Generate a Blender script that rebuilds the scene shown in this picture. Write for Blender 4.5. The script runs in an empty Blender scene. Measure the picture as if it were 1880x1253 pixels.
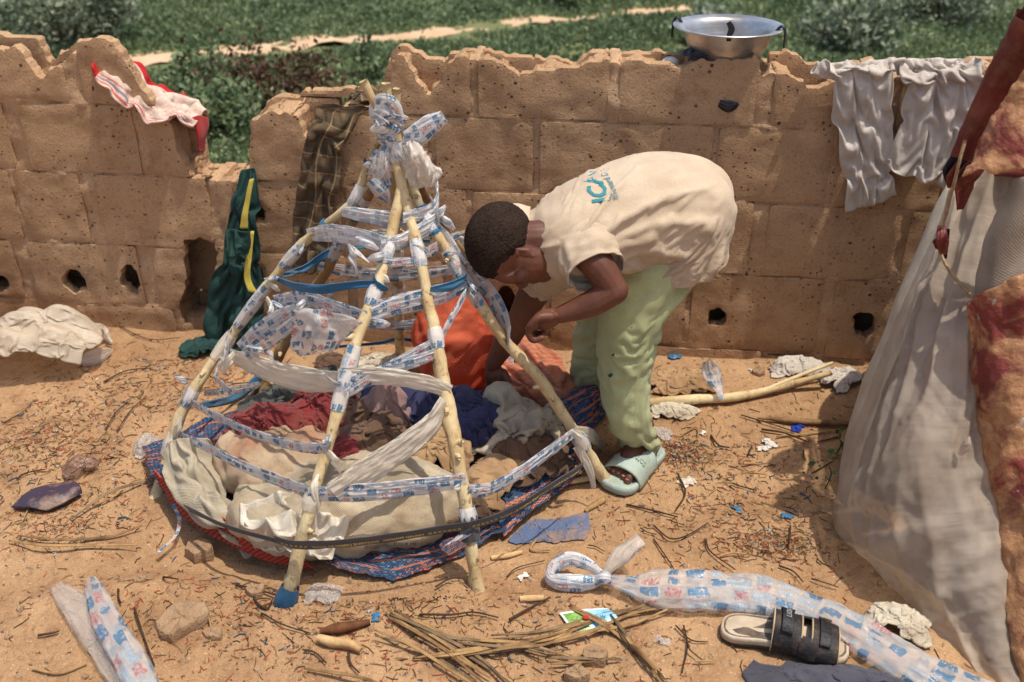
import bpy, bmesh, math, random
import numpy as np
from mathutils import Vector, Matrix, noise as mnoise
from mathutils.bvhtree import BVHTree
random.seed(11); RS = np.random.RandomState(11)
scene = bpy.context.scene
COL = scene.collection

# ------------------------------------------------------------------ camera, sky, sun, exposure
F_PX, CAM_H, PITCH = 1828.0, 1.64, math.radians(29.0)
cam_data = bpy.data.cameras.new('camera')
cam_data.sensor_width = 36.0; cam_data.lens = 36.0 * F_PX / 1880.0
cam_data.clip_start = 0.05; cam_data.clip_end = 2000
cam_data.dof.use_dof = True; cam_data.dof.focus_distance = 2.5; cam_data.dof.aperture_fstop = 3.0
cam = bpy.data.objects.new('camera', cam_data); COL.objects.link(cam)
cam.location = (0, 0, CAM_H); cam.rotation_euler = (math.pi/2 - PITCH, 0, 0)
scene.camera = cam
SUN = np.array([0.27, -0.10, 1.0]); SUN = SUN/np.linalg.norm(SUN)
ELEV = math.asin(SUN[2]); AZ = math.atan2(SUN[0], SUN[1])
world = bpy.data.worlds.new('World'); scene.world = world; world.use_nodes = True
wn = world.node_tree; bg = wn.nodes['Background']
sky = wn.nodes.new('ShaderNodeTexSky'); sky.sky_type = 'NISHITA'; sky.sun_disc = False
sky.sun_elevation = ELEV; sky.sun_rotation = AZ; sky.dust_density = 3.0; sky.air_density = 1.0
wn.links.new(sky.outputs[0], bg.inputs[0]); bg.inputs[1].default_value = 0.15
sl = bpy.data.lights.new('sun', 'SUN'); sl.energy = 3.5; sl.angle = math.radians(0.53); sl.color = (1.0, 0.945, 0.86)
sun = bpy.data.objects.new('sun', sl); COL.objects.link(sun); sun.location = (3, -3, 8)
sun.rotation_euler = Vector(SUN).to_track_quat('Z', 'Y').to_euler()
scene.render.engine = 'CYCLES'
scene.view_settings.view_transform = 'Standard'; scene.view_settings.look = 'None'
scene.view_settings.exposure = 0.20; scene.view_settings.gamma = 1.0
scene.cycles.transparent_max_bounces = 24; scene.cycles.max_bounces = 8

# ------------------------------------------------------------------ pixels of the photograph to points
_f = np.array([0, math.cos(PITCH), -math.sin(PITCH)]); _u = np.array([0, math.sin(PITCH), math.cos(PITCH)]); _r = np.array([1., 0, 0])
CAMP = np.array([0, 0, CAM_H])
def ray(x, y): return _f + (x-940)/F_PX*_r - (y-626.5)/F_PX*_u
def G(x, y, z=0.0):
    d = ray(x, y); return CAMP + d*((z-CAM_H)/d[2])
def P(x, y, Y):
    d = ray(x, y); return CAMP + d*(Y/d[1])
def PP(l): return np.array([P(*q) for q in l])
def GG(l): return np.array([G(*q) for q in l])
WA = G(160, 603); WB = G(1500, 668); WT = (WB-WA)/np.linalg.norm(WB-WA); WN = np.array([WT[1], -WT[0], 0])
def W(x, y, off=0.0):
    d = ray(x, y); k = np.dot(WA+WN*off-CAMP, WN)/np.dot(d, WN); p = CAMP+k*d
    return float(np.dot(p-WA, WT)), float(p[2])
def WP(x, y, off=0.0):
    d = ray(x, y); k = np.dot(WA+WN*off-CAMP, WN)/np.dot(d, WN); return CAMP+k*d
def wall_pt(s, z, off=0.0): return WA + WT*s + WN*off + np.array([0, 0, z])

# ------------------------------------------------------------------ noise
_pr = np.random.RandomState(5)
PERM = _pr.permutation(256); PERM = np.concatenate([PERM]*3)
GRAD = _pr.randn(256, 3); GRAD /= np.linalg.norm(GRAD, axis=1)[:, None]
def pn(p):
    p = np.asarray(p, float); i = np.floor(p).astype(int); f = p-i; i &= 255
    w = f*f*f*(f*(f*6-15)+10); out = 0
    for dx in (0, 1):
        for dy in (0, 1):
            for dz in (0, 1):
                h = PERM[PERM[PERM[i[..., 0]+dx]+i[..., 1]+dy]+i[..., 2]+dz]
                g = GRAD[h]; d = f-np.array([dx, dy, dz])
                wt = (w[..., 0] if dx else 1-w[..., 0])*(w[..., 1] if dy else 1-w[..., 1])*(w[..., 2] if dz else 1-w[..., 2])
                out = out+wt*(g*d).sum(-1)
    return out*1.6
def fbm(p, o=4, g=.5):
    a, s, k = 1., 0, 1.
    for j in range(o):
        s = s+a*pn(np.asarray(p)*k+j*17.3); a *= g; k *= 2.03
    return s
def ridge(p): return 1-2*np.abs(pn(p))
def crumple(p, sc, seed=0, o=3, warp=.6):
    """sharp folds running every way, as in crumpled cloth"""
    p = np.asarray(p)*sc+seed*7.31
    q = p+warp*np.stack([pn(p*.7+31), pn(p*.7+57), pn(p*.7+83)], -1)
    s, a, k = 0, 1., 1.
    for j in range(o):
        s = s+a*(ridge(q*k+j*9.1)-.45); a *= .5; k *= 1.9
    return s
def cr(Pt, n):
    """Catmull-Rom through the points of an open curve, resampled to n"""
    Pt = np.asarray(Pt, float); k = len(Pt)
    if k == 2:
        t = np.linspace(0, 1, n).reshape((n,)+(1,)*(Pt.ndim-1)); return Pt[0]*(1-t)+Pt[1]*t
    E = np.concatenate([[2*Pt[0]-Pt[1]], Pt, [2*Pt[-1]-Pt[-2]]])
    t = np.linspace(0, k-1, n); i = np.minimum(t.astype(int), k-2); f = (t-i).reshape((n,)+(1,)*(Pt.ndim-1))
    a, b, c, d = E[i], E[i+1], E[i+2], E[i+3]
    return .5*(2*b+(c-a)*f+(2*a-5*b+4*c-d)*f*f+(3*b-a-3*c+d)*f**3)
def unit(v): v = np.asarray(v, float); return v/np.maximum(np.linalg.norm(v, axis=-1, keepdims=True), 1e-9)

# ------------------------------------------------------------------ objects
def lin(c):
    c = np.array(c[:3], float)/255
    return tuple(np.where(c <= .04045, c/12.92, ((c+.055)/1.055)**2.4))
WLOC = {}
def link(o, parent, loc):
    COL.objects.link(o)
    if parent is not None:
        o.parent = parent; o.location = Vector(loc)-Vector(WLOC[parent.name])
    else: o.location = loc
    WLOC[o.name] = tuple(loc)
def tag(o, label=None, cat=None, group=None, kind=None):
    if label: o['label'] = label
    if cat: o['category'] = cat
    if group: o['group'] = group
    if kind: o['kind'] = kind
    return o
def thing(name, loc, label, cat, group=None):
    o = bpy.data.objects.new(name, None); o.empty_display_size = .05
    link(o, None, tuple(float(a) for a in loc)); return tag(o, label, cat, group)
def mesh(name, V, Fc, mat, parent=None, uv=None, smooth=True, col=None, thick=0, mats=None, midx=None):
    V = np.asarray(V, float); loc = np.array([(V[:, 0].min()+V[:, 0].max())/2, (V[:, 1].min()+V[:, 1].max())/2, V[:, 2].min()])
    me = bpy.data.meshes.new(name)
    Fl = Fc.tolist() if isinstance(Fc, np.ndarray) else Fc
    me.from_pydata((V-loc).tolist(), [], Fl)
    if uv is not None:
        l = me.uv_layers.new(name='UVMap'); idx = np.empty(len(me.loops), int); me.loops.foreach_get('vertex_index', idx)
        l.data.foreach_set('uv', np.asarray(uv, float)[idx].ravel())
    if col is not None:
        a = me.attributes.new('tint', 'FLOAT', 'POINT'); a.data.foreach_set('value', np.asarray(col, float))
    for m in (mats or [mat]): me.materials.append(m)
    if midx is not None: me.polygons.foreach_set('material_index', np.asarray(midx, int))
    me.polygons.foreach_set('use_smooth', [smooth]*len(me.polygons)); me.update()
    o = bpy.data.objects.new(name, me); link(o, parent, tuple(float(a) for a in loc))
    if thick:
        s = o.modifiers.new('thickness', 'SOLIDIFY'); s.thickness = thick; s.offset = 0
    return o
def gfaces(nu, nv, wrap=False):
    """quads of an nu x nv vertex grid (index = i*nv + j); wrap closes j"""
    i, j = np.meshgrid(np.arange(nu-1), np.arange(nv if wrap else nv-1), indexing='ij'); j2 = (j+1) % nv
    return np.stack([i*nv+j, i*nv+j2, (i+1)*nv+j2, (i+1)*nv+j], -1).reshape(-1, 4)
def gnormals(S):
    a = np.gradient(S, axis=0); b = np.gradient(S, axis=1); return unit(np.cross(a, b))
def surf(ctrl, nu, nv):
    ctrl = np.asarray(ctrl, float); A = np.swapaxes(cr(np.swapaxes(ctrl, 0, 1), nv), 0, 1); return cr(A, nu)
def arc_uv(S):
    du = np.concatenate([np.zeros((1, S.shape[1])), np.cumsum(np.linalg.norm(np.diff(S, axis=0), axis=2), 0)]).mean(1)
    dv = np.concatenate([np.zeros((S.shape[0], 1)), np.cumsum(np.linalg.norm(np.diff(S, axis=1), axis=2), 1)], 1).mean(0)
    U, V = np.meshgrid(du, dv, indexing='ij'); return U, V
def sheet(name, ctrl, mat, parent=None, nu=60, nv=60, disp=None, thick=.003, ragged=0, seed=0, floor=None):
    """a cloth or film through a net of control points, with folds; rows run along u"""
    S = surf(ctrl, nu, nv); U, V = arc_uv(S)
    if ragged:
        u = np.linspace(0, 1, nu)[:, None]; v = np.linspace(0, 1, nv)[None, :]
        du = np.gradient(S, axis=0); dv = np.gradient(S, axis=1); du = unit(du); dv = unit(dv)
        q = np.stack([U, V, U*0+seed*3.3], -1)
        eu = np.maximum(np.maximum(1-u*9, 1-(1-u)*9), 0)*(v*0+1); ev = np.maximum(np.maximum(1-v*9, 1-(1-v)*9), 0)*(u*0+1)
        S = S+du*(eu*fbm(q*28, 3)*ragged)[..., None]+dv*(ev*fbm(q*28+9, 3)*ragged)[..., None]
    if disp is not None:
        N = gnormals(S); S = S+N*disp(S, U, V)[..., None]
    if floor is not None:
        fl = zg(S[..., 0], S[..., 1])+floor; S[..., 2] = np.maximum(S[..., 2], fl+.002*(1+pn(S*60)))
    uv = np.stack([U, V], -1).reshape(-1, 2)
    return mesh(name, S.reshape(-1, 3), gfaces(nu, nv), mat, parent, uv=uv, thick=thick)
def tube_arrays(pts, rad, n=10, wob=0, seed=0, cap=True, m=None):
    pts = np.asarray(pts, float); k = m or max(len(pts)*6, 8)
    C = cr(pts, k); r = cr(np.broadcast_to(np.asarray(rad, float), (len(pts),)) if np.ndim(rad) else np.full(len(pts), rad), k)
    T = unit(np.gradient(C, axis=0)); up = np.array([0, 0, 1.]) if abs(T[:, 2]).mean() < .85 else np.array([0, 1., 0])
    A = unit(np.cross(T, up)); B = np.cross(T, A); th = np.linspace(0, 2*math.pi, n, endpoint=False)
    D = A[:, None]*np.cos(th)[None, :, None]+B[:, None]*np.sin(th)[None, :, None]
    rr = r[:, None]*np.ones((1, n))
    if wob: rr = rr*(1+wob*pn(np.concatenate([C[:, None]*25+D*.8], -1)+seed))
    S = C[:, None]+D*rr[..., None]; V = S.reshape(-1, 3); Fc = gfaces(k, n, True).tolist()
    if cap:
        Fc.append(list(range(n))); Fc.append([(k-1)*n+j for j in range(n)][::-1])
    L = np.concatenate([[0], np.cumsum(np.linalg.norm(np.diff(C, axis=0), axis=1))])
    uv = np.stack([np.repeat(L, n), np.tile(th/(2*math.pi), k)*2*math.pi*np.repeat(r, n)], -1)
    return V, Fc, uv
def tube(name, pts, rad, mat, parent=None, n=10, wob=0, seed=0, m=None):
    V, Fc, uv = tube_arrays(pts, rad, n, wob, seed, True, m); return mesh(name, V, Fc, mat, parent, uv=uv)
def join(parts):
    Vs, Fs, us, o = [], [], [], 0
    for V, Fc, uv in parts:
        Vs.append(V); Fs += [[a+o for a in f] for f in (Fc.tolist() if isinstance(Fc, np.ndarray) else Fc)]; us.append(uv); o += len(V)
    return np.concatenate(Vs), Fs, np.concatenate(us)
def lump(name, c, rad, rot, mat, parent=None, seed=0, amp=.01, sc=10, n=72, m=48, e=.8, bottom=None, folds=None):
    """a filled sack: a soft closed body, flattened where it lies"""
    th = np.linspace(0, 2*math.pi, n, endpoint=False); ph = np.linspace(-math.pi/2, math.pi/2, m)
    sp = lambda v: np.sign(v)*np.abs(v)**e
    T, Ph = np.meshgrid(th, ph, indexing='xy')
    L = np.stack([sp(np.cos(Ph))*sp(np.cos(T))*rad[0], sp(np.cos(Ph))*sp(np.sin(T))*rad[1], sp(np.sin(Ph))*rad[2]], -1)
    N = unit(L/np.array(rad)**2+1e-9); d = amp*(crumple(L, sc, seed)+fbm(L*4+seed, 2))
    if folds is not None: d = d+folds(L)
    L = L+N*d[..., None]; R = np.array(Matrix.Rotation(rot[2], 3, 'Z') @ Matrix.Rotation(rot[1], 3, 'Y') @ Matrix.Rotation(rot[0], 3, 'X'))
    S = L@R.T+np.asarray(c)
    if bottom is not None: S[..., 2] = np.maximum(S[..., 2], bottom+.003*pn(S*40))
    return mesh(name, S.reshape(-1, 3), gfaces(m, n, True), mat, parent, uv=np.stack([T*rad[0], Ph*rad[1]], -1).reshape(-1, 2))
def strand(pts, w, flat=.25, n=44, seed=0, side=None, k=None, fold=.35):
    """a gathered length of film: wide where it hangs free, narrow where it is tied"""
    pts = np.asarray(pts, float); k = k or max(14, len(pts)*9); n = max(n, 36)
    C = cr(pts, k); ww = cr(np.asarray(w, float), k) if len(w) == len(pts) else np.interp(np.linspace(0, 1, k), np.linspace(0, 1, len(w)), w)
    T = unit(np.gradient(C, axis=0)); s0 = np.array([0, 0, 1.]) if side is None else np.asarray(side, float)
    A = unit(s0-(T@s0)[:, None]*T); B = np.cross(T, A); th = np.linspace(0, 2*math.pi, n, endpoint=False)
    L = np.concatenate([[0], np.cumsum(np.linalg.norm(np.diff(C, axis=0), axis=1))])
    q = np.stack([np.repeat(L[:, None]*7, n, 1), np.cos(th)[None]*2.6+L[:, None]*0, np.sin(th)[None]*2.6+L[:, None]*0+seed*5.1], -1)
    nz = pn(q*1.5)+.5*pn(q*3.1); qp = np.stack([L[:, None]*6+0*th[None], np.cos(th)[None]*10+0*L[:, None], np.sin(th)[None]*4+0*L[:, None]+seed*2.3], -1); pleat = ridge(qp)*.5
    ra = ww[:, None]*(1+fold*.5*nz+.10*pleat); rb = ww[:, None]*(flat+fold*nz*.5+.16*pleat)
    S = C[:, None]+A[:, None]*(np.cos(th)[None]*ra)[..., None]+B[:, None]*(np.sin(th)[None]*rb)[..., None]
    S = S+(.12*ww[:, None]*pn(np.stack([np.repeat(L[:, None]*40, n, 1), q[..., 1]*2, q[..., 2]*2], -1)))[..., None]*B[:, None]
    uv = np.stack([np.repeat(L[:, None], n, 1), np.cos(th)[None]*ww.max()+L[:, None]*0+.7*(np.sin(th)[None] < 0)], -1).reshape(-1, 2)
    return S.reshape(-1, 3), gfaces(k, n, True).tolist(), uv
def band(pts, w, nv=7, side=None, seed=0, curl=.3, k=None):
    """an open flat strip"""
    pts = np.asarray(pts, float); k = k or max(14, len(pts)*10); C = cr(pts, k)
    ww = np.interp(np.linspace(0, 1, k), np.linspace(0, 1, len(w)), w)
    T = unit(np.gradient(C, axis=0)); s0 = np.array([0, 0, 1.]) if side is None else np.asarray(side, float)
    A = unit(s0-(T@s0)[:, None]*T); B = np.cross(T, A); v = np.linspace(-1, 1, nv)
    L = np.concatenate([[0], np.cumsum(np.linalg.norm(np.diff(C, axis=0), axis=1))])
    q = np.stack([np.repeat(L[:, None]*14, nv, 1), v[None]*1.4+L[:, None]*0, L[:, None]*0+seed*3.7+v[None]*0], -1)
    S = C[:, None]+A[:, None]*(v[None]*ww[:, None])[..., None]+B[:, None]*(curl*ww[:, None]*(pn(q)+v[None]**2*.6))[..., None]
    return S.reshape(-1, 3), gfaces(k, nv).tolist(), np.stack([np.repeat(L[:, None], nv, 1), v[None]*ww[:, None]], -1).reshape(-1, 2)
def text_arrays(body, size, depth=0.0, bold=0.0):
    cu = bpy.data.curves.new('t', 'FONT'); cu.body = body; cu.size = size; cu.extrude = depth; cu.resolution_u = 2; cu.offset = bold
    o = bpy.data.objects.new('t', cu); COL.objects.link(o); bpy.context.view_layer.update()
    me = bpy.data.meshes.new_from_object(o.evaluated_get(bpy.context.evaluated_depsgraph_get()))
    bm = bmesh.new(); bm.from_mesh(me); bmesh.ops.triangulate(bm, faces=bm.faces)
    bmesh.ops.subdivide_edges(bm, edges=[e for e in bm.edges if e.calc_length() > size*.3], cuts=2)
    bmesh.ops.triangulate(bm, faces=bm.faces)
    V = np.array([v.co[:] for v in bm.verts]); bm.verts.ensure_lookup_table(); Fc = [[v.index for v in f.verts] for f in bm.faces]
    bm.free(); bpy.data.objects.remove(o); bpy.data.curves.remove(cu); bpy.data.meshes.remove(me); return V, Fc
def _con(A, B, L, k, wa=None, wb=None):
    d = B-A; l = np.sqrt((d*d).sum(-1))+1e-9; c = (k*.5*(l-L)/l)[..., None]*d
    if wa is None: A += c; B -= c
    else: A += c*wa[..., None]; B -= c*wb[..., None]
def pbd(S, gu=1.3, gv=1.3, fl=None, steps=60, it=7, bend=.3, pin=None, dt=1/50., seed=0, fric=.35, noise=.004, shear=.5, inner=None, grav=9.8, even=True):
    """let a sheet of cloth that is larger than its outline settle into folds over whatever lies below it"""
    S = S.copy(); S += noise*pn(S*22+seed*3.1)[..., None]*np.array([.6, .6, 1.]); V = np.zeros_like(S)
    Lu0 = np.linalg.norm(np.diff(S, axis=0), axis=2); Lv0 = np.linalg.norm(np.diff(S, axis=1), axis=2)
    if even: Lu0 = Lu0*.5+.5*Lu0.mean(); Lv0 = Lv0*.5+.5*Lv0.mean()
    w = np.ones(S.shape[:2]) if pin is None else np.where(pin, 0., 1.); P0 = S.copy(); usew = pin is not None
    for st in range(steps):
        g = min(1., (st+1)/(steps*.5)); Lu = Lu0*(1+(gu-1)*g); Lv = Lv0*(1+(gv-1)*g)
        Q = S.copy(); V[..., 2] -= grav*dt; V *= .96; S += V*dt*w[..., None]
        for _ in range(it):
            for o in (0, 1):
                n = (S.shape[0]-o)//2; A, B, L = S[o:o+2*n:2], S[o+1:o+2*n:2], Lu[o::2][:n]
                _con(A, B, L, 1., *( (w[o:o+2*n:2], w[o+1:o+2*n:2]) if usew else (None, None)))
                n = (S.shape[1]-o)//2; A, B, L = S[:, o:o+2*n:2], S[:, o+1:o+2*n:2], Lv[:, o::2][:, :n]
                _con(A, B, L, 1., *((w[:, o:o+2*n:2], w[:, o+1:o+2*n:2]) if usew else (None, None)))
            if shear:
                D = np.sqrt(Lu[:, :-1]**2+Lv[:-1]**2)
                _con(S[:-1, :-1], S[1:, 1:], D, shear*.5, *((w[:-1, :-1], w[1:, 1:]) if usew else (None, None))); _con(S[1:, :-1], S[:-1, 1:], D, shear*.5, *((w[1:, :-1], w[:-1, 1:]) if usew else (None, None)))
            if bend:
                _con(S[:-2], S[2:], Lu[:-1]+Lu[1:], bend*.5, *((w[:-2], w[2:]) if usew else (None, None))); _con(S[:, :-2], S[:, 2:], Lv[:, :-1]+Lv[:, 1:], bend*.5, *((w[:, :-2], w[:, 2:]) if usew else (None, None)))
            if usew: S = np.where(w[..., None] > 0, S, P0)
            if inner is not None: S = inner(S)
            if fl is not None:
                f = fl(S[..., 0], S[..., 1]); c = S[..., 2] < f; S[..., 2] = np.where(c, f, S[..., 2])
        if fl is not None:
            c = (S[..., 2] < f+.002)[..., None]; mv = (S-Q)*np.array([1, 1, 0]); S = np.where(c, S-mv*(1-fric), S)
        V = (S-Q)/dt; sp = np.linalg.norm(V, axis=2, keepdims=True); V *= np.minimum(1, 1.5/np.maximum(sp, 1e-6))
    return S
def grid_obj(name, S, mat, parent=None, thick=.003, sub=1):
    U, V = arc_uv(S); nu, nv = S.shape[:2]; o = mesh(name, S.reshape(-1, 3), gfaces(nu, nv), mat, parent, uv=np.stack([U, V], -1).reshape(-1, 2))
    if sub: m = o.modifiers.new('smooth', 'SUBSURF'); m.levels = sub; m.render_levels = sub
    if thick: s = o.modifiers.new('thickness', 'SOLIDIFY'); s.thickness = thick; s.offset = 0
    return o
def heap(name, c, rx, ry, h, rot, mat, parent=None, seed=0, amp=.02, sc=14, n=38, p=.7, thick=.003, tilt=(0, 0), rag=.24, stretch=1.0, grow=1.85, bend=.07, square=True):
    """a cloth dropped in a heap: folded by pbd() over a low mound"""
    a = np.linspace(-1, 1, n); X, Y = np.meshgrid(a, a, indexing='ij'); x = X*(np.sqrt(1-Y*Y/2) if not square else .88-.10*Y*Y); y = Y*(np.sqrt(1-X*X/2) if not square else .88-.10*X*X); th = np.arctan2(y, x)
    k = 1+rag*1.8*fbm(np.stack([np.cos(th)*1.3, np.sin(th)*1.3, th*0+seed*2.7], -1), 3); lx, ly = x*rx*k*.9, y*ry*k*.9
    ca, sa = math.cos(rot), math.sin(rot)
    def mound(gx, gy):
        dx, dy = gx-c[0], gy-c[1]; qx, qy = (dx*ca+dy*sa)/rx, (-dx*sa+dy*ca)/ry; r2 = qx*qx+qy*qy
        bump = 1+.35*pn(np.stack([qx*2.2, qy*2.2, qx*0+seed], -1))
        return np.maximum(c[2]+h*.72*np.maximum(1-r2, 0)**p*bump, zg(gx, gy))+.004
    wx, wy = c[0]+lx*ca-ly*sa, c[1]+lx*sa+ly*ca; S = np.stack([wx, wy, mound(wx, wy)+.01+.02*np.abs(pn(np.stack([lx*sc, ly*sc, lx*0+seed], -1)))], -1)
    S = pbd(S, grow*(stretch if stretch < 1 else 1), grow/(stretch if stretch > 1 else 1)**.5, mound, 32, 5, bend, None, seed=seed, noise=amp*.5, grav=4.)
    return grid_obj(name, S, mat, parent, thick)
def soft_sheet(name, ctrl, mat, parent=None, nu=44, nv=40, gu=1.12, gv=1.18, thick=.003, seed=0, grav=.4, bend=.1, pinstep=(11, 9), fl=None, inner=None, steps=24, noise=.016, toprow=True):
    """a sheet held near its outline by a few points, slack between them, so that it folds"""
    S = surf(ctrl, nu, nv); pin = np.zeros(S.shape[:2], bool); pin[::pinstep[0], ::pinstep[1]] = True
    if toprow: pin[0] = True
    S = pbd(S, gu, gv, fl, steps, 6, bend, pin, seed=seed, noise=noise, grav=grav, inner=inner, even=False)
    return grid_obj(name, S, mat, parent, thick)

# ------------------------------------------------------------------ materials
class NT:
    def __init__(s, name):
        s.m = bpy.data.materials.new(name); s.m.use_nodes = True; s.t = s.m.node_tree; s.n = s.t.nodes
        s.b = s.n['Principled BSDF']; s.out = s.n['Material Output']; s.b.inputs['Roughness'].default_value = .85
        s.b.inputs['Specular IOR Level'].default_value = .25
    def add(s, typ, **kw):
        nd = s.n.new(typ)
        for k, v in kw.items(): setattr(nd, k, v)
        return nd
    def set(s, sock, v):
        if isinstance(v, bpy.types.NodeSocket): s.t.links.new(v, sock)
        elif isinstance(v, tuple) and len(v) == 3 and sock.type == 'RGBA': sock.default_value = (*v, 1)
        else: sock.default_value = v
    def co(s, kind='Object'): return s.add('ShaderNodeTexCoord').outputs[kind]
    def mapv(s, v, sc):
        nd = s.add('ShaderNodeMapping'); s.set(nd.inputs[0], v); nd.inputs['Scale'].default_value = sc if isinstance(sc, tuple) else (sc,)*3; return nd.outputs[0]
    def noise(s, v, sc, det=4, rough=.6, dist=0):
        nd = s.add('ShaderNodeTexNoise'); s.set(nd.inputs['Vector'], v); nd.inputs['Scale'].default_value = sc; nd.inputs['Detail'].default_value = det
        nd.inputs['Roughness'].default_value = rough; nd.inputs['Distortion'].default_value = dist; return nd.outputs['Fac']
    def vor(s, v, sc, feat='F1', out='Distance'):
        nd = s.add('ShaderNodeTexVoronoi', feature=feat); s.set(nd.inputs['Vector'], v); nd.inputs['Scale'].default_value = sc; return nd.outputs[out]
    def math(s, op, a, b=0.0, c=0.0):
        nd = s.add('ShaderNodeMath', operation=op)
        for k, v in enumerate((a, b, c)): s.set(nd.inputs[k], v)
        return nd.outputs[0]
    def rng(s, v, a, b, lo=0., hi=1.):
        nd = s.add('ShaderNodeMapRange'); s.set(nd.inputs[0], v); nd.inputs[1].default_value = a; nd.inputs[2].default_value = b
        nd.inputs[3].default_value = lo; nd.inputs[4].default_value = hi; return nd.outputs[0]
    def mix(s, f, a, b, blend='MIX'):
        nd = s.add('ShaderNodeMix', data_type='RGBA', blend_type=blend); s.set(nd.inputs[0], f); s.set(nd.inputs[6], a); s.set(nd.inputs[7], b); return nd.outputs[2]
    def xyz(s, v):
        nd = s.add('ShaderNodeSeparateXYZ'); s.set(nd.inputs[0], v); return nd.outputs
    def wnoise(s, x, y):
        c = s.add('ShaderNodeCombineXYZ'); s.set(c.inputs[0], x); s.set(c.inputs[1], y)
        nd = s.add('ShaderNodeTexWhiteNoise', noise_dimensions='2D'); s.set(nd.inputs['Vector'], c.outputs[0]); return nd.outputs['Value']
    def bump(s, h, dist, strength=1.0, prev=None):
        nd = s.add('ShaderNodeBump'); s.set(nd.inputs['Height'], h); nd.inputs['Distance'].default_value = dist; nd.inputs['Strength'].default_value = strength
        if prev is not None: s.t.links.new(prev, nd.inputs['Normal'])
        return nd.outputs[0]
    def fin(s, col=None, nrm=None, rough=None, sheen=0, spec=None):
        if col is not None: s.set(s.b.inputs['Base Color'], col)
        if nrm is not None: s.t.links.new(nrm, s.b.inputs['Normal'])
        if rough is not None: s.set(s.b.inputs['Roughness'], rough)
        if spec is not None: s.b.inputs['Specular IOR Level'].default_value = spec
        if sheen: s.b.inputs['Sheen Weight'].default_value = sheen
        return s.m
    def blend(s, other, fac):
        nd = s.add('ShaderNodeMixShader'); s.set(nd.inputs[0], fac); s.t.links.new(s.cur if hasattr(s, 'cur') else s.b.outputs[0], nd.inputs[1]); s.t.links.new(other, nd.inputs[2])
        s.cur = nd.outputs[0]; s.t.links.new(s.cur, s.out.inputs[0])
    def translucent(s, col, fac):
        nd = s.add('ShaderNodeBsdfTranslucent'); s.set(nd.inputs[0], col); s.blend(nd.outputs[0], fac)
    def transparent(s, fac, col=(1., 1., 1.)):
        nd = s.add('ShaderNodeBsdfTransparent'); s.set(nd.inputs[0], col); s.blend(nd.outputs[0], fac)

def pmat(name, c1, c2=None, ns=6, rough=.85, fine=(120, .0015), coarse=(25, .004), spec=.25, dirt=None, trans=0, sheen=0):
    """mottled surface: two tones, coarse and fine relief"""
    t = NT(name); o = t.co(); c1 = lin(c1); c2 = lin(c2) if c2 else tuple(x*.75 for x in c1)
    col = t.mix(t.rng(t.noise(o, ns, 5), .35, .68), c1, c2)
    if dirt:
        col = t.mix(t.math('MULTIPLY', t.rng(t.noise(o, ns*1.7, 6, .7), .48, .72), dirt[1]), col, lin(dirt[0]))
    nr = t.bump(t.noise(o, coarse[0], 4), coarse[1])
    nr = t.bump(t.noise(o, fine[0], 3), fine[1], 1, nr)
    m = t.fin(col, nr, rough, sheen, spec)
    if trans: t.translucent(c1, trans)
    return m
def cloth(name, c1, c2=None, rough=.9, dirt=None, weave=900, ns=7, trans=.08, crease=.0014, cs=70):
    t = NT(name); o = t.co(); uv = t.co('UV'); c1 = lin(c1); c2 = lin(c2) if c2 else tuple(x*.72 for x in c1)
    col = t.mix(t.rng(t.noise(o, ns, 5), .35, .68), c1, c2)
    if dirt: col = t.mix(t.math('MULTIPLY', t.rng(t.noise(o, ns*1.9, 6, .7), .45, .7), dirt[1]), col, lin(dirt[0]))
    x = t.xyz(uv); wv = t.math('MULTIPLY', t.math('SINE', t.math('MULTIPLY', x[0], weave)), t.math('SINE', t.math('MULTIPLY', x[1], weave)))
    col = t.mix(t.rng(t.noise(o, 260, 2), .3, .7, 0, .22), col, tuple(v*.5 for v in c2))
    nr = t.bump(t.noise(o, cs, 5, .65, .6), crease); nr = t.bump(wv, .0006, .6, nr); nr = t.bump(t.noise(o, 200, 2), .0006, 1, nr)
    m = t.fin(col, nr, rough, .15)
    if trans: t.translucent(c1, trans)
    return m
# --- setting
def m_ground():
    t = NT('sandy_soil'); o = t.add('ShaderNodeNewGeometry').outputs['Position']
    col = t.mix(t.rng(t.noise(o, 2.2, 5, .65), .35, .66), lin((182, 146, 108)), lin((152, 117, 83)))
    col = t.mix(t.rng(t.noise(o, 9, 6, .7), .48, .66, 0, .65), col, lin((134, 99, 70)))
    col = t.mix(t.rng(t.noise(o, 55, 4, .7), .52, .72, 0, .55), col, lin((122, 82, 54)))
    col = t.mix(t.rng(t.noise(o, 260, 3, .6), .6, .72, 0, .7), col, lin((92, 60, 40)))
    col = t.mix(t.rng(t.noise(o, 170, 2, .6), .64, .74, 0, .6), col, lin((226, 196, 158)))
    sp = t.rng(t.vor(o, 130), .09, .05); pick = t.rng(t.noise(o, 14, 2), .52, .58)
    col = t.mix(t.math('MULTIPLY', sp, pick), col, lin((54, 34, 26)))
    y = t.xyz(o)[1]; fld = t.rng(t.math('ADD', y, t.math('MULTIPLY', t.noise(o, 1.1, 4), 1.2)), 3.9, 4.4)
    gcol = t.mix(t.rng(t.noise(o, 1.4, 5), .4, .62), lin((96, 108, 70)), lin((122, 124, 84)))
    col = t.mix(t.math('MULTIPLY', fld, .92), col, gcol)
    nr = t.bump(t.noise(o, 14, 5, .6), .018); nr = t.bump(t.noise(o, 60, 4, .65), .006, 1, nr); nr = t.bump(t.noise(o, 260, 3, .6), .0022, 1, nr)
    return t.fin(col, nr, .95, 0, .12)
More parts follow.
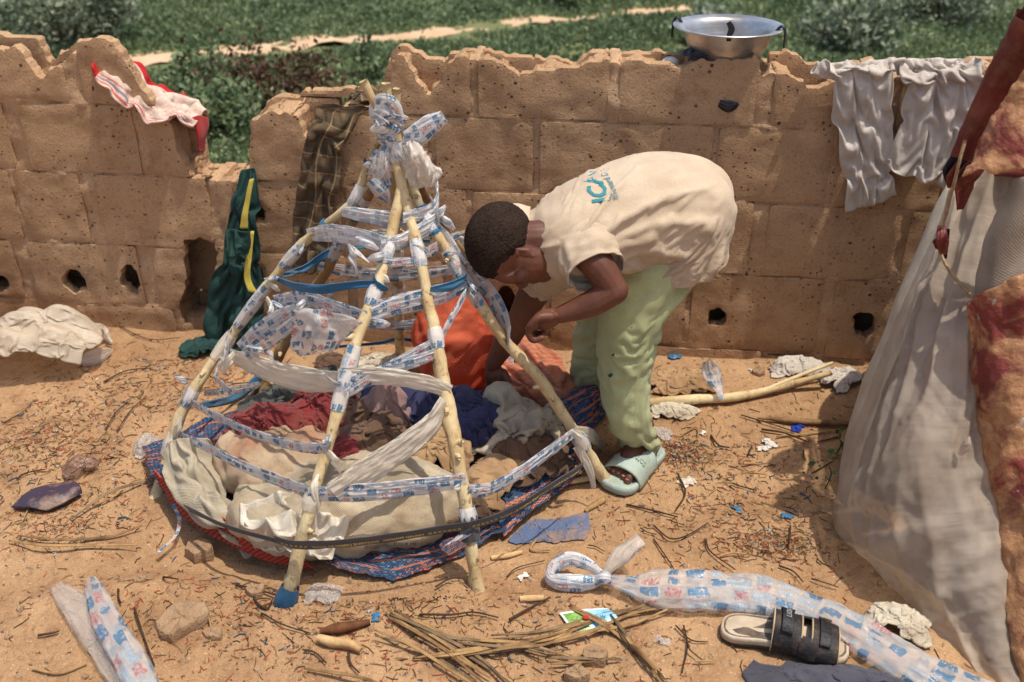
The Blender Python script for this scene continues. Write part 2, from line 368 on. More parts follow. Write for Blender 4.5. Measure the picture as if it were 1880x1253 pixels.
def m_wall(name, a, b, c):
    t = NT(name); o = t.add('ShaderNodeNewGeometry').outputs['Position']
    oi = t.add('ShaderNodeObjectInfo').outputs['Random']
    col = t.mix(t.rng(t.noise(o, 2.6, 5, .6), .36, .66), lin(a), lin(b))
    col = t.mix(t.rng(oi, 0, 1, 0, .35), col, lin(c))
    col = t.mix(t.rng(t.noise(o, 11, 6, .72), .52, .75, 0, .55), col, lin((128, 90, 62)))
    st_ = t.rng(t.noise(t.mapv(o, (9, 9, .9)), 1, 4, .6), .55, .75, 0, .35); col = t.mix(st_, col, lin((126, 90, 62)))
    col = t.mix(t.rng(t.noise(o, 5, 4, .6, .8), .56, .74, 0, .6), col, lin((214, 176, 136)))
    col = t.mix(t.rng(t.noise(o, 150, 3, .65), .55, .7, 0, .5), col, lin((108, 70, 46)))
    z = t.xyz(o)[2]
    low_tone = t.math('MULTIPLY', t.rng(t.math('ADD', z, t.math('MULTIPLY', t.noise(o, 6, 5), .5)), .55, .25), .5)  # darker brown in patches towards the foot of the wall
    col = t.mix(t.math('MULTIPLY', low_tone, t.rng(t.noise(o, 3.2, 4), .4, .6)), col, lin((112, 72, 48)))
    pit = t.rng(t.vor(t.mapv(o, (1, 1, 1.3)), 48), .20, .08); pk = t.rng(t.noise(o, 9, 3), .47, .58); pit = t.math('MULTIPLY', pit, pk)
    pit2 = t.math('MULTIPLY', t.rng(t.vor(o, 19), .11, .05), t.rng(t.noise(o, 4.3, 2), .46, .54)); pit = t.math('MAXIMUM', pit, pit2)
    col = t.mix(t.math('MULTIPLY', pit, .85), col, lin((52, 32, 22)))
    nr = t.bump(t.noise(o, 34, 5, .7), .006); nr = t.bump(t.noise(o, 140, 4, .75), .005, 1, nr); nr = t.bump(t.math('MULTIPLY', pit, -1), .006, 1, nr)
    return t.fin(col, nr, .95, 0, .1)
M_GROUND = m_ground()
M_BLOCK = m_wall('sandcrete_block', (194, 157, 119), (172, 136, 101), (202, 168, 131))
M_MORTAR = m_wall('earth_mortar', (204, 168, 131), (180, 145, 110), (196, 160, 123))
M_PATH = pmat('pale_sand', (204, 174, 140), (184, 150, 114), 3, .95, (150, .003), (18, .012))
def m_leaf(name, a, b, c):
    t = NT(name); tint = t.add('ShaderNodeAttribute', attribute_name='tint').outputs['Fac']
    col = t.mix(t.rng(tint, 0, .5), lin(a), lin(b)); col = t.mix(t.rng(tint, .5, 1), col, lin(c)); t.fin(col, None, .6, 0, .3)
    t.translucent(col, .3); return t.m
M_GRASS = m_leaf('herb_leaves', (88, 106, 72), (116, 132, 92), (152, 160, 116))
M_BUSH = m_leaf('grey_green_leaves', (98, 110, 88), (130, 140, 114), (168, 172, 146))
M_REDBUSH = m_leaf('reddish_leaves', (74, 52, 40), (104, 72, 54), (80, 92, 58))
M_WEED = m_leaf('weed_leaves', (60, 92, 52), (84, 120, 64), (108, 138, 82))
M_STEM = pmat('dry_stem', (126, 112, 82), (92, 78, 54), 20)
# --- wood and litter
def m_pole():
    t = NT('peeled_branch'); o = t.co()
    col = t.mix(t.rng(t.noise(o, 9, 5), .35, .65), lin((214, 194, 150)), lin((184, 156, 110)))
    col = t.mix(t.rng(t.noise(t.mapv(o, (60, 60, 9)), 1, 5, .7), .55, .72, 0, .7), col, lin((150, 116, 74)))
    col = t.mix(t.rng(t.noise(o, 30, 4, .7), .58, .68, 0, .85), col, lin((104, 72, 44)))
    nr = t.bump(t.noise(t.mapv(o, (90, 90, 14)), 1, 4), .003); return t.fin(col, nr, .7, 0, .3)
M_POLE = m_pole()
M_POLED = pmat('weathered_branch', (162, 128, 84), (120, 90, 58), 14)
M_TWIG = pmat('dry_twig', (74, 54, 38), (44, 32, 24), 30)
M_TWIGL = pmat('pale_straw', (172, 138, 92), (130, 98, 62), 30)
M_PALM = pmat('dry_palm_leaf', (150, 116, 76), (96, 70, 44), 26, .75)
M_WOOD = pmat('split_wood', (206, 172, 122), (162, 122, 78), 20, .8)
M_BARK = pmat('dark_bark', (116, 72, 44), (70, 44, 28), 24, .85)
M_CLOD = pmat('earth_clod', (166, 136, 104), (136, 106, 78), 12, .95, (160, .003), (40, .008))
# --- plastic
def m_print(name, base, clear, ink=1.0, rough=.14, sc=1.0):
    """film with worn blue blocks and red lettering printed along it"""
    t = NT(name); U0 = t.co('UV'); o = t.co()
    nz = t.add('ShaderNodeTexNoise'); t.set(nz.inputs['Vector'], U0); nz.inputs['Scale'].default_value = 30; nz.inputs['Detail'].default_value = 2
    va = t.add('ShaderNodeVectorMath', operation='MULTIPLY_ADD'); t.set(va.inputs[0], nz.outputs['Color']); va.inputs[1].default_value = (.022, .016, 0); t.set(va.inputs[2], U0); UVd = va.outputs[0]; uv = t.xyz(UVd)
    u = t.math('MULTIPLY', uv[0], 36.*sc); v = t.math('MULTIPLY', uv[1], 62.*sc)
    fu = t.math('FLOOR', u); fv = t.math('FLOOR', v); r = t.wnoise(fu, fv); r2 = t.wnoise(t.math('ADD', fu, 71.3), fv)
    cu = t.math('FRACT', u); cv = t.math('FRACT', v)
    inb = t.math('MULTIPLY', t.math('LESS_THAN', t.math('ABSOLUTE', t.math('SUBTRACT', cu, .5)), t.rng(r2, 0, 1, .22, .48)), t.math('LESS_THAN', t.math('ABSOLUTE', t.math('SUBTRACT', cv, .5)), .37))
    strokes = t.math('GREATER_THAN', t.noise(t.mapv(UVd, (430*sc, 200*sc, 1)), 1, 1), .48); soft = t.math('GREATER_THAN', t.noise(t.mapv(UVd, (210*sc, 120*sc, 1)), 1, 2), .40)
    patch = t.rng(t.noise(t.mapv(U0, (17, 25, 1)), 1, 3), .34, .42)
    blue = t.math('MULTIPLY', t.math('MULTIPLY', t.math('MULTIPLY', inb, soft), t.math('GREATER_THAN', r, .62)), patch)
    red = t.math('MULTIPLY', t.math('MULTIPLY', inb, strokes), t.math('MULTIPLY', t.math('LESS_THAN', r, .22), t.math('GREATER_THAN', r2, .2)))
    lt = t.math('MULTIPLY', t.math('MULTIPLY', inb, strokes), t.math('MULTIPLY', t.math('GREATER_THAN', r, .22), t.math('LESS_THAN', r, .42)))
    col = t.mix(t.rng(t.noise(o, 22, 3), .4, .65), lin(base), tuple(x*.92 for x in lin(base)))
    col = t.mix(t.math('MULTIPLY', lt, .65*ink), col, lin((120, 164, 192)))
    col = t.mix(t.math('MULTIPLY', blue, .92*ink), col, lin((62, 122, 160))); col = t.mix(t.math('MULTIPLY', red, .8*ink), col, lin((184, 70, 72)))
    inkm = t.math('MINIMUM', t.math('ADD', t.math('ADD', blue, red), lt), 1.0)
    nr = t.bump(t.noise(t.mapv(U0, (22, 240, 1)), 1, 3, .6, .8), .0022, 1.); nr = t.bump(t.noise(o, 70, 3, .6, 1.5), .002, 1, nr)
    t.fin(col, nr, rough, 0, .7); t.translucent(col, .28)
    t.transparent(t.math('SUBTRACT', clear, t.math('MULTIPLY', inkm, clear*.75*ink))); return t.m
M_PRINT = m_print('printed_film', (244, 241, 238), .30)
M_PRINTC = m_print('clear_printed_film', (238, 232, 224), .48)
M_FILM = m_print('dusty_film', (246, 236, 216), .26, .0)
M_FILMC = m_print('clear_film', (236, 226, 212), .50, .05)
M_FILMW = m_print('white_film', (246, 243, 238), .12, .5)
M_CLEAR = m_print('thin_clear_film', (232, 224, 214), .72, .0)
M_BAG = m_print('dusty_translucent_film', (222, 206, 180), .34, .0, .3)
M_TUBE = m_print('long_printed_film', (238, 232, 224), .62, 1., .12, .55)
M_DARKFILM = m_print('brown_clear_film', (170, 132, 110), .5, 0)
M_BLACKPL = pmat('black_plastic', (26, 26, 30), (40, 38, 40), 20, .35, spec=.5)
M_BLUEPL = pmat('blue_plastic_scrap', (52, 116, 156), (40, 92, 130), 20, .4, spec=.5)
M_BLUECL = cloth('blue_cloth_strip', (72, 126, 158), (50, 98, 132), weave=1400, trans=.12)
M_NAVYCL = cloth('dark_blue_cloth_strip', (38, 84, 116), (26, 58, 84), weave=1400)
M_RIBBON = cloth('black_ribbon', (84, 82, 84), (62, 60, 64), .7, weave=2200, trans=0, crease=.001)
M_GOLD = pmat('gold_thread', (214, 190, 104), (186, 160, 80), 40, .6)
M_WINE = cloth('wine_cloth', (120, 28, 44), (84, 18, 32)); M_ORANGETIE = cloth('orange_tie', (206, 92, 40), (60, 26, 24), ns=60)
# --- sacks and cloths
def m_sack(name, c1, c2, tint=None, tamt=0, trans=.1, stripes=None, rough=.6):
    t = NT(name); uv = t.xyz(t.co('UV')); o = t.co()
    col = t.mix(t.rng(t.noise(o, 6, 5), .35, .68), lin(c1), lin(c2))
    if tint: col = t.mix(t.math('MULTIPLY', t.rng(t.noise(o, 4.5, 3), .42, .62), tamt), col, lin(tint))
    if stripes:
        s = t.math('GREATER_THAN', t.math('FRACT', t.math('MULTIPLY', uv[0], stripes[1])), .62); col = t.mix(t.math('MULTIPLY', s, .75), col, lin(stripes[0]))
    w1 = t.math('SINE', t.math('MULTIPLY', uv[0], 1300.)); w2 = t.math('SINE', t.math('MULTIPLY', uv[1], 1300.))
    wv = t.math('MULTIPLY', w1, w2); col = t.mix(t.rng(wv, -1, 1, 0, .2), col, tuple(x*.6 for x in lin(c2)))
    col = t.mix(t.rng(t.noise(o, 13, 6, .7), .55, .75, 0, .5), col, lin((150, 110, 76)))
    nr = t.bump(t.noise(o, 34, 5, .65, .8), .006); nr = t.bump(wv, .0012, .9, nr)
    t.fin(col, nr, rough, 0, .35); t.translucent(lin(c1), trans); return t.m
M_SACK = m_sack('woven_white_sack', (226, 208, 176), (200, 176, 140))
M_SACKP = m_sack('woven_peach_sack', (228, 200, 164), (206, 172, 134), (222, 146, 108), .8)
M_SACKL = m_sack('woven_dusty_sack', (230, 217, 190), (206, 188, 156), trans=.3)
M_ORSACK = m_sack('woven_orange_sack', (236, 140, 100), (222, 118, 80), (240, 190, 152), .55, .3, ((236, 188, 156), 70))
M_ORTARP = m_sack('orange_tarp', (236, 116, 78), (222, 96, 62), (190, 70, 50), .5, .3)
def m_mesh_red():
    t = NT('red_mesh_sack'); uv = t.xyz(t.co('UV')); h = t.math('MULTIPLY', t.math('SINE', t.math('MULTIPLY', uv[0], 620.)), t.math('SINE', t.math('MULTIPLY', uv[1], 420.)))
    hole = t.math('GREATER_THAN', h, .35); col = t.mix(hole, lin((186, 72, 54)), lin((64, 22, 22)))
    nr = t.bump(h, -.002); return t.fin(col, nr, .7)
M_REDMESH = m_mesh_red()
def m_mat():
    t = NT('woven_mat'); U = t.co('UV'); uv = t.xyz(U); o = t.co()
    u = t.math('MULTIPLY', uv[0], 260.); v = t.math('MULTIPLY', uv[1], 95.)
    r = t.wnoise(t.math('FLOOR', u), t.math('FLOOR', v)); bandm = t.noise(t.mapv(U, (11, 3, 1)), 1, 2)
    org = t.math('GREATER_THAN', t.math('ADD', r, t.math('MULTIPLY', bandm, 1.15)), 1.36)
    line = t.math('MULTIPLY', t.math('GREATER_THAN', t.math('FRACT', t.math('MULTIPLY', uv[0], 30.)), .80), t.rng(t.noise(o, 8, 2), .45, .5))
    col = t.mix(t.rng(t.noise(o, 90, 3), .35, .65), lin((70, 94, 124)), lin((44, 62, 88)))
    col = t.mix(t.math('GREATER_THAN', r, .8), col, lin((110, 140, 168)))
    col = t.mix(org, col, lin((180, 100, 76))); col = t.mix(line, col, lin((196, 122, 92)))
    col = t.mix(t.rng(t.noise(o, 9, 5), .55, .75, 0, .4), col, lin((150, 116, 86)))
    wv = t.math('MULTIPLY', t.math('SINE', t.math('MULTIPLY', uv[0], 940.)), t.math('SINE', t.math('MULTIPLY', uv[1], 380.)))
    return t.fin(col, t.bump(wv, .0025), .7)
M_MAT = m_mat()
M_REDTOWEL = cloth('dark_red_terry', (138, 50, 48), (92, 30, 32), 1, weave=700, cs=90, crease=.006, trans=0, dirt=((168, 96, 70), .4))
M_NAVY = cloth('navy_cloth', (62, 62, 96), (42, 42, 70), trans=.02); M_MAUVE = cloth('mauve_cloth', (176, 142, 128), (140, 108, 104))
M_TAN = cloth('tan_cloth', (188, 152, 110), (152, 118, 82), dirt=((120, 88, 60), .4)); M_BROWN = cloth('brown_cloth', (122, 92, 68), (78, 58, 44))
M_DKGREY = cloth('charcoal_green_cloth', (92, 92, 82), (58, 60, 56)); M_BEIGE = cloth('grey_beige_cloth', (204, 190, 164), (170, 154, 128), dirt=((132, 108, 82), .35))
M_PALECL = cloth('pale_dusty_cloth', (216, 204, 180), (184, 168, 142), dirt=((150, 118, 86), .4)); M_BLUERAG = cloth('blue_rag', (98, 114, 144), (70, 84, 112), dirt=((186, 146, 104), .8))
M_SLATE = cloth('slate_cloth', (84, 82, 90), (64, 62, 70)); M_CARD = pmat('cardboard', (186, 148, 104), (160, 122, 82), 9)
M_TROUS = cloth('faded_white_cloth', (216, 205, 190), (190, 177, 162), dirt=((150, 128, 110), .35), cs=80, crease=.002)
M_PURPLE = pmat('purple_leatherette', (62, 48, 66), (44, 34, 48), 8, .5, dirt=((150, 116, 88), 1.), spec=.5)
M_WHITEBIT = pmat('white_scrap', (214, 208, 196), (190, 180, 166), 30, .6)

# ------------------------------------------------------------------ ground
def zg(x, y):
    """height of the trodden sand (and, past the wall, of the field)"""
    x = np.asarray(x, float); y = np.asarray(y, float); q = np.stack([x, y, x*0], -1)
    z = .020*pn(q*1.7)+.010*pn(q*5+3)+.006*pn(q*13+9)
    z = z+.004*np.maximum(ridge(q*24+2), 0)*np.clip(pn(q*3)+.3, 0, 1)
    a = G(400, 1010); z = z-.045*np.exp(-(((x-a[0])/.28)**2+((y-a[1])/.12)**2))
    a = G(300, 1110); z = z+.03*np.exp(-(((x-a[0])/.2)**2+((y-a[1])/.12)**2))*(1+.6*pn(q*18))
    near = np.clip((4.2-y)/.8, 0, 1); z = z*(near+(1-near)*2.2)
    for fx, fy in FEET:
        z = np.where(np.hypot(x-fx, y-fy) < .3, z*np.clip((np.hypot(x-fx, y-fy)-.10)/.15, 0, 1), z)
    return z
_ft = [G(1155, 862), G(1075, 770)]
FEET = [(p[0], p[1]) for p in _ft]
def axis(lo, hi, step, ext, g=1.18):
    a = list(np.arange(lo, hi, step)); d = step; v = hi
    while v < ext: a.append(v); d *= g; v += d
    d = step; v = lo-step; pre = []
    while v > -ext: pre.append(v); d *= g; v -= d
    return np.array(pre[::-1]+a)
xs = axis(-1.75, 1.75, .011, 420); ys = axis(1.25, 3.3, .011, 420)
X, Y = np.meshgrid(xs, ys, indexing='ij'); Z = zg(X, Y)
V = np.stack([X, Y, Z], -1).reshape(-1, 3); Fg = gfaces(len(xs), len(ys))[:, ::-1]
ground = mesh('ground', V, Fg, M_GROUND); tag(ground, 'sandy brown ground strewn with litter, turning to green field', 'ground', kind='structure')

# sandy track across the field
tr = np.array([G(60, 128), G(240, 112), G(420, 95), G(580, 80), G(760, 64), G(930, 44), G(1080, 30), G(1260, 14)])[:, :2]
C = cr(tr, 90); T = unit(np.gradient(C, axis=0)); Nn = np.stack([-T[:, 1], T[:, 0]], 1)
v = np.linspace(-1, 1, 16); L = np.linspace(0, 1, 90)
taper = np.linspace(1, .5, 90); wl = .23+.08*pn(np.stack([L*22, L*0, L*0+3], -1)); wr = .23+.08*pn(np.stack([L*25, L*0, L*0+8], -1))
wl, wr = wl*taper, wr*taper; off = np.where(v[None] < 0, v[None]*wl[:, None], v[None]*wr[:, None]); PX = C[:, None]+Nn[:, None]*off[..., None]
PZ = zg(PX[..., 0], PX[..., 1])+.012*(1-np.abs(v[None])**3)+.004
path = mesh('path', np.concatenate([PX, PZ[..., None]], -1).reshape(-1, 3), gfaces(90, 16)[:, ::-1], M_PATH); tag(path, 'pale sandy footpath crossing the green field', 'path', kind='structure')

# ------------------------------------------------------------------ field: low herbs, bushes
def leaves(pts, size, up=.6, seed=0, tint=None, curl=.2):
    """one bent quad for each leaf"""
    r = np.random.RandomState(seed); n = len(pts); sz = size*(.5+r.rand(n))
    d = r.randn(n, 3); d[:, 2] = np.abs(d[:, 2])*up+.2; d = unit(d); s = unit(np.cross(d, r.randn(n, 3))); nn = np.cross(d, s)
    w = sz*.3; V = np.stack([pts, pts+d*sz[:, None]*.5+s*w[:, None]-nn*(curl*sz*.3)[:, None], pts+d*sz[:, None], pts+d*sz[:, None]*.5-s*w[:, None]-nn*(curl*sz*.3)[:, None]], 1)
    Fc = np.arange(n*4).reshape(n, 4); tt = np.repeat(r.rand(n) if tint is None else np.clip(tint+.25*r.randn(n), 0, 1), 4); return V.reshape(-1, 3), Fc, tt
r = np.random.RandomState(3); n = 460000
yy = 3.25+10.5*r.rand(n)**.85; xx = (r.rand(n)*2-1)*(yy*.58+.4); q = np.stack([xx, yy, xx*0], -1)
dens = fbm(q*.9, 3)+.45*pn(q*4)
Cd = cr(tr, 40); _d = np.hypot(xx[:, None]-Cd[None, :, 0], (yy[:, None]-Cd[None, :, 1]+.16)*.75); _i = np.argmin(_d, 1); dist = _d[np.arange(n), _i]/np.linspace(1, .5, 40)[_i]
bare = np.zeros(n, bool)
for (bx_, by_, rr) in [(1795, 90, .22), (1310, 4, .25), (1700, 75, .15)]:
    b = G(bx_, by_); bare |= np.hypot((xx-b[0])/1.8, yy-b[1])+.18*pn(q*5) < rr
keep = (dens > -1.25+.35*r.rand(n)) & (r.rand(n) < np.clip((dist+.16*pn(q*3.3)+.08*pn(q*11)-.14)/.26, 0, 1)) & ~bare
keep |= (bare & (r.rand(n) < .35)) | ((dist > .30) & (r.rand(n) < .12)); keep &= ((yy-(WA[1]-.25)-(xx-WA[0])*WT[1]/WT[0]) > .45)
xx, yy, dens = xx[keep], yy[keep], dens[keep]; hgt = np.clip(.02+.05*np.clip(dens+.2, 0, 1.5), .012, .09)*np.clip(.25+.9*(dist[keep]-.2), .2, 1)
pts = np.stack([xx, yy, zg(xx, yy)+hgt*r.rand(len(xx))], -1)
V, Fc, tt = leaves(pts, .026+.0*pts[:, 0]+.0035*(pts[:, 1]-4), 1.1, 5, np.clip(.42+.35*pn(np.stack([xx, yy, xx*0], -1)*1.3+5), 0, 1))
grass = mesh('grass', V, Fc, M_GRASS, smooth=False, col=tt); tag(grass, 'low green herbs and grass covering the field behind the wall', 'grass', kind='stuff')
def bush(px, py, w, h, mat, label, seed, nst=16, nl=90, size=.05, d=None):
    b = G(px, py) if d is None else P(px, py, d); b[2] = zg(b[0], b[1]); t = thing('bush', b, label, 'bush', 'bushes in the field')
    r = np.random.RandomState(seed); st, lp = [], []
    for k in range(nst):
        a = r.rand()*6.28; e = w*.5*math.sqrt(r.rand()); top = b+np.array([e*math.cos(a), e*math.sin(a), h*(.45+.6*r.rand())*(1-.35*(e/(w*.5))**2)]); mid = (b+top)/2+r.randn(3)*w*.06
        st.append(tube_arrays([b+r.randn(3)*[.03, .03, 0], mid, top], [.008, .006, .003], 5, m=8)); c = cr([b, mid, top], 30)
        k2 = 6+(r.rand(nl)**.7*23).astype(int); lp.append(c[k2]+r.randn(nl, 3)*w*.085)
    V, Fc, uv = join(st); mesh('stems', V, Fc, M_STEM, t, uv=uv); lp = np.concatenate(lp); lp[:, 2] = np.maximum(lp[:, 2], b[2]+.01)
    V, Fc, tt = leaves(lp, size, .7, seed, np.clip(.5+.5*pn(lp*6), 0, 1)); mesh('foliage', V, Fc, mat, t, smooth=False, col=tt)
bush(150, 88, .9, .6, M_BUSH, 'large grey-green bush with loose stems behind the highest broken blocks', 1, 26, 110)
bush(20, 40, .9, .5, M_BUSH, 'grey-green bush rising behind the sooty hollow block', 2, 18, 90)
bush(405, 190, .5, .40, M_GRASS, 'leafy green shrub growing on the near side of the sandy path', 3, 18, 100, .045)
bush(500, 195, .85, .30, M_REDBUSH, 'low reddish-brown withered plant growing beside the gap in the wall', 4, 26, 110, .036)
bush(690, 150, .35, .34, M_GRASS, 'thin tall green weed standing behind the tied top of the frame', 5, 7, 60, .04)
bush(1560, 100, .7, .5, M_BUSH, 'pale grey-green bush behind the hanging white trousers', 6, 18, 80)
bush(1730, 40, 1.1, .45, M_BUSH, 'wide dusty bush in the far field beyond the shelter pole', 7, 24, 90)
bush(1300, 75, .5, .3, M_BUSH, 'low dusty shrub behind the metal basin', 8, 14, 70)
bush(1040, 6, .7, .3, M_GRASS, 'dark green shrub at the far end of the sandy path', 9, 18, 100)
bush(420, 245, .7, .28, M_GRASS, 'dense low green plant seen through the gap in the wall', 10, 22, 110, .04)

# ------------------------------------------------------------------ wall of broken hollow blocks
def s_of(px, py): return W(px, py)[0]
def interp_px(l, off):
    a = np.array([W(x, y, off) for x, y in l]); return a[:, 0], a[:, 1]
TF = interp_px([(-300, 85), (-60, 90), (0, 92), (29, 90), (43, 102), (62, 131), (77, 144), (86, 133), (103, 121), (117, 107), (132, 95), (150, 82), (162, 74), (185, 72), (205, 74), (214, 90), (232, 118), (262, 165), (292, 205), (312, 225), (326, 282), (345, 312), (358, 320), (385, 326), (459, 327),
   (462, 232), (471, 218), (488, 207), (541, 206), (550, 225), (563, 258), (570, 292), (590, 295), (607, 240), (620, 212), (640, 203), (675, 199), (712, 196),
   (716, 153), (719, 118), (726, 108), (740, 106), (749, 113), (761, 139), (773, 163), (788, 176), (802, 156), (816, 127), (828, 112), (840, 104), (882, 109), (915, 115), (935, 128), (950, 139), (968, 134), (1018, 127), (1052, 128), (1080, 116), (1111, 112), (1139, 113), (1211, 115), (1235, 122), (1283, 114), (1392, 104),
   (1400, 140), (1415, 128), (1430, 133), (1471, 153), (1498, 167), (1529, 153), (1560, 142), (1628, 150), (1648, 136), (1669, 140), (1740, 130), (1900, 125), (2200, 120)], 0)
TB = interp_px([(-300, 60), (0, 60), (43, 63), (81, 62), (89, 83), (105, 117), (120, 100), (150, 78), (165, 66), (205, 64), (222, 85), (260, 140), (316, 178), (360, 205), (375, 218), (373, 280), (366, 300), (462, 300),
   (470, 215), (500, 182), (560, 163), (575, 160), (700, 160), (712, 130), (725, 95), (737, 82), (755, 82), (785, 105), (819, 110), (831, 90), (892, 85), (933, 99), (984, 102), (1018, 103), (1052, 112), (1080, 98), (1100, 91), (1230, 92), (1400, 96), (1461, 97), (1480, 112), (1520, 122), (1560, 110), (1660, 108), (2200, 95)], -.20)
def topF(s): q = np.stack([s*16, s*0, s*0], -1); return np.interp(s, *TF)+.010*pn(q)+.009*pn(q*2.7)+.010*pn(q*6)+.008*pn(q*13)
def topB(s): q = np.stack([s*16, s*0+5, s*0], -1); return np.interp(s, *TB)+.010*pn(q)+.008*pn(q*2.7)+.005*pn(q*6)
HOLES = [np.array([W(x, y) for x, y in l]) for l in [
    [(113, 508), (125, 494), (143, 496), (158, 518), (160, 530), (145, 542), (134, 541), (118, 525)],
    [(220, 500), (229, 484), (243, 486), (253, 505), (254, 541), (244, 541), (222, 522)],
    [(-20, 508), (10, 506), (16, 516), (16, 530), (0, 538), (-20, 535)],
    [(337, 440), (372, 438), (392, 448), (398, 470), (396, 500), (388, 540), (388, 625), (340, 625), (326, 560), (340, 530)],
    [(462, 382), (478, 376), (488, 388), (484, 405), (470, 410), (462, 408)],
    [(462, 500), (478, 490), (486, 510), (482, 545), (466, 560)],
    [(1297, 584), (1305, 570), (1322, 564), (1334, 578), (1333, 595), (1318, 601), (1304, 600)],
    [(1566, 582), (1578, 574), (1600, 575), (1608, 588), (1604, 614), (1590, 622), (1570, 612)],
    [(905, 580), (906, 545), (920, 524), (940, 530), (946, 560), (930, 600), (910, 606)],
    [(164, 163), (171, 156), (178, 162), (172, 171)]]]
def inpoly(s, z, poly):
    c = np.zeros(s.shape, bool); n = len(poly)
    for i in range(n):
        (x1, y1), (x2, y2) = poly[i], poly[(i+1) % n]
        if y1 == y2: continue
        k = ((y1 > z) != (y2 > z)) & (s < (x2-x1)*(z-y1)/(y2-y1)+x1); c ^= k
    return c
def in_hole(s, z):
    q = np.stack([s*40, z*40, s*0], -1); s = s+.006*pn(q); z = z+.006*pn(q+9)
    c = np.zeros(s.shape, bool)
    for h in HOLES: c |= inpoly(s, z, h)
    return c
CELL = .0095
def slab(mask_fn, s0, s1, z0, z1, d0, d1, rough=.0032, rnd=.003, seed=0, cell=CELL):
    """a slab of the wall plane cut out by a mask, with worn edges; returns arrays"""
    ns = max(3, int(round((s1-s0)/cell))); nz = max(3, int(round((z1-z0)/cell)))
    sc = s0+(np.arange(ns)+.5)*(s1-s0)/ns; zc = z0+(np.arange(nz)+.5)*(z1-z0)/nz
    A, B = np.meshgrid(sc, zc, indexing='ij'); m = mask_fn(A, B)
    if not m.any(): return None
    # drop lone cells so that edges stay clean
    mp = np.pad(m, 1); nb = mp[:-2, 1:-1].astype(int)+mp[2:, 1:-1]+mp[1:-1, :-2]+mp[1:-1, 2:]; m &= nb >= 2; mp = np.pad(m, 1)
    gs = np.linspace(s0, s1, ns+1); gz = np.linspace(z0, z1, nz+1); GS, GZ = np.meshgrid(gs, gz, indexing='ij')
    cnt = mp[:-1, :-1].astype(int)+mp[1:, :-1]+mp[:-1, 1:]+mp[1:, 1:]
    used = cnt > 0; bnd = used & (cnt < 4)
    dist = np.where(bnd, 0, 9.)
    for _ in range(4):
        p = np.pad(dist, 1, constant_values=9.); dist = np.minimum(dist, 1+np.minimum(np.minimum(p[:-2, 1:-1], p[2:, 1:-1]), np.minimum(p[1:-1, :-2], p[1:-1, 2:])))
    S2, Z2 = GS.copy(), GZ.copy()
    for _ in range(1):   # smooth the stair-steps of the outline along itself
        bs = np.where(bnd, S2, 0); bz = np.where(bnd, Z2, 0); w = bnd.astype(float)
        def nbsum(a):
            p = np.pad(a, 1); return p[:-2, 1:-1]+p[2:, 1:-1]+p[1:-1, :-2]+p[1:-1, 2:]
        wn_ = np.maximum(nbsum(w), 1); corner = bnd & (nbsum(w) >= 2)
        S2 = np.where(corner, .5*S2+.5*nbsum(bs)/wn_, S2); Z2 = np.where(corner, .5*Z2+.5*nbsum(bz)/wn_, Z2)
    q = np.stack([GS, GZ, GS*0+seed], -1)
    jog = .004*pn(np.stack([GS*0+s0*3, GS*0+z0*5, GS*0+2.2], -1))
    dep = rough*(fbm(np.stack([GS*9, GZ*9, GS*0], -1), 4))+jog-rnd*np.maximum(1-dist/1.2, 0)*np.clip(.6+1.6*pn(np.stack([GS*11, GZ*11, GS*0+6], -1)), 0, 2.2)
    idx = -np.ones(GS.shape, int); idx[used] = np.arange(used.sum()); n = used.sum()
    F0 = (WA[:2]); Sf, Zf, Df = S2[used], Z2[used], dep[used]
    def pos(S_, Z_, off): return np.stack([WA[0]+WT[0]*S_+WN[0]*off, WA[1]+WT[1]*S_+WN[1]*off, Z_], -1)
    mid = d1*.5+d0*.5
    Vf = pos(Sf, Zf, d0+Df); Vb = pos(Sf, Zf, d1+.004*pn(np.stack([Sf*20, Zf*20, Sf*0+7], -1)))
    ii, jj = np.nonzero(m); a, b, c, d = idx[ii, jj], idx[ii+1, jj], idx[ii+1, jj+1], idx[ii, jj+1]
    Fq = [np.stack([a, b, c, d], 1), np.stack([d, c, b, a], 1)+n]
    # sides: with one middle ring, so that broken tops are rough
    side = []
    for di, dj, e in ((-1, 0, ((0, 0), (0, 1))), (1, 0, ((1, 1), (1, 0))), (0, -1, ((1, 0), (0, 0))), (0, 1, ((0, 1), (1, 1)))):
        nbm = mp[1+di:mp.shape[0]-1+di, 1+dj:mp.shape[1]-1+dj]; k = m & ~nbm; ii, jj = np.nonzero(k)
        side.append(np.stack([idx[ii+e[0][0], jj+e[0][1]], idx[ii+e[1][0], jj+e[1][1]]], 1))
    side = np.concatenate(side)
    nm = max(1, int(round(abs(d1-d0)/.022))); rings = [Vf]
    for k in range(1, nm):
        f = k/nm; q3 = np.stack([Sf*30, Zf*30, Sf*0+f*abs(d1-d0)*30+seed], -1)
        bm_ = np.where(dist[used] < .5, 1., 0.)
        rings.append(pos(Sf+bm_*.008*pn(q3), Zf+bm_*(.012*pn(q3*.8+4)+.009*pn(q3*2.3)), d0+(d1-d0)*f))
    rings.append(Vb); nR = len(rings); V = np.concatenate(rings); Fs = [Fq[0], Fq[1]-n+(nR-1)*n]
    for k in range(nR-1): Fs.append(np.stack([side[:, 0]+k*n, side[:, 0]+(k+1)*n, side[:, 1]+(k+1)*n, side[:, 1]+k*n], 1))
    Fa = np.concatenate(Fs); u = np.unique(Fa); re = -np.ones(len(V), int); re[u] = np.arange(len(u))
    return V[u], re[Fa], np.zeros((len(u), 2))
wall = thing('block_wall', wall_pt(1.3, 0), 'ruined brown wall of hollow sandcrete blocks with a broken top', 'wall')
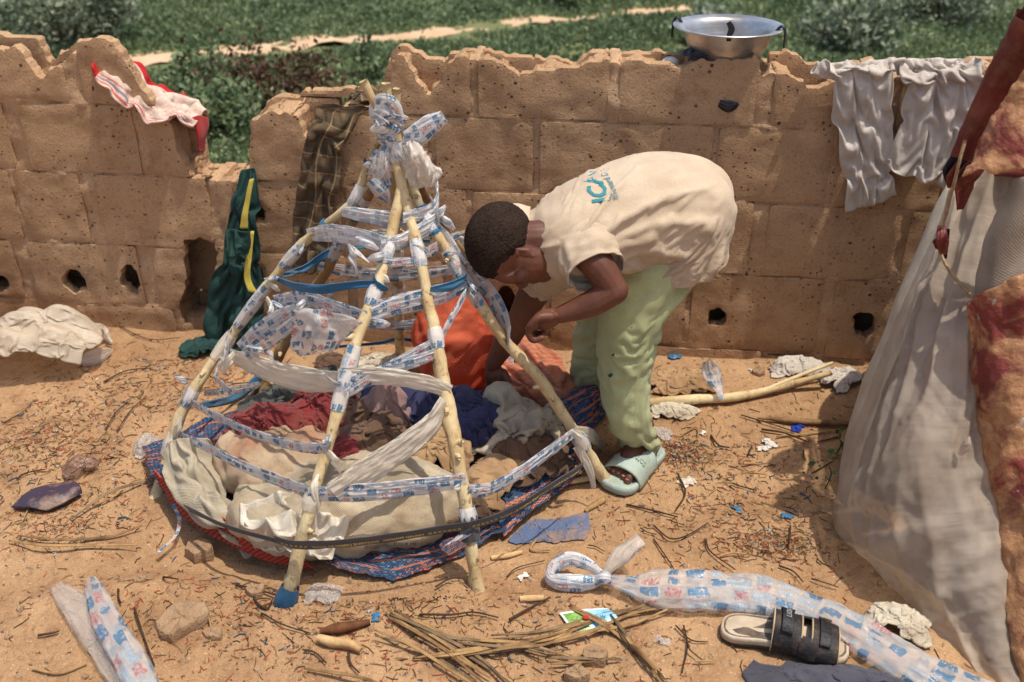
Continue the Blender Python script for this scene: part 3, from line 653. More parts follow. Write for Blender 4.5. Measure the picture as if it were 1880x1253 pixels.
SL, SR = -.75, 3.6
def lines(s):
    t = (s+.3)/2.4; return [-.30, .108+(.037-.108)*t, .324+(.306-.324)*t, .573+(.547-.573)*t, .796+(.779-.796)*t, 1.03]
JOINTS = {  # mortar joints of each course, as pixel ranges
    1: ([(-170, -155), (50, 76), (268, 296), (455, 470), (640, 658), (815, 830), (1000, 1012), (1258, 1270), (1508, 1530), (1755, 1775), (2000, 2015)], 560),
    2: ([(-110, -95), (30, 40), (155, 182), (384, 405), (622, 638), (856, 868), (1090, 1104), (1384, 1414), (1660, 1678), (1900, 1915)], 385),
    3: ([(-190, -170), (19, 48), (251, 273), (603, 618), (785, 800), (978, 992), (1308, 1320), (1532, 1544), (1745, 1762), (1960, 1975)], 265),
    4: ([(-110, -90), (122, 152), (464, 466), (862, 878), (1118, 1138), (1390, 1422), (1640, 1658), (1880, 1900)], 160),
    0: ([(-100, -90), (160, 172), (330, 345), (560, 570), (790, 800), (1120, 1130), (1400, 1412), (1640, 1650), (1900, 1910)], 640)}
mort = []
VOIDS = [(s_of(a, y)-e, s_of(b, y)+e, *sorted((W(a, y0)[1], W(a, y1)[1]))) for a, b, y, y0, y1, e in [
    (-60, 34, 120, 185, 40, 0), (48, 104, 150, 185, 60, 0), (545, 612, 250, 320, 140, 0), (738, 822, 150, 232, 60, 0), (928, 975, 130, 200, 60, 0), (1205, 1262, 120, 170, 60, 0), (1466, 1532, 150, 225, 60, 0), (312, 372, 260, 308, 170, 0), (890, 905, 100, 150, 60, 0)]]
VOIDS += [(h[:, 0].min()-.06, h[:, 0].max()+.06, h[:, 1].min()-.10, h[:, 1].max()+.10) for h in HOLES]
def in_void(s, z):
    c = np.zeros(s.shape, bool)
    for a, b, u, v in VOIDS: c |= (s > a) & (s < b) & (z > u) & (z < v)
    return c
HOLEBOX = [(h[:, 0].min()-.02, h[:, 0].max()+.02, h[:, 1].min()-.02, h[:, 1].max()+.02) for h in HOLES]
for c, (js, py) in JOINTS.items():
    edges = [SL]; gaps = []
    for a, b in js:
        sa, sb = s_of(a, py), s_of(b, py)
        if sa <= SL+.05 or sb >= SR-.05: continue
        gaps.append((sa, sb)); edges += [sa, sb]
    edges.append(SR)
    for k in range(0, len(edges), 2):
        s0, s1 = edges[k], edges[k+1]; sm = (s0+s1)/2; L_ = lines(sm); z0, z1 = L_[c]+.004, L_[c+1]-.004
        if c == 4: z1 = 1.03
        if (np.interp(np.linspace(s0, s1, 12), *TF).max() < z0+.01) and (np.interp(np.linspace(s0, s1, 12), *TB).max() < z0+.01): continue
        mf = lambda s, z: (z < topF(s)) & ~in_hole(s, z)
        mb = lambda s, z: z < topB(s)
        ss = np.linspace(s0, s1, 30)
        open_ = np.interp(ss, *TF).min() < z1-.01 or np.interp(ss, *TB).min() < z1-.01 or any(not (h[1] < s0 or h[0] > s1 or h[3] < z0 or h[2] > z1) for h in HOLEBOX)
        parts = []
        if open_:
            parts.append(slab(mf, s0, s1, z0, z1, 0, -.042, seed=c)); parts.append(slab(mb, s0, s1, z0, z1, -.158, -.20, seed=c+3))
            parts.append(slab(lambda s, z: (z < np.minimum(topF(s), topB(s))-.006+.012*pn(np.stack([s*30, z*0, s*0+3], -1))) & ~in_void(s, z), s0, s1, z0, z1, -.041, -.159, seed=c+5))
        else: parts.append(slab(mf, s0, s1, z0, z1, 0, -.20, seed=c, cell=.012))
        parts = [p for p in parts if p is not None]
        if not parts: continue
        V, Fc, uv = join(parts); o = mesh('block', V, Fc, M_BLOCK, wall); o.data.set_sharp_from_angle(angle=.32)
    for sa, sb in gaps:
        L_ = lines((sa+sb)/2); z1 = 1.02 if c == 4 else L_[c+1]
        m_ = slab(lambda s, z: (z < np.minimum(topF(s), topB(s)+.01)-.004) & ~in_hole(s, z), sa-.002, sb+.002, L_[c]-.004, z1, -.006, -.19, .011, .002, seed=c)
        if m_ is not None: mort.append(m_)
for c in (1, 2, 3, 4):
    for s0 in np.arange(SL, SR-.01, .29):
        s1 = min(s0+.292, SR); za = lines(s0)[c]; 
        m_ = slab(lambda s, z: (z < np.minimum(topF(s), topB(s))-.002) & ~in_hole(s, z), s0, s1, za-.012, za+.012, -.005, -.19, .012, .002, seed=c, cell=.008)
        if m_ is not None: mort.append(m_)
V, Fc, uv = join(mort); o = mesh('mortar', V, Fc, M_MORTAR, wall); o.data.set_sharp_from_angle(angle=.7)

# ------------------------------------------------------------------ the frame of tied branches
FC0 = np.array([-.33, 2.26]); FC1 = np.array([-.29, 2.26]); FZ = [0, .15, .3, .45, .55, .68, .80, .87, 1.2]; FR = [.58, .525, .45, .345, .27, .175, .09, .035, .03]
def fr_f(p):
    t = min(max(p[2]/.9, 0), 1); c = FC0*(1-t)+FC1*t; r = np.interp(p[2], FZ, FR); return math.hypot(p[0]-c[0], p[1]-c[1])-r
def dome(x, y, back=False, push=0.0):
    """where the ray through a pixel meets the frame's round outline, on its near or far side"""
    ds = np.linspace(1.5, 3.0, 301); f = np.array([fr_f(P(x, y, d)) for d in ds])-push; i = int(np.argmin(f)); inside = f < 0
    if not inside.any(): return P(x, y, ds[i])
    j = np.nonzero(inside)[0]; return P(x, y, ds[j[-1] if back else j[0]])
tent = thing('tent_frame', (FC0[0], FC0[1], 0), 'cone of peeled branches lashed with printed plastic strips, cloth strips and black ribbon', 'tent frame')
POLES = [  # pixel run from the ground up, far side or near, mean radius
    ([(525, 1108), (545, 1030), (568, 935), (600, 828), (628, 720), (655, 625), (685, 545), (706, 480), (728, 385), (738, 310), (716, 240), (692, 195), (666, 149)], 0, .0165),
    ([(880, 1104), (868, 1020), (856, 930), (838, 830), (820, 735), (800, 620), (785, 545), (765, 450), (748, 385), (728, 300), (716, 225), (708, 153)], 0, .0165),
    ([(1126, 903), (1090, 850), (1045, 778), (985, 690), (925, 622), (872, 545), (815, 452), (782, 400), (755, 340), (738, 285), (726, 230), (728, 163)], 0, .0155),
    ([(283, 932), (304, 850), (332, 760), (370, 695), (415, 630), (458, 570), (505, 508), (552, 452), (598, 412), (650, 368), (672, 310), (685, 278), (708, 246)], 0, .0145),
    ([(474, 765), (490, 705), (520, 635), (560, 560), (600, 495), (628, 440), (668, 372), (700, 318), (715, 262)], 1, .0165),
    ([(735, 668), (733, 600), (731, 520), (729, 450), (726, 380), (722, 300), (719, 240)], 1, .0165),
    ([(968, 700), (940, 630), (915, 575), (880, 520), (845, 462), (800, 395), (765, 330), (735, 262)], 1, .015)]
PW = []
for k, (px, bk, rad) in enumerate(POLES):
    pts = [G(*px[0], -.03)]+[dome(*q, back=bool(bk)) for q in px[1:]]
    pts = np.array(pts)
    n0 = len(pts)
    for i in range(1, n0-1):   # keep the run smooth in depth
        pts[i] = P(*px[i], .25*pts[i-1][1]+.5*pts[i][1]+.25*pts[i+1][1])
    for i in range(n0):   # above the tie the ends fan out round the axis
        if px[i][1] < 335: pts[i] = P(*px[i], 2.25+(-.03, -.035, -.015, .0, .015, .02, .03)[k]*(1 if px[i][1] > 270 else .5))
    PW.append(pts); rr = np.linspace(rad*1.1, rad*.58, n0)*(1+.10*RS.randn(n0))
    o = tube('pole', pts, rr, M_POLED if k == 4 or k == 6 else M_POLE, tent, 12, .28, k, m=70)
    r = np.random.RandomState(40+k)   # knots and the stubs of cut twigs
    C = cr(pts, 60)
    for j in r.choice(range(6, 34), 3, replace=False):
        c = C[j]; d = unit(np.array([r.randn(), -abs(r.randn())-.4, r.randn()*.6])); tube('knot', [c, c+d*(rad*.8+.004), c+d*(rad*.8+.012+.006*r.rand())], [rad*.8, .007, .004], M_POLE, o, 7, .3, m=7)
# blue cap on the foot of one pole, dark ties near the ground
c = PW[0][0]; V, Fc, uv = strand([G(523, 1112, -.01), G(527, 1098, .012), P(534, 1078, PW[0][1][1]-.03)], [.026, .026, .021], .95, 16, 3, (1, 0, 0), 14, .25); mesh('foot_wrap', V, Fc, M_NAVYCL, tent, uv=uv)
STRIPS = [  # style, pixel run, half-widths in metres, far side, name
    ('W', [(628, 388), (680, 398), (738, 404), (790, 388)], [.008, .018, .02, .01], 0), ('W', [(740, 400), (795, 385), (802, 345), (785, 308)], [.008, .018, .02, .01], 0),
    ('W', [(566, 432), (610, 428), (660, 436), (712, 446)], [.010, .022, .022, .008], 0), ('W', [(700, 452), (745, 440), (795, 410), (806, 392)], [.010, .02, .018, .008], 0),
    ('P', [(690, 478), (730, 483), (770, 478)], [.006, .012, .008], 0), ('P', [(766, 474), (800, 455), (842, 432)], [.009, .014, .008], 0),
    ('P', [(505, 552), (560, 548), (620, 566), (676, 582)], [.010, .019, .017, .010], 0), ('P', [(682, 576), (740, 558), (800, 545), (860, 522)], [.011, .026, .024, .010], 0),
    ('P', [(684, 560), (730, 552), (780, 538), (852, 518)], [.008, .012, .012, .008], 0),
    ('P', [(442, 640), (480, 606), (525, 578), (565, 560)], [.012, .020, .018, .008], 0), ('C', [(452, 654), (490, 632), (530, 600), (566, 566)], [.008, .014, .014, .006], 0),
    ('F', [(426, 655), (470, 672), (530, 692), (590, 700), (634, 698)], [.010, .026, .034, .026, .012], 0), ('F', [(622, 690), (670, 690), (730, 694), (790, 706), (826, 720)], [.014, .022, .022, .02, .014], 0),
    ('F', [(818, 735), (790, 780), (740, 822), (680, 862), (612, 905)], [.010, .024, .032, .036, .022], 0),
    ('P', [(345, 735), (400, 766), (470, 798), (540, 818), (602, 826)], [.008, .012, .013, .014, .014], 0), ('P', [(326, 798), (380, 822), (450, 858), (520, 886), (568, 902)], [.008, .013, .016, .017, .012], 0),
    ('P', [(566, 908), (640, 906), (720, 900), (800, 890), (856, 882)], [.012, .024, .024, .022, .014], 0), 
    ('P', [(858, 902), (900, 898), (955, 868), (1005, 832), (1052, 796)], [.014, .016, .02, .018, .012], 0), ('F', [(1050, 792), (1085, 800), (1108, 822)], [.012, .018, .006], 0), ('F', [(1060, 820), (1082, 862), (1090, 896)], [.012, .010, .004], 0),
    ('P', [(632, 726), (690, 690), (750, 655), (802, 628)], [.010, .014, .014, .010], 0), ('P', [(640, 700), (700, 682), (760, 664), (806, 648)], [.010, .014, .016, .010], 0),
    ('P', [(800, 645), (818, 605), (842, 562), (864, 522)], [.010, .012, .012, .009], 0),
    ('C', [(585, 488), (650, 500), (720, 506), (800, 500), (850, 490)], [.008, .018, .018, .018, .008], 1), ('C', [(600, 588), (660, 596), (735, 598), (800, 590), (870, 596), (915, 592)], [.008, .014, .016, .014, .01, .008], 1),
    ('C', [(560, 545), (530, 552), (500, 560)], [.01, .016, .008], 1), ('P', [(520, 628), (560, 590), (600, 560), (610, 520)], [.008, .010, .012, .008], 1), ('C', [(640, 444), (690, 430), (730, 432)], [.008, .014, .008], 1),
    ('C', [(868, 494), (905, 545), (930, 600), (935, 640)], [.010, .022, .02, .008], 0), ('P', [(420, 640), (395, 690), (402, 700), (430, 722)], [.008, .009, .008, .005], 0), ('C', [(432, 604), (418, 640), (410, 668)], [.01, .016, .01], 0),
    ('W', [(800, 400), (808, 425), (830, 455), (852, 486)], [.010, .016, .016, .012], 0), ('F', [(840, 430), (858, 428), (860, 455), (848, 470)], [.005, .005, .005, .004], 0), ('C', [(478, 706), (440, 715), (375, 722)], [.008, .012, .006], 1)]
SM = {'P': M_PRINT, 'C': M_PRINTC, 'F': M_FILM, 'W': M_FILMW}
for k, (st, px, w, bk) in enumerate(STRIPS):
    pts = np.array([dome(*q, back=bool(bk), push=.012) for q in px]); a, b = pts[0].copy(), pts[-1].copy()
    for i in range(1, len(pts)-1):   # a strip runs straight between poles: chord, not bulge
        f = i/(len(pts)-1); dch = a[1]*(1-f)+b[1]*f; pts[i] = P(*px[i], .3*pts[i][1]+.7*dch)
    V, Fc, uv = strand(pts, [.98*(.42*max(w)+.58*x) for x in w], .09, 48, k, None, None, .22); mesh('plastic_strip', V, Fc, SM[st], tent, uv=uv)
# wraps wound round the poles where strips are tied
WR = [(0, .31, .42, 'P'), (0, .485, .54, 'P'), (0, .17, .2, 'F'), (0, .59, .63, 'W'), (1, .44, .48, 'P'), (1, .60, .66, 'W'), (1, .15, .19, 'P'), (2, .44, .56, 'P'), (2, .58, .68, 'W'), (2, .13, .17, 'P'), (3, .30, .37, 'F'), (3, .38, .50, 'P'), (3, .53, .60, 'P'), (3, .74, .80, 'W'), (3, .19, .24, 'P'), (3, .10, .15, 'F'), (4, .55, .66, 'P'), (4, .74, .78, 'P'), (5, .30, .34, 'P'), (5, .45, .5, 'W'), (6, .4, .6, 'C'), (6, .7, .8, 'W')]
for k, (pi, a, b, st) in enumerate(WR):
    C = cr(PW[pi], 200); i0, i1 = int(a*199), max(int(b*199), int(a*199)+6); seg = C[i0:i1:max(1, (i1-i0)//5)]
    rl = POLES[pi][2]*(1.1-.52*(a+b)/2); rw = np.array([1.02, 1.16, 1.24, 1.14, 1.03])*rl+.0012
    V, Fc, uv = strand(seg, rw, .97, 24, k+50, (1, 0, 0), 20, .16); mesh('plastic_wrap', V, Fc, SM[st], tent, uv=uv)
# loose ends at the knots
for k, (x, y, dx, dy, st) in enumerate([(490, 548, 14, 40, 'F'), (500, 556, 26, 30, 'P'), (682, 590, 26, 6, 'P'), (705, 470, -22, 6, 'W'), (800, 395, 14, -14, 'W'), (808, 400, 20, 18, 'W'), (430, 650, -16, 30, 'F'), (455, 640, 30, 8, 'P'), (604, 832, 16, 30, 'F'), (860, 520, 14, 34, 'P'), (1050, 795, 20, 26, 'F'), (320, 800, 10, -30, 'F'), (322, 806, -14, 26, 'F'), (345, 700, -18, -6, 'P'), (500, 560, -4, 34, 'W'), (845, 440, 18, 14, 'W'), (1062, 800, 6, 44, 'F'), (640, 452, 12, 44, 'W'), (560, 556, -14, 18, 'W'), (655, 440, 30, 16, 'W')]):
    a = dome(x, y, push=.02); b = P(x+dx*.6, y+dy*.4, a[1]-.02); c = P(x+dx*1.3, y+dy*1.2, a[1]-.01); V, Fc, uv = strand([a, b, c], [.008, .010, .004], .3, 12, k+90, None, 14, .6); mesh('loose_end', V, Fc, SM[st], tent, uv=uv)
r = np.random.RandomState(5)
for k in range(16):   # frayed shreds all over the lashings
    pi = r.randint(0, 5); C = cr(PW[pi], 100); c = C[int(8+62*r.rand())]; c = c+np.array([0, -.012, 0]); d = r.randn(3)*[.022, .010, .016]-[0, .004, .016]
    V, Fc, uv = strand([c-d*.3, c+d*.5+r.randn(3)*.006, c+d*1.3], [.004, .007+.005*r.rand(), .002], .25, 28, k+300, r.randn(3), 14, .7); mesh('loose_end', V, Fc, [M_PRINT, M_FILMW, M_PRINTC, M_FILM][k % 4], tent, uv=uv)
# a torn bag hanging from a strip
ct = [[P(536, 568, 1.93), P(575, 566, 1.915), P(620, 575, 1.90), P(668, 588, 1.89)], [P(540, 600, 1.94), P(580, 602, 1.90), P(622, 605, 1.905), P(650, 606, 1.90)], [P(535, 632, 1.94), P(572, 640, 1.91), P(610, 632, 1.90), P(632, 624, 1.91)], [P(548, 648, 1.945), P(572, 654, 1.93), P(600, 645, 1.92), P(618, 636, 1.92)]]
sheet('hanging_bag', ct, M_PRINTC, tent, 40, 40, lambda S, U, V: .010*crumple(S, 16, 3), .0008, .006)
# cloth strips
BL = [(M_BLUECL, [(508, 512), (545, 526), (590, 531), (640, 524), (690, 520)], [.006, .010, .012, .010, .008], 0), (M_BLUECL, [(688, 508), (694, 524), (712, 532)], [.014, .012, .006], 0), (M_BLUECL, [(790, 532), (826, 526), (856, 510)], [.006, .012, .010], 0), (M_BLUECL, [(512, 508), (560, 492), (600, 466), (640, 446)], [.005, .011, .010, .006], 1),
      (M_BLUECL, [(640, 452), (660, 450), (700, 446)], [.009, .012, .006], 1), (M_BLUECL, [(492, 676), (465, 705), (430, 732), (368, 746)], [.012, .015, .014, .010], 1), (M_NAVYCL, [(590, 640), (650, 634), (700, 630), (735, 622), (790, 632), (850, 640), (905, 634)], [.004, .005, .006, .006, .006, .006, .005], 1), (M_BLUECL, [(764, 442), (790, 443)], [.005, .005], 1)]
for k, (m, px, w, bk) in enumerate(BL):
    pts = np.array([dome(*q, back=bool(bk), push=.022) for q in px]); V, Fc, uv = band(pts, w, 7, None, k, .4); mesh('cloth_strip', V, Fc, m, tent, uv=uv, thick=.002)
for k, (pi, f, m) in enumerate([(3, .665, M_BLUECL), (4, .70, M_BLUECL), (2, .585, M_BLUECL), (4, .33, M_BLUECL), (5, .28, M_NAVYCL), (2, .66, M_BLUECL), (3, .86, M_NAVYCL)]):
    C = cr(PW[pi], 200); i = int(f*199); rl = POLES[pi][2]*(1.1-.52*f); V, Fc, uv = strand(C[i-1:i+3], [rl*1.1, rl*1.25, rl*1.25, rl*1.1], .95, 24, k+30, (1, 0, 0), 12, .15); mesh('cloth_tie', V, Fc, m, tent, uv=uv)
for k, (x, y) in enumerate([(838, 640), (842, 640)]):
    a = dome(x, y, True, .03); V, Fc, uv = band([a, P(x+4, y+14, a[1]), P(x-2+k*6, y+32, a[1])], [.004, .009, .004], 5, (1, 0, 0), k+9); mesh('cloth_end', V, Fc, M_NAVYCL, tent, uv=uv, thick=.002)
# black ribbon with gold lettering
def ribbon(px, w, push, side=None, back=False, k=80):
    pts = np.array([dome(*q, back=back, push=push) for q in px]); return pts
R1 = ribbon([(505, 990), (545, 1000), (620, 998), (700, 989), (780, 977), (858, 965)], .011, .03); R2 = ribbon([(858, 965), (900, 954), (950, 932), (1010, 894), (1068, 858)], .011, .03); R3 = ribbon([(280, 878), (310, 912), (350, 936), (420, 968), (505, 992)], .011, .02)
for pts, w in ((R1, .0165), (R2, .0155), (R3, .010)):
    V, Fc, uv = band(pts, [w, w, w*1.05, w*.95, w], 7, (0, -.35, 1), 3, .12, 90); o = mesh('ribbon', V, Fc, M_RIBBON, tent, uv=uv, thick=.0016)
    if pts is R3: continue
    S = V.reshape(90, 7, 3)
    TX = 'X X X X X X X   LIMITED EDITION   EXCLUSIVE FABRIC BY WOOL   X X X X X X' if pts is R1 else 'LIMITED   X X X X X X X   EXCLUSIVE FABRIC BY WOOL  X X X X X X'
    tv, tf = text_arrays(TX, .0125, 0, .0004); Lr = np.concatenate([[0], np.cumsum(np.linalg.norm(np.diff(S[:, 3], axis=0), axis=1))])
    x = tv[:, 0]/tv[:, 0].max()*Lr[-1]*.94+Lr[-1]*.03; x = Lr[-1]-x; y = -(tv[:, 1]-.0045)/.0135*.62-.42   # lettering hangs upside down
    fi = np.interp(x, Lr, np.arange(90)); i = np.clip(fi.astype(int), 0, 88); f = (fi-i)[:, None]; vj = np.clip((y+1)*3, 0, 5.999); j = vj.astype(int); g = (vj-j)[:, None]
    Q = (S[i, j]*(1-f)+S[i+1, j]*f)*(1-g)+(S[i, j+1]*(1-f)+S[i+1, j+1]*f)*g; N = gnormals(S)[i, j]; N = np.where((N[:, 1] > 0)[:, None], -N, N)
    mesh('lettering', Q+N*.0018, tf, M_GOLD, o, smooth=False)
V, Fc, uv = strand(cr(PW[1], 200)[24:36:3], [.021, .0225, .0225, .021], .95, 14, 77, (1, 0, 0), 10, .1); mesh('ribbon_turn', V, Fc, M_RIBBON, tent, uv=uv)
RB = ribbon([(478, 712), (450, 738), (410, 772), (372, 800)], .008, .0, back=True); V, Fc, uv = band(RB, [.008]*4, 5, None, 8, .2); mesh('ribbon', V, Fc, M_RIBBON, tent, uv=uv, thick=.0016)
# tied top: wrapped bundle, wine cloth, flying ends
ax = np.array([P(722, 258, 2.25), P(716, 238, 2.25), P(712, 215, 2.25), P(704, 195, 2.25), P(698, 182, 2.25)])
V, Fc, uv = strand(ax, [.014, .027, .033, .031, .024], .9, 44, 5, (1, 0, 0), 40, .5); mesh('top_wrap', V, Fc, M_FILMW, tent, uv=uv)
V, Fc, uv = strand([P(688, 208, 2.222), P(698, 206, 2.215), P(712, 203, 2.215), P(724, 196, 2.222)], [.006, .009, .009, .005], .5, 20, 9, None, 20, .6); mesh('wine_tie', V, Fc, M_WINE, tent, uv=uv)
TOP = [('P', [(742, 250), (766, 246), (790, 230), (815, 214)], [.010, .024, .022, .014]), ('W', [(740, 262), (762, 262), (778, 252)], [.012, .018, .006]), ('C', [(690, 190), (700, 185), (722, 196), (740, 232)], [.008, .014, .016, .008]), ('W', [(700, 276), (698, 305), (692, 330)], [.012, .018, .008]), ('C', [(712, 268), (705, 300), (715, 340)], [.012, .016, .006]), ('W', [(728, 262), (735, 285), (752, 300)], [.014, .016, .008]), ('C', [(680, 330), (700, 350), (715, 372)], [.014, .02, .006]), ('W', [(690, 325), (694, 342), (704, 352)], [.008, .012, .006])]
r = np.random.RandomState(77)
for j in range(12):
    x0, y0 = 716+r.randn()*14, 200+110*r.rand(); TOP.append(('WCPC'[j % 4], [(x0, y0), (x0+r.randn()*12, y0+10+r.randn()*6), (x0+r.randn()*26, y0+24*r.rand()+8)], [.006, .012+.008*r.rand(), .004]))
for k, (st, px, w) in enumerate(TOP):
    V, Fc, uv = strand([P(*q, 2.21) for q in px], w, .4, 18, k+120, None, 22, .5); mesh('top_end', V, Fc, SM[st], tent, uv=uv)
ct = [[P(748, 268, 2.20), P(754, 266, 2.20), P(760, 270, 2.20)], [P(746, 290, 2.20), P(765, 285, 2.17), P(782, 296, 2.20)], [P(750, 325, 2.21), P(778, 318, 2.17), P(806, 318, 2.20)], [P(756, 338, 2.22), P(778, 342, 2.19), P(800, 334, 2.20)]]
sheet('top_flap', ct, M_FILMC, tent, 50, 60, lambda S, U, V: .012*ridge(np.stack([V*120, U*7, U*0], -1))+.006*crumple(S, 30, 3), .0008, .006)
for k, px in enumerate([[(690, 325), (700, 345), (712, 356)], [(706, 290), (710, 312), (712, 330)], [(735, 306), (740, 312), (746, 316)]]):
    V, Fc, uv = strand([P(*q, 2.22) for q in px], [.006, .009, .006], .7, 12, k+140, None, 12, .5); mesh('orange_tie', V, Fc, M_ORANGETIE, tent, uv=uv)

# ------------------------------------------------------------------ what lies inside and round the frame
def ctrl_px(rows): return [[(G(x, y, z)) for x, y, z in row] for row in rows]
cr_d = lambda amp, sc, seed: (lambda S, U, V: amp*crumple(S, sc, seed))
# woven mat: a shallow bowl under everything, its rim turned up, a corner folded over by the boy's feet
rows = [[(262, 822, .05), (420, 760, .02), (600, 740, .01), (800, 740, .02), (960, 740, .03), (1090, 760, .05)],
        [(285, 880, .07), (430, 860, .02), (620, 850, .015), (800, 850, .015), (960, 850, .02), (1065, 830, .06)],
        [(352, 910, .06), (470, 940, .02), (640, 960, .012), (800, 950, .012), (940, 920, .015), (1040, 880, .05)],
        [(465, 955, .04), (570, 985, .03), (680, 1015, .02), (790, 1000, .02), (880, 965, .02), (985, 915, .04)],
        [(545, 1000, .035), (610, 1040, .03), (720, 1062, .025), (800, 1040, .02), (890, 995, .02), (975, 940, .03)]]
mato = sheet('woven_mat', ctrl_px(rows), M_MAT, None, 80, 90, lambda S, U, V: .006*crumple(S, 9, 2)+.008*pn(S*11), .004, .008, 2, .004)
tag(mato, 'blue and orange woven plastic mat spread under the sacks, its frayed edge showing', 'mat')
rows = [[(985, 770, .06), (1020, 738, .12), (1060, 714, .16), (1092, 708, .17)], [(1000, 800, .07), (1040, 768, .13), (1078, 745, .16), (1106, 722, .16)], [(1020, 845, .05), (1056, 812, .09), (1092, 786, .11), (1108, 765, .11)]]
sheet('folded_corner', ctrl_px(rows), M_MAT, mato, 40, 40, lambda S, U, V: .007*crumple(S, 13, 5), .004, .004, 5)
rows = [[(900, 900, .06), (950, 880, .07), (1000, 850, .07), (1055, 812, .06)], [(910, 930, .05), (960, 905, .06), (1010, 875, .06), (1070, 842, .05)], [(925, 985, .01), (970, 945, .02), (1020, 905, .02), (1072, 866, .02)]]
sheet('folded_edge', ctrl_px(rows), M_MAT, mato, 40, 50, lambda S, U, V: .006*crumple(S, 13, 6)+.004*ridge(np.stack([V*40, U*9, U*0], -1)), .004, .004, 6)
# red net sack along the near rim
rows = [[(282, 862, .09), (330, 905, .09), (400, 945, .09), (470, 980, .08), (560, 1010, .07)], [(290, 885, .06), (335, 930, .06), (410, 975, .05), (480, 1010, .045), (560, 1030, .035)], [(300, 900, .035), (350, 960, .03), (430, 1005, .02), (500, 1032, .015), (580, 1046, .01)]]
o = sheet('net_sack', ctrl_px(rows), M_REDMESH, None, 30, 70, lambda S, U, V: .004*crumple(S, 10, 7), .003); tag(o, 'red net sack wedged under the white sacks along the ribbon', 'sack')
# sacks
a = G(635, 975, .08); o = lump('woven_sack', (a[0], 1.965, .085), (.285, .135, .092), (0, 0, .10), M_SACK, None, 3, .010, 7, 110, 70, .85, .02, lambda L: .012*ridge(np.stack([L[..., 0]*5, L[..., 1]*9+L[..., 0]*4, L[..., 2]*3], -1))+.008*crumple(L, 15, 5))
tag(o, 'large off-white woven sack lying full across the mouth of the frame', 'sack')
sk = o
for k, (px, py, tx, sz) in enumerate([(668, 1008, 'SINGER', .011), (722, 1003, 'FLOUR MILLS', .012), (735, 1014, 'NET 50 kg', .008)]):
    tv, tf = text_arrays(tx, sz); me = o.data; bv = BVHTree.FromPolygons([tuple(v.co) for v in me.vertices], [tuple(p.vertices) for p in me.polygons]); base = np.array(WLOC[o.name]); Q = []
    for x, y, _ in tv:
        c = P(px+x*760, py-y*760, 1.0); d = Vector(c-CAMP).normalized(); h = bv.ray_cast(Vector(CAMP-base), d); Q.append(np.array(h[0])+base-np.array(d)*.002 if h[0] is not None else G(px+x*760, py-y*760, .05))
    mesh('print', np.array(Q), tf, M_BROWN, o, smooth=False)
a = G(500, 885, .13); o = lump('woven_sack', (a[0]+.01, 2.10, .09), (.185, .12, .095), (0, 0, -.35), M_SACKP, None, 8, .011, 8, 100, 64, .9, .02, lambda L: .016*ridge(np.stack([L[..., 0]*7+L[..., 2]*5, L[..., 1]*4, L[..., 2]*9], -1))+.006*crumple(L, 19, 6))
tag(o, 'peach-stained woven sack bulging behind the printed plastic strip', 'sack')
rows = [[(300, 828, .14), (318, 806, .17), (345, 800, .18), (385, 806, .17)], [(298, 872, .11), (330, 850, .15), (360, 846, .16), (392, 850, .14)], [(330, 915, .08), (365, 905, .13), (395, 900, .13), (425, 905, .11)], [(395, 960, .07), (420, 950, .10), (450, 945, .11), (480, 948, .09)], [(455, 985, .06), (475, 975, .09), (505, 968, .10), (530, 970, .08)]]
o = soft_sheet('sack_mouth', ctrl_px(rows), M_SACKL, sk, 56, 36, 1.10, 1.45, .002, 9, .5, .10, (14, 12))
rows = [[(440, 925, .16), (500, 905, .18), (560, 900, .17), (620, 905, .16)], [(450, 955, .15), (505, 945, .18), (560, 940, .17), (640, 950, .16)], [(470, 975, .10), (520, 972, .15), (570, 980, .14), (620, 990, .12)], [(500, 1000, .08), (540, 1005, .10), (570, 1015, .10), (600, 1020, .09)]]
o = soft_sheet('plastic_sheet', ctrl_px(rows), M_FILM, None, 44, 50, 1.35, 1.15, .001, 10, .5, .06, (14, 12)); tag(o, 'creased beige plastic sheet knotted over the front of the white sack', 'plastic sheet')
# rear: red-orange tarp bundle and striped orange sack
a = G(835, 690, .0); o = lump('tarp_bundle', (a[0]+.01, a[1]-.02, .12), (.125, .10, .155), (0, -.1, .2), M_ORTARP, None, 12, .010, 9, 90, 60, .7, .0, lambda L: .010*ridge(np.stack([L[..., 0]*6, L[..., 1]*6, L[..., 2]*14], -1))+.006*crumple(L, 17, 7)); tag(o, 'red-orange tarpaulin bundle standing against the foot of the wall', 'bundle')
rows = [[P(905, 590, 2.72), P(945, 600, 2.66), P(985, 625, 2.63), P(1020, 655, 2.62)], [P(905, 640, 2.60), P(955, 640, 2.54), P(1005, 660, 2.52), P(1045, 680, 2.55)], [P(930, 690, 2.47), P(980, 700, 2.42), P(1030, 705, 2.42), P(1062, 695, 2.48)], [P(960, 735, 2.42), P(1000, 740, 2.38), P(1040, 735, 2.38), P(1066, 712, 2.44)]]
o = soft_sheet('woven_sack', rows, M_ORSACK, None, 44, 44, 1.12, 1.15, .003, 13, .3, .1); tag(o, 'orange and white striped woven sack slumped behind the boy\'s arm', 'sack')
heap('filling', (G(1000, 715)[0], 2.55, .0), .12, .12, .13, 0, M_ORSACK, o, 14, .012, 8)
rows = [[P(880, 620, 2.70), P(905, 640, 2.62), P(915, 680, 2.55), P(935, 715, 2.48)], [P(905, 600, 2.70), P(930, 625, 2.6), P(948, 680, 2.5), P(968, 725, 2.42)]]
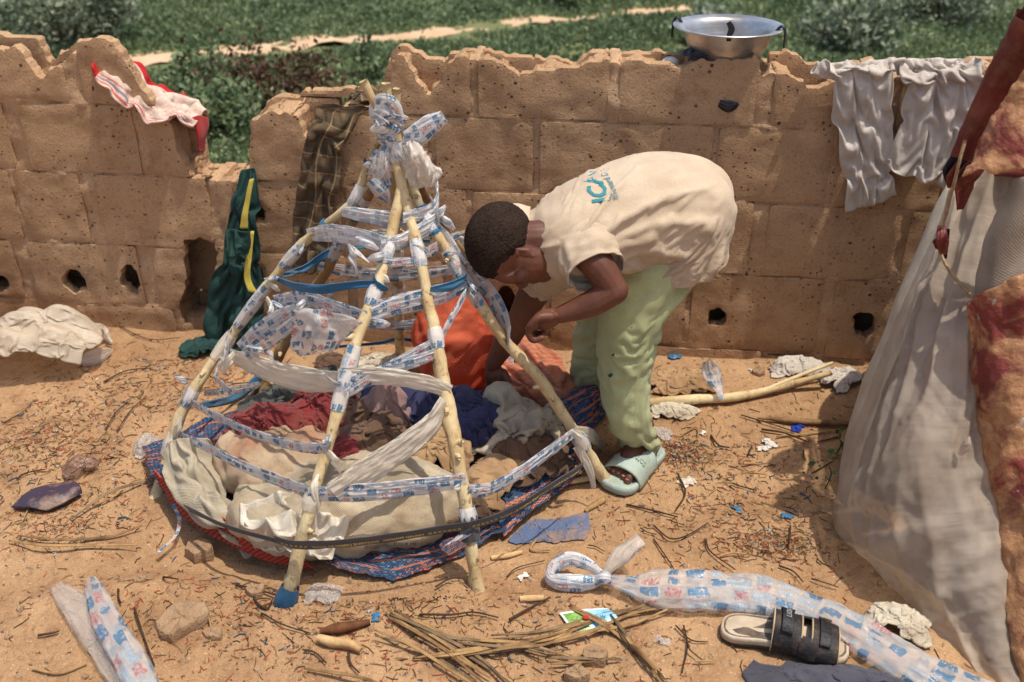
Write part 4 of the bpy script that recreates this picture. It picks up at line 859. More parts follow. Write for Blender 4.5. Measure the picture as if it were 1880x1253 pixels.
o = sheet('plastic_bag', rows, M_PRINTC, None, 14, 50, lambda S, U, V: .008*crumple(S, 18, 15), .0008, .004); tag(o, 'clear printed plastic bag hanging beside the striped orange sack', 'plastic bag')
def hp(name, px, py, rxp, ryp, h, rot, mat, label, cat, seed, z0=.0, amp=.018, sc=14, group=None, **kw):
    a = G(px, py, z0+h*.5); k = 2.55/F_PX*a[1]/2.2; big = 1.32 if z0 > .015 else 1.; o = heap(name, (a[0], a[1], z0+(.045 if z0 > .015 else 0)), rxp*k*big, ryp*k*1.55*big, h*big, rot, mat, None, seed, amp, sc, **kw); tag(o, label, cat, group); return o
hp('cloth', 540, 775, 80, 45, .10, .2, M_DKGREY, 'dull green-grey cloth heaped under the red towel inside the frame', 'cloth', 21, .04)
hp('towel', 595, 775, 62, 36, .12, .6, M_REDTOWEL, 'dark red terry towel bunched behind the front branch', 'towel', 22, .07, .022, 17)
hp('towel', 505, 795, 70, 20, .07, -.1, M_REDTOWEL, 'dark red terry towel folded long beside the peach sack', 'towel', 23, .11, .012, 20)
hp('towel', 640, 855, 34, 24, .07, .3, M_REDTOWEL, 'small dark red towel crushed between branch and brown clothes', 'towel', 24, .08, .016, 22)
hp('garment', 660, 800, 45, 40, .11, .3, M_BROWN, 'dark brown crumpled garment in the middle of the pile', 'garment', 25, .05, .020, 18)
hp('garment', 770, 770, 105, 42, .13, -.15, M_NAVY, 'navy blue cloth garment spread across the middle of the pile', 'garment', 26, .04, .016, 9, stretch=2.2)
hp('garment', 712, 772, 40, 22, .13, .3, M_MAUVE, 'pinkish mauve cloth folded over the navy garment', 'garment', 27, .07, .010, 9)
hp('garment', 740, 925, 85, 46, .09, .2, M_TAN, 'tan cotton trousers rumpled behind the printed strip', 'garment', 28, .03, .016, 10)
hp('garment', 800, 850, 60, 34, .10, -.3, M_TAN, 'tan cotton shirt crushed under the grey-beige cloth', 'garment', 29, .04, .016, 14)
hp('garment', 905, 905, 55, 40, .085, -.4, M_TAN, 'tan pleated garment beside the right front branch', 'garment', 30, .02, .018, 11, stretch=.5)
hp('garment', 690, 830, 60, 40, .12, .5, M_BROWN, 'brown crumpled jacket under the slanting film strip', 'garment', 41, .05, .02, 18)
hp('garment', 860, 790, 60, 45, .12, .1, M_NAVY, 'navy trousers bunched behind the right front branch', 'garment', 42, .05, .018, 14)
hp('garment', 620, 740, 70, 30, .11, .1, M_DKGREY, 'charcoal garment lying at the far side of the pile', 'garment', 43, .05, .018, 14)
hp('garment', 965, 850, 60, 30, .09, .3, M_BROWN, 'brown garment under the grey-beige cloth on the mat', 'garment', 44, .03, .018, 14)
hp('cloth', 700, 670, 60, 34, .05, .1, M_PALECL, 'pale dusty cloth lying behind the frame at the wall', 'cloth', 31, .0, .014, 14)
hp('cloth', 605, 660, 30, 20, .06, .1, M_BROWN, 'small brown rag lying behind the frame', 'cloth', 32, .0, .014, 18)
hp('cloth', 860, 935, 40, 30, .06, .3, M_BROWN, 'dark brown rag half hidden under the tan pleated garment', 'cloth', 33, .02, .016, 16)
rows = [[(860, 810, .05), (900, 805, .06), (940, 812, .06)], [(862, 850, .03), (905, 860, .035), (945, 850, .035)]]
o = sheet('cardboard_piece', [[G(872, 812, .10), G(900, 802, .11), G(912, 806, .11)], [G(868, 870, .05), G(898, 876, .05), G(914, 866, .05)]], M_CARD, None, 12, 12, None, .004); tag(o, 'piece of brown cardboard standing among the clothes', 'cardboard')
rows = [[(585, 672, .10), (610, 678, .10), (632, 686, .09)], [(580, 688, .07), (606, 696, .07), (628, 704, .06)]]
o = sheet('mat_scrap', ctrl_px(rows), M_MAT, None, 16, 16, lambda S, U, V: .004*pn(S*20), .003, .003); tag(o, 'small scrap of blue woven mat behind the dusty film strip', 'mat scrap')
rag = [[(938, 980, .015), (975, 945, .03), (1015, 932, .03), (1072, 930, .02)], [(948, 986, .02), (985, 962, .04), (1025, 948, .035), (1078, 950, .02)], [(958, 992, .008), (1000, 978, .02), (1040, 975, .02), (1070, 982, .01)]]
o = soft_sheet('rag', ctrl_px(rag), M_BLUERAG, None, 44, 60, 1.42, 1.34, .002, 34, 1.0, .05, (200, 200), lambda x, y: zg(x, y)+.004, None, 22, .014, False); tag(o, 'faded blue rag with sand on it lying by the mat edge', 'rag')
o = hp('plastic_film', 592, 1086, 42, 22, .03, 0, M_CLEAR, 'crumpled clear plastic film on the sand by the blue pole foot', 'plastic film', 35, .0, .014, 26, thick=.0008)
# small things around the mat: dangling string, wood lath under the mat edge
o = tube('lath', [G(1040, 886, .012), G(1075, 880, .012), G(1112, 872, .012)], [.009, .010, .009], M_WOOD, None, 4, .1); tag(o, 'short wooden lath lying beside the foot of the slanting right branch', 'lath')
V, Fc, uv = band([G(318, 925, .05), G(330, 955, .02), G(322, 985, .008), G(290, 1015, .006)], [.004, .005, .005, .006], 5, (1, 0, .3), 4, .4); o = mesh('plastic_scrap', V, Fc, M_PRINTC, uv=uv, thick=.001); tag(o, 'thin printed plastic ribbon dangling from the black ribbon to the sand', 'plastic scrap')
o = hp('plastic_bag', 268, 812, 26, 18, .06, .4, M_CLEAR, 'small knotted clear plastic bag at the foot of the bowed branch', 'plastic bag', 36, .0, .018, 22, thick=.0008)

# ------------------------------------------------------------------ the boy
def m_skin():
    t = NT('dark_skin'); o = t.co(); col = t.mix(t.rng(t.noise(o, 7, 4), .35, .65), lin((110, 67, 48)), lin((86, 51, 37)))
    col = t.mix(t.rng(t.noise(o, 60, 3), .55, .75, 0, .25), col, lin((140, 92, 68))); nr = t.bump(t.noise(o, 190, 3), .0006)
    t.b.inputs['Subsurface Weight'].default_value = .08; t.b.inputs['Subsurface Radius'].default_value = (.012, .005, .003); return t.fin(col, nr, .52, 0, .35)
def m_hair():
    t = NT('cropped_black_hair'); o = t.co(); n1 = t.noise(o, 330, 2, .7); n2 = t.noise(o, 130, 3)
    col = t.mix(t.rng(n1, .38, .66), lin((26, 20, 17)), lin((66, 51, 42))); col = t.mix(t.rng(t.noise(o, 20, 3), .45, .7, 0, .35), col, lin((74, 58, 46)))
    return t.fin(col, t.bump(n2, .0025, 1, t.bump(n1, .003)), .95, 0, .08)
M_SKIN, M_HAIR = m_skin(), m_hair()
M_NAIL = pmat('nail', (160, 116, 94), (140, 98, 78), 60, .4)
M_SHIRT = cloth('beige_cotton_jersey', (214, 192, 163), (194, 171, 142), dirt=((176, 146, 112), .28), weave=2400, ns=5, trans=.05, crease=.0012, cs=22)
M_PANTS = cloth('pale_green_fleece', (192, 197, 146), (172, 177, 127), dirt=((152, 136, 100), .35), weave=2000, ns=5, trans=.03, crease=.0015, cs=26)
M_TEAL = pmat('teal_print', (50, 124, 132), (62, 134, 140), 40, .9); M_TEALG = pmat('grey_teal_print', (98, 132, 136), (122, 150, 150), 60, .9)
M_SLIDE = pmat('mint_foam_rubber', (168, 180, 166), (144, 158, 144), 12, .6, dirt=((170, 142, 108), .45)); M_SLIDED = pmat('worn_mint_rubber', (126, 152, 138), (100, 124, 112), 20, .65)
def blob(c, r, R=None, n=16, m=10):
    """closed ellipsoid for the body's union"""
    th = np.linspace(0, 2*math.pi, n, endpoint=False); ph = np.linspace(-math.pi/2, math.pi/2, m+2)[1:-1]
    L = np.stack([np.cos(ph)[:, None]*np.cos(th)[None]*r[0], np.cos(ph)[:, None]*np.sin(th)[None]*r[1], np.sin(ph)[:, None]*r[2]+0*th[None]], -1).reshape(-1, 3)
    L = np.concatenate([L, [[0, 0, -r[2]], [0, 0, r[2]]]])
    if R is not None: L = L@np.asarray(R).T
    Fc = gfaces(m, n, True).tolist(); a, b = len(L)-2, len(L)-1
    for j in range(n): Fc.append([a, (j+1) % n, j]); Fc.append([b, (m-1)*n+j, (m-1)*n+(j+1) % n])
    return L+np.asarray(c), Fc, np.zeros((len(L), 2))
def limb(pts, rad, m=None):
    pts = np.asarray(pts, float); a = tube_arrays(pts, rad, 14, 0, 0, True, m or len(pts)*6); rad = list(rad)
    return [a, blob(pts[0], (rad[0]*.98,)*3), blob(pts[-1], (rad[-1]*.98,)*3)]
boy = thing('person', (.30, 2.30, 0), 'boy in beige shirt and pale green trousers bending over the pile', 'person')
body = []
# head: local axes crown (up), face (forward), side
HC = P(927, 451, 2.17); CRN = unit(np.array([-.93, .02, .10])); FACE = unit(np.array([-.22, -.20, -.95])); FACE = unit(FACE-CRN*(FACE@CRN)); SIDE = np.cross(FACE, CRN)  # SIDE: towards the camera or away
if SIDE[1] > 0: SIDE = -SIDE
RH = np.stack([SIDE, FACE, CRN], 1)   # columns
def hd(s, f, c): return HC+RH@np.array([s, f, c])
body += [blob(hd(0, -.008, .014), (.0735, .090, .078), RH, 24, 16), blob(hd(0, .022, -0.060), (.060, .062, .062), RH, 20, 12), blob(hd(0, .046, -0.096), (.036, .034, .030), RH), blob(hd(0, .062, -0.016), (.052, .028, .045), RH), blob(hd(0, .084, -0.050), (.013, .017, .016), RH), blob(hd(0, .078, -0.034), (.008, .014, .024), RH), blob(hd(.012, .082, -0.056), (.009, .009, .008), RH), blob(hd(-.012, .082, -0.056), (.009, .009, .008), RH),
         blob(hd(0, .076, -0.076), (.022, .010, .0055), RH), blob(hd(0, .073, -0.084), (.019, .010, .006), RH), blob(hd(.040, .056, -0.044), (.022, .018, .018), RH), blob(hd(-.040, .056, -0.044), (.022, .018, .018), RH), blob(hd(.028, .070, -0.016), (.020, .008, .006), RH), blob(hd(-.028, .070, -0.016), (.020, .008, .006), RH)]
for s in (1, -1):   # ears: rim and lobe
    body += [blob(hd(s*.074, -.004, -0.046), (.006, .013, .019), RH), blob(hd(s*.078, -.010, -0.038), (.006, .005, .016), RH), blob(hd(s*.077, -.002, -0.028), (.006, .012, .005), RH), blob(hd(s*.075, .002, -0.064), (.005, .007, .008), RH)]
NK = np.array([.075, 2.235, .705]); body += limb([hd(0, -.018, -.04), hd(0, -.028, -.085), NK+[.02, 0, 0]], [.046, .044, .05])
# trunk (mostly under the shirt)
body += [blob((.15, 2.25, .705), (.10, .125, .075)), blob((.25, 2.28, .715), (.12, .11, .08)), blob((.36, 2.32, .685), (.10, .115, .095))]
def pxl(l): return [P(x, y, d) for x, y, d in l]
SL_ = pxl([(1058, 452, 2.13), (1122, 500, 2.085), (1133, 530, 2.075)]); EL = P(1128, 533, 2.075); WRI = P(1030, 578, 2.07); HL = P(992, 590, 2.07)
body += limb([P(1050, 440, 2.15), P(1092, 480, 2.10), EL], [.044, .040, .033]); body += limb([EL, P(1085, 558, 2.07), WRI], [.034, .032, .021])
# left hand: loose fist, thumb up
PALM = (WRI+HL)/2+np.array([-.012, 0, -.004]); fdir = unit(HL-WRI); dn = np.array([.12, -.05, -1.]); dn = unit(dn-fdir*(dn@fdir)); lat = np.cross(fdir, dn); lat = lat if lat[1] < 0 else -lat
body += [blob(WRI+fdir*.036, (.036, .021, .025), np.stack([fdir, lat, dn], 1))]
for k in range(4):
    b0 = WRI+fdir*.062+lat*(.027-.018*k)+dn*(-.006+.004*k); L_ = [.024, .027, .025, .019][k]
    body += limb([b0, b0+fdir*L_*.8+dn*.010, b0+fdir*L_*.75+dn*.034, b0-fdir*.004+dn*.036], [.0098, .0092, .0085, .0075], 16)
t0 = WRI+fdir*.022+lat*.020-dn*.012; body += limb([t0, t0+fdir*.026-dn*.010+lat*.008, t0+fdir*.052+dn*.002+lat*.010], [.012, .0105, .0085], 14)
# right arm, straight down into the pile, and its hand on the cloth
SR = P(1005, 505, 2.36); ER = P(955, 585, 2.37); WRR = P(905, 668, 2.385); body += limb([SR, P(985, 530, 2.36), ER], [.046, .044, .034]); body += limb([ER, P(932, 622, 2.375), WRR], [.035, .034, .023])
fd = unit(P(912, 706, 2.375)-WRR); la = unit(np.cross(fd, [0, 1., 0])); pd = np.cross(la, fd); pd = pd if pd[1] < 0 else -pd
body += [blob(WRR+fd*.040, (.030, .018, .040), np.stack([la, pd, fd], 1))]
for k in range(4):
    b0 = WRR+fd*.066+la*(.027-.0185*k); L_ = [.026, .030, .028, .022][k]; body += limb([b0, b0+fd*L_+pd*.010, b0+fd*(L_+.012)+pd*.034, b0+fd*L_*.4+pd*.042], [.0100, .0094, .0086, .0078], 16)
t0 = WRR+fd*.030+la*.026+pd*.006; body += limb([t0, t0+fd*.026+la*.008+pd*.016, t0+fd*.046-la*.004+pd*.030], [.0125, .011, .009], 14)
# legs (under the trousers) and feet
FL = G(1155, 862); FR_ = G(1075, 770)
tl = unit(G(1136, 894)-G(1196, 836)); tl[2] = 0; tl = unit(tl); sl_ = np.array([tl[1], -tl[0], 0])
ANK = P(1172, 836, G(1180, 845)[1]+.005); ANK = np.array([G(1182, 846)[0], G(1182, 846)[1], .075])
KN = P(1146, 655, 2.235); HPL = P(1200, 480, 2.27); body += limb([HPL, KN, ANK], [.06, .042, .033])
toe0 = np.array([G(1140, 884)[0], G(1140, 884)[1], .034]); body += limb([ANK+np.array([.012, .01, -.03]), ANK*.45+toe0*.55+np.array([0, 0, .008]), toe0-tl*.012], [.032, .032, .024])
for k in range(5):
    w = (k-2)*.0165; b0 = toe0-tl*.012+sl_*w; ln = [.022, .024, .024, .028, .036][::-1][k]; body += limb([b0, b0+tl*ln*.7+np.array([0, 0, .004]), b0+tl*ln+np.array([0, 0, -.006])], [.0090 if k else .012, .0088 if k else .0118, .0082 if k else .0105], 12)
ANR = np.array([FR_[0]+.01, FR_[1]+.03, .075]); KR = P(1090, 610, 2.47); HPR = P(1165, 470, 2.42); body += limb([HPR, KR, ANR], [.055, .038, .032]); body += limb([ANR+[.01, .01, -.03], ANR+tl*.07-[0, 0, .04], ANR+tl*.13-[0, 0, .045]], [.032, .03, .022])
V, Fc, uv = join(body); tmp = mesh('tmp', V, Fc, M_SKIN); rm = tmp.modifiers.new('r', 'REMESH'); rm.mode = 'VOXEL'; rm.voxel_size = .0030; rm.use_smooth_shade = True
sm = tmp.modifiers.new('s', 'SMOOTH'); sm.factor = .5; sm.iterations = 2
bpy.context.view_layer.update(); me = bpy.data.meshes.new_from_object(tmp.evaluated_get(bpy.context.evaluated_depsgraph_get())); me.name = 'body'
loc = WLOC[tmp.name]; bpy.data.objects.remove(tmp); bo = bpy.data.objects.new('body', me); link(bo, boy, loc)
for p_ in me.polygons: p_.use_smooth = True
# eyes and nails
for s in (1, -1):
    V, Fc, uv = blob(hd(s*.028, .071, -.028), (.011, .008, .008), RH); mesh('eye', V, Fc, pmat('eye_white', (222, 214, 202), rough=.3), bo)
for k in range(5):
    w = (k-2)*.0165; ln = [.022, .024, .024, .028, .036][::-1][k]; b0 = toe0-tl*.012+sl_*w+tl*(ln+.002)+np.array([0, 0, .0035]); V, Fc, uv = blob(b0, (.006, .006, .003), None, 10, 6); mesh('nail', V, Fc, M_NAIL, bo)
# hair: a cropped cap following the skull, with a soft ragged hairline
th = np.linspace(0, 2*math.pi, 120, endpoint=False); ph = np.linspace(math.pi/2, -math.pi*.46, 78)
T, Ph = np.meshgrid(th, ph, indexing='xy'); D = np.stack([np.cos(Ph)*np.sin(T), np.cos(Ph)*np.cos(T), np.sin(Ph)], -1)
line = np.interp(np.cos(T), [-1, -.5, -.15, .15, .45, .7, 1], [-.93, -.90, -.72, -.42, -.12, .02, .08])+.05*pn(D*18)+.03*pn(D*40)
r_ = 1/np.sqrt((D[..., 0]/.0735)**2+(D[..., 1]/.090)**2+(D[..., 2]/.078)**2)
inside = np.sin(Ph)-line; off = .0048*np.clip(inside*3+.1, -1.2, 1)+.0022*fbm(D*30, 3)
Lc = D*(r_+off)[..., None]+np.array([0, -.008, .014]); S = HC+Lc@RH.T
mesh('hair', S.reshape(-1, 3), gfaces(78, 120, True), M_HAIR, boy)
# shirt: rings from collar to hem along the bent back
def ring_loft(rings, nth=72, k=80):
    """rings: centre, axis tilt direction pair (across, up), radii across / up / down"""
    C = cr([r[0] for r in rings], k); A = unit(cr([r[1] for r in rings], k)); B = unit(cr([r[2] for r in rings], k)); B = unit(B-A*(A*B).sum(-1, keepdims=True))
    R = cr([r[3] for r in rings], k); th = np.linspace(0, 2*math.pi, nth, endpoint=False); cs, sn = np.cos(th), np.sin(th)
    e = .9; cs_, sn_ = np.sign(cs)*np.abs(cs)**e, np.sign(sn)*np.abs(sn)**e
    rb = np.where(sn[None] > 0, R[:, 1:2], R[:, 2:3]); S = C[:, None]+A[:, None]*(cs_[None]*R[:, :1])[..., None]+B[:, None]*(sn_[None]*rb)[..., None]
    return S, th
yv = np.array([0., -1, 0])
rings = [((.010, 2.228, .690), yv, (.10, 0, 1), (.070, .058, .068)), ((.045, 2.230, .695), yv, (.05, 0, 1), (.076, .060, .080)), ((.085, 2.240, .705), yv, (-.12, 0, 1), (.125, .072, .098)), ((.13, 2.252, .712), yv, (-.12, 0, 1), (.150, .086, .128)), ((.20, 2.272, .722), yv, (-.06, 0, 1), (.155, .110, .118)), ((.28, 2.298, .728), yv, (0, 0, 1), (.160, .132, .125)),
         ((.35, 2.318, .722), yv, (.30, 0, 1), (.165, .150, .125)), ((.40, 2.330, .700), yv, (.75, 0, .8), (.168, .172, .120)), ((.418, 2.335, .672), yv, (1, 0, .30), (.166, .128, .132)), ((.412, 2.335, .645), yv, (1, 0, .06), (.162, .130, .146)), ((.402, 2.335, .618), yv, (1, 0, -.02), (.160, .134, .152))]
S, th = ring_loft(rings, 160, 170); k = np.linspace(0, 1, 170)[:, None]; TH = th[None]+0*k
q = np.stack([k*3+0*TH, np.cos(TH)*1.2+0*k, np.sin(TH)*1.2+0*k], -1)
# pull folds: drawn from the near armpit, fanning out over the hip
def crease(k0, t0, k1, t1, amp, w):
    """one long fold in ring coordinates: a rounded ridge with a groove below it"""
    ax, ay = k0*.55, t0*.15; bx, by = k1*.55, t1*.15; X_, Y_ = k*.55+0*TH, ((TH+math.pi) % (2*math.pi)-math.pi)*.15; L2 = (bx-ax)**2+(by-ay)**2
    t = np.clip(((X_-ax)*(bx-ax)+(Y_-ay)*(by-ay))/L2, 0, 1); sd_ = ((X_-ax)*(by-ay)-(Y_-ay)*(bx-ax))/math.sqrt(L2); dx_ = np.hypot(X_-(ax+t*(bx-ax)), Y_-(ay+t*(by-ay)))
    ww = w*(.6+1.1*t); return amp*np.sin(np.clip(t, .0, 1)*math.pi*.8+.35)*(np.exp(-(dx_/ww)**2)-.8*np.exp(-((dx_**2+(sd_-ww*1.3)**2*0+(np.abs(sd_-ww*1.4))**2)/(ww*.9)**2)))
d = .004*pn(q*2.6)+.002*ridge(q*4+3)*np.clip(k*2, .2, 1)
for (k0, t0, k1, t1, amp, w) in [(.33, .30, .52, 1.30, .010, .010), (.36, .16, .70, .98, .015, .011), (.40, .05, .78, .50, .011, .014), (.38, -.12, .60, .12, .013, .009), (.44, -.22, .88, .02, .010, .011), (.30, -.34, .56, -.62, .010, .012), (.16, .5, .30, .95, .007, .009), (.13, .2, .27, .30, .009, .008), (.66, 1.25, .82, .95, .006, .012), (.80, .75, .99, .55, .012, .013), (.84, .1, .99, .2, .010, .010), (.86, -.5, .99, -.4, .010, .012)]:
    d = d+crease(k0, t0, k1, t1, amp, w)
d += .010*np.clip((k-.78)*5, 0, 1)*np.sin(TH*5+3*k)*.6+.006*np.clip((k-.8)*5, 0, 1)*pn(np.stack([TH*2.5, k*2+0*TH, 0*TH], -1))
N = gnormals(S); cen = S.mean(1, keepdims=True); N = np.where(((N*(S-cen)).sum(-1) < 0)[..., None], -N, N); S = S+N*d[..., None]
tail = np.clip((k-.86)/.14, 0, 1); S[..., 2] -= tail*(.02*np.clip(np.cos(TH*1+.4), 0, 1)+.006*np.sin(TH*3)); S[..., 2] += tail*.03*np.clip(np.sin(TH-.2), 0, 1)
def settle(S, gu, gv, shrink, pin, seed, steps=22, grav=2.5, bend=.05, noise=.006):
    """slack cloth round a body: folds form where it hangs, and it never sinks below the skin"""
    C0 = S.mean(1, keepdims=True); D0 = S-C0; R0 = np.linalg.norm(D0, axis=-1); D0 = D0/np.maximum(R0, 1e-6)[..., None]
    def keep(Q):
        r = ((Q-C0)*D0).sum(-1); return Q+D0*np.maximum(R0*shrink-r, 0)[..., None]
    Sx = np.concatenate([S, S[:, :1]], 1); C0 = np.repeat(C0, 1, 1); D0 = np.concatenate([D0, D0[:, :1]], 1); R0 = np.concatenate([R0, R0[:, :1]], 1); P_ = np.zeros(Sx.shape[:2], bool); P_[:pin] = True
    Q = pbd(Sx, gu, gv, None, steps, 6, bend, P_, seed=seed, noise=noise, grav=grav, inner=keep, even=False)
    m_ = .5*(Q[:, 0]+Q[:, -1]); Q[:, 0] = m_; return Q[:, :-1]
S = np.roll(S, 40, axis=1); TH = np.roll(TH, 40, axis=1)
S = settle(S, 1.014, 1.020, .972, 4, 3, 16, .35, .12)
shirt = mesh('shirt', S.reshape(-1, 3), gfaces(170, 160, True), M_SHIRT, boy, uv=np.stack([k*.6+0*TH, TH*.15+0*k], -1).reshape(-1, 2), thick=.0025)
SHV = S.reshape(-1, 3); SHF = gfaces(170, 160, True)
# collar: a turned ribbed band standing at the neck
cc, cth = ring_loft([((.040, 2.232, .694), yv, (.05, 0, 1), (.078, .062, .070)), ((.016, 2.226, .696), yv, (.05, 0, 1), (.078, .072, .066)), ((-.010, 2.218, .698), yv, (.15, 0, 1), (.074, .078, .054)), ((-.006, 2.220, .696), yv, (.15, 0, 1), (.066, .070, .050))], 64, 24)
cc = cc+.003*pn(cc*40)[..., None]; mesh('collar', cc.reshape(-1, 3), gfaces(24, 64, True), M_SHIRT, shirt, uv=np.zeros((24*64, 2)), thick=.003)
# near sleeve
def sleeve(c, ax_up, name, seed):
    S, th = ring_loft(c, 64, 46); k = np.linspace(0, 1, 46)[:, None]; TH = th[None]+0*k
    d = .006*ridge(np.stack([TH*1.6+k*2, k*3+0*TH, 0*TH+seed], -1))+.004*pn(np.stack([TH*2.5, k*6+0*TH, 0*TH+seed], -1)); N = gnormals(S); cen = S.mean(1, keepdims=True); N = np.where(((N*(S-cen)).sum(-1) < 0)[..., None], -N, N)
    S = S+N*(d*np.clip(k*4, .2, 1))[..., None]; return mesh(name, S.reshape(-1, 3), gfaces(46, 64, True), M_SHIRT, shirt, uv=np.stack([k*.2+0*TH, TH*.06+0*k], -1).reshape(-1, 2), thick=.003)
s0, s1, s2 = P(1062, 432, 2.20), P(1076, 462, 2.13), P(1094, 500, 2.085)
axd = unit(s2-s0); a1 = unit(np.cross(axd, [0, -1., .3])); b1 = np.cross(a1, axd)
sleeve([(s0, a1, b1, (.070, .060, .060)), (s1*.6+s0*.4, a1, b1, (.078, .066, .062)), (s1, a1, b1, (.072, .058, .058)), (s1*.4+s2*.6, a1, b1, (.066, .054, .054)), (s2, a1, b1, (.064, .053, .053))], None, 'sleeve', 3)
r0, r1, r2 = P(1020, 480, 2.33), P(1002, 500, 2.36), P(980, 512, 2.37)
axd = unit(r2-r0); a2 = unit(np.cross(axd, [0, -1., .3])); b2 = np.cross(a2, axd); sleeve([(r0, a2, b2, (.060, .06, .06)), (r1, a2, b2, (.062, .058, .058)), (r2, a2, b2, (.058, .054, .054))], None, 'sleeve', 5)
# lettering on the back, laid on the cloth
bv = BVHTree.FromPolygons([tuple(v) for v in SHV], [tuple(f) for f in SHF])
def on_shirt(body_, org, xdir, ydir, mat, arc=0, bold=0):
    """lettering given in pixels per em, cast on to the cloth"""
    tv, tf = text_arrays(body_, 1.0, 0, bold); Q = np.zeros((len(tv), 3)); ok = np.zeros(len(tv), bool); w = tv[:, 0].max()
    for i, (x, y, _) in enumerate(tv):
        px = org[0]+xdir[0]*x+ydir[0]*y-arc*(x/w)**2; py = org[1]+xdir[1]*x+ydir[1]*y+arc*.45*(x/w)**2
        d = Vector(ray(px, py)).normalized(); h = bv.ray_cast(Vector(CAMP), d)
        if h[0] is not None: ok[i] = True; Q[i] = np.array(h[0])-np.array(d)*.0045
    tf = [f for f in tf if ok[f].all()]; u = sorted({a for f in tf for a in f}); re = {a: i for i, a in enumerate(u)}
    mesh('lettering', Q[u], [[re[a] for a in f] for f in tf], mat, shirt, smooth=False)
on_shirt('ICAN', (1121, 369), (-11, -35), (-46, 7), M_TEAL, 20, .028)
on_shirt('#Toward Dr. Free', (1136, 364), (-3.0, -11), (-17, 4), M_TEALG, 22, .015)
# trousers: two legs and seat
def leg(rings, seed, kn):
    S, th = ring_loft(rings, 64, 90); k = np.linspace(0, 1, 90)[:, None]; TH = th[None]+0*k
    kneef = np.exp(-((k-kn)/.10)**2)+.6*np.exp(-((k-.93)/.08)**2)
    d = .006*kneef*ridge(np.stack([TH*1.1, k*14+.8*np.sin(TH), 0*TH+seed], -1))+.004*pn(np.stack([np.cos(TH)*1.5, np.sin(TH)*1.5, k*5+0*TH+seed], -1))+.003*ridge(np.stack([TH*1.4, k*2.5+0*TH, 0*TH+seed+2], -1))
    N = gnormals(S); cen = S.mean(1, keepdims=True); N = np.where(((N*(S-cen)).sum(-1) < 0)[..., None], -N, N); S = S+N*d[..., None]; S = settle(S, 1.06, 1.04, .93, 6, seed, 16, .35, .05)
    return S.reshape(-1, 3), gfaces(90, 64, True).tolist(), np.stack([k*.6+0*TH, TH*.07+0*k], -1).reshape(-1, 2)
fx = np.array([.35, -1, 0]); bx2 = np.array([1., .3, 0])
CF = np.array([G(1168, 842)[0], G(1168, 842)[1], .062])
L1 = leg([(P(1222, 450, 2.29), fx, bx2, (.110, .115, .120)), (P(1190, 500, 2.27), fx, bx2, (.105, .090, .100)), (P(1160, 560, 2.245), fx, bx2, (.088, .078, .070)), (P(1146, 620, 2.235), fx, bx2, (.074, .072, .060)), (P(1147, 690, 2.23), fx, bx2, (.066, .062, .052)), (P(1152, 760, 2.225), fx, bx2, (.058, .054, .048)), (CF+[.0, .0, .03], fx, bx2, (.054, .050, .046)), (CF, fx, bx2, (.052, .048, .044))], 2, .45)
L2 = leg([(P(1190, 440, 2.40), fx, bx2, (.105, .11, .11)), (P(1140, 520, 2.44), fx, bx2, (.095, .085, .08)), (P(1102, 600, 2.47), fx, bx2, (.075, .07, .062)), (P(1090, 660, 2.485), fx, bx2, (.066, .062, .056)), (ANR+[.005, -.01, .06], fx, bx2, (.062, .058, .056)), (ANR+[.005, -.01, -.03], fx, bx2, (.058, .056, .054))], 7, .45)
V, Fc, uv = join([L1, L2]); tr_ = mesh('trousers', V, Fc, M_PANTS, boy, uv=uv, thick=.004)
for k_, (x, y, rr) in enumerate([(1128, 652, .004), (1123, 690, .006), (1161, 601, .002)]):
    bb = BVHTree.FromPolygons([tuple(v) for v in L1[0]], [tuple(f) for f in L1[1]]); d = Vector(ray(x, y)).normalized(); h = bb.ray_cast(Vector(CAMP), d)
    if h[0] is not None: Vb, Fb, _ = blob(np.array(h[0])-np.array(d)*.001, (rr*1.6, rr*.6, rr), None, 10, 6); mesh('worn_hole', Vb, Fb, M_BLACKPL, tr_)
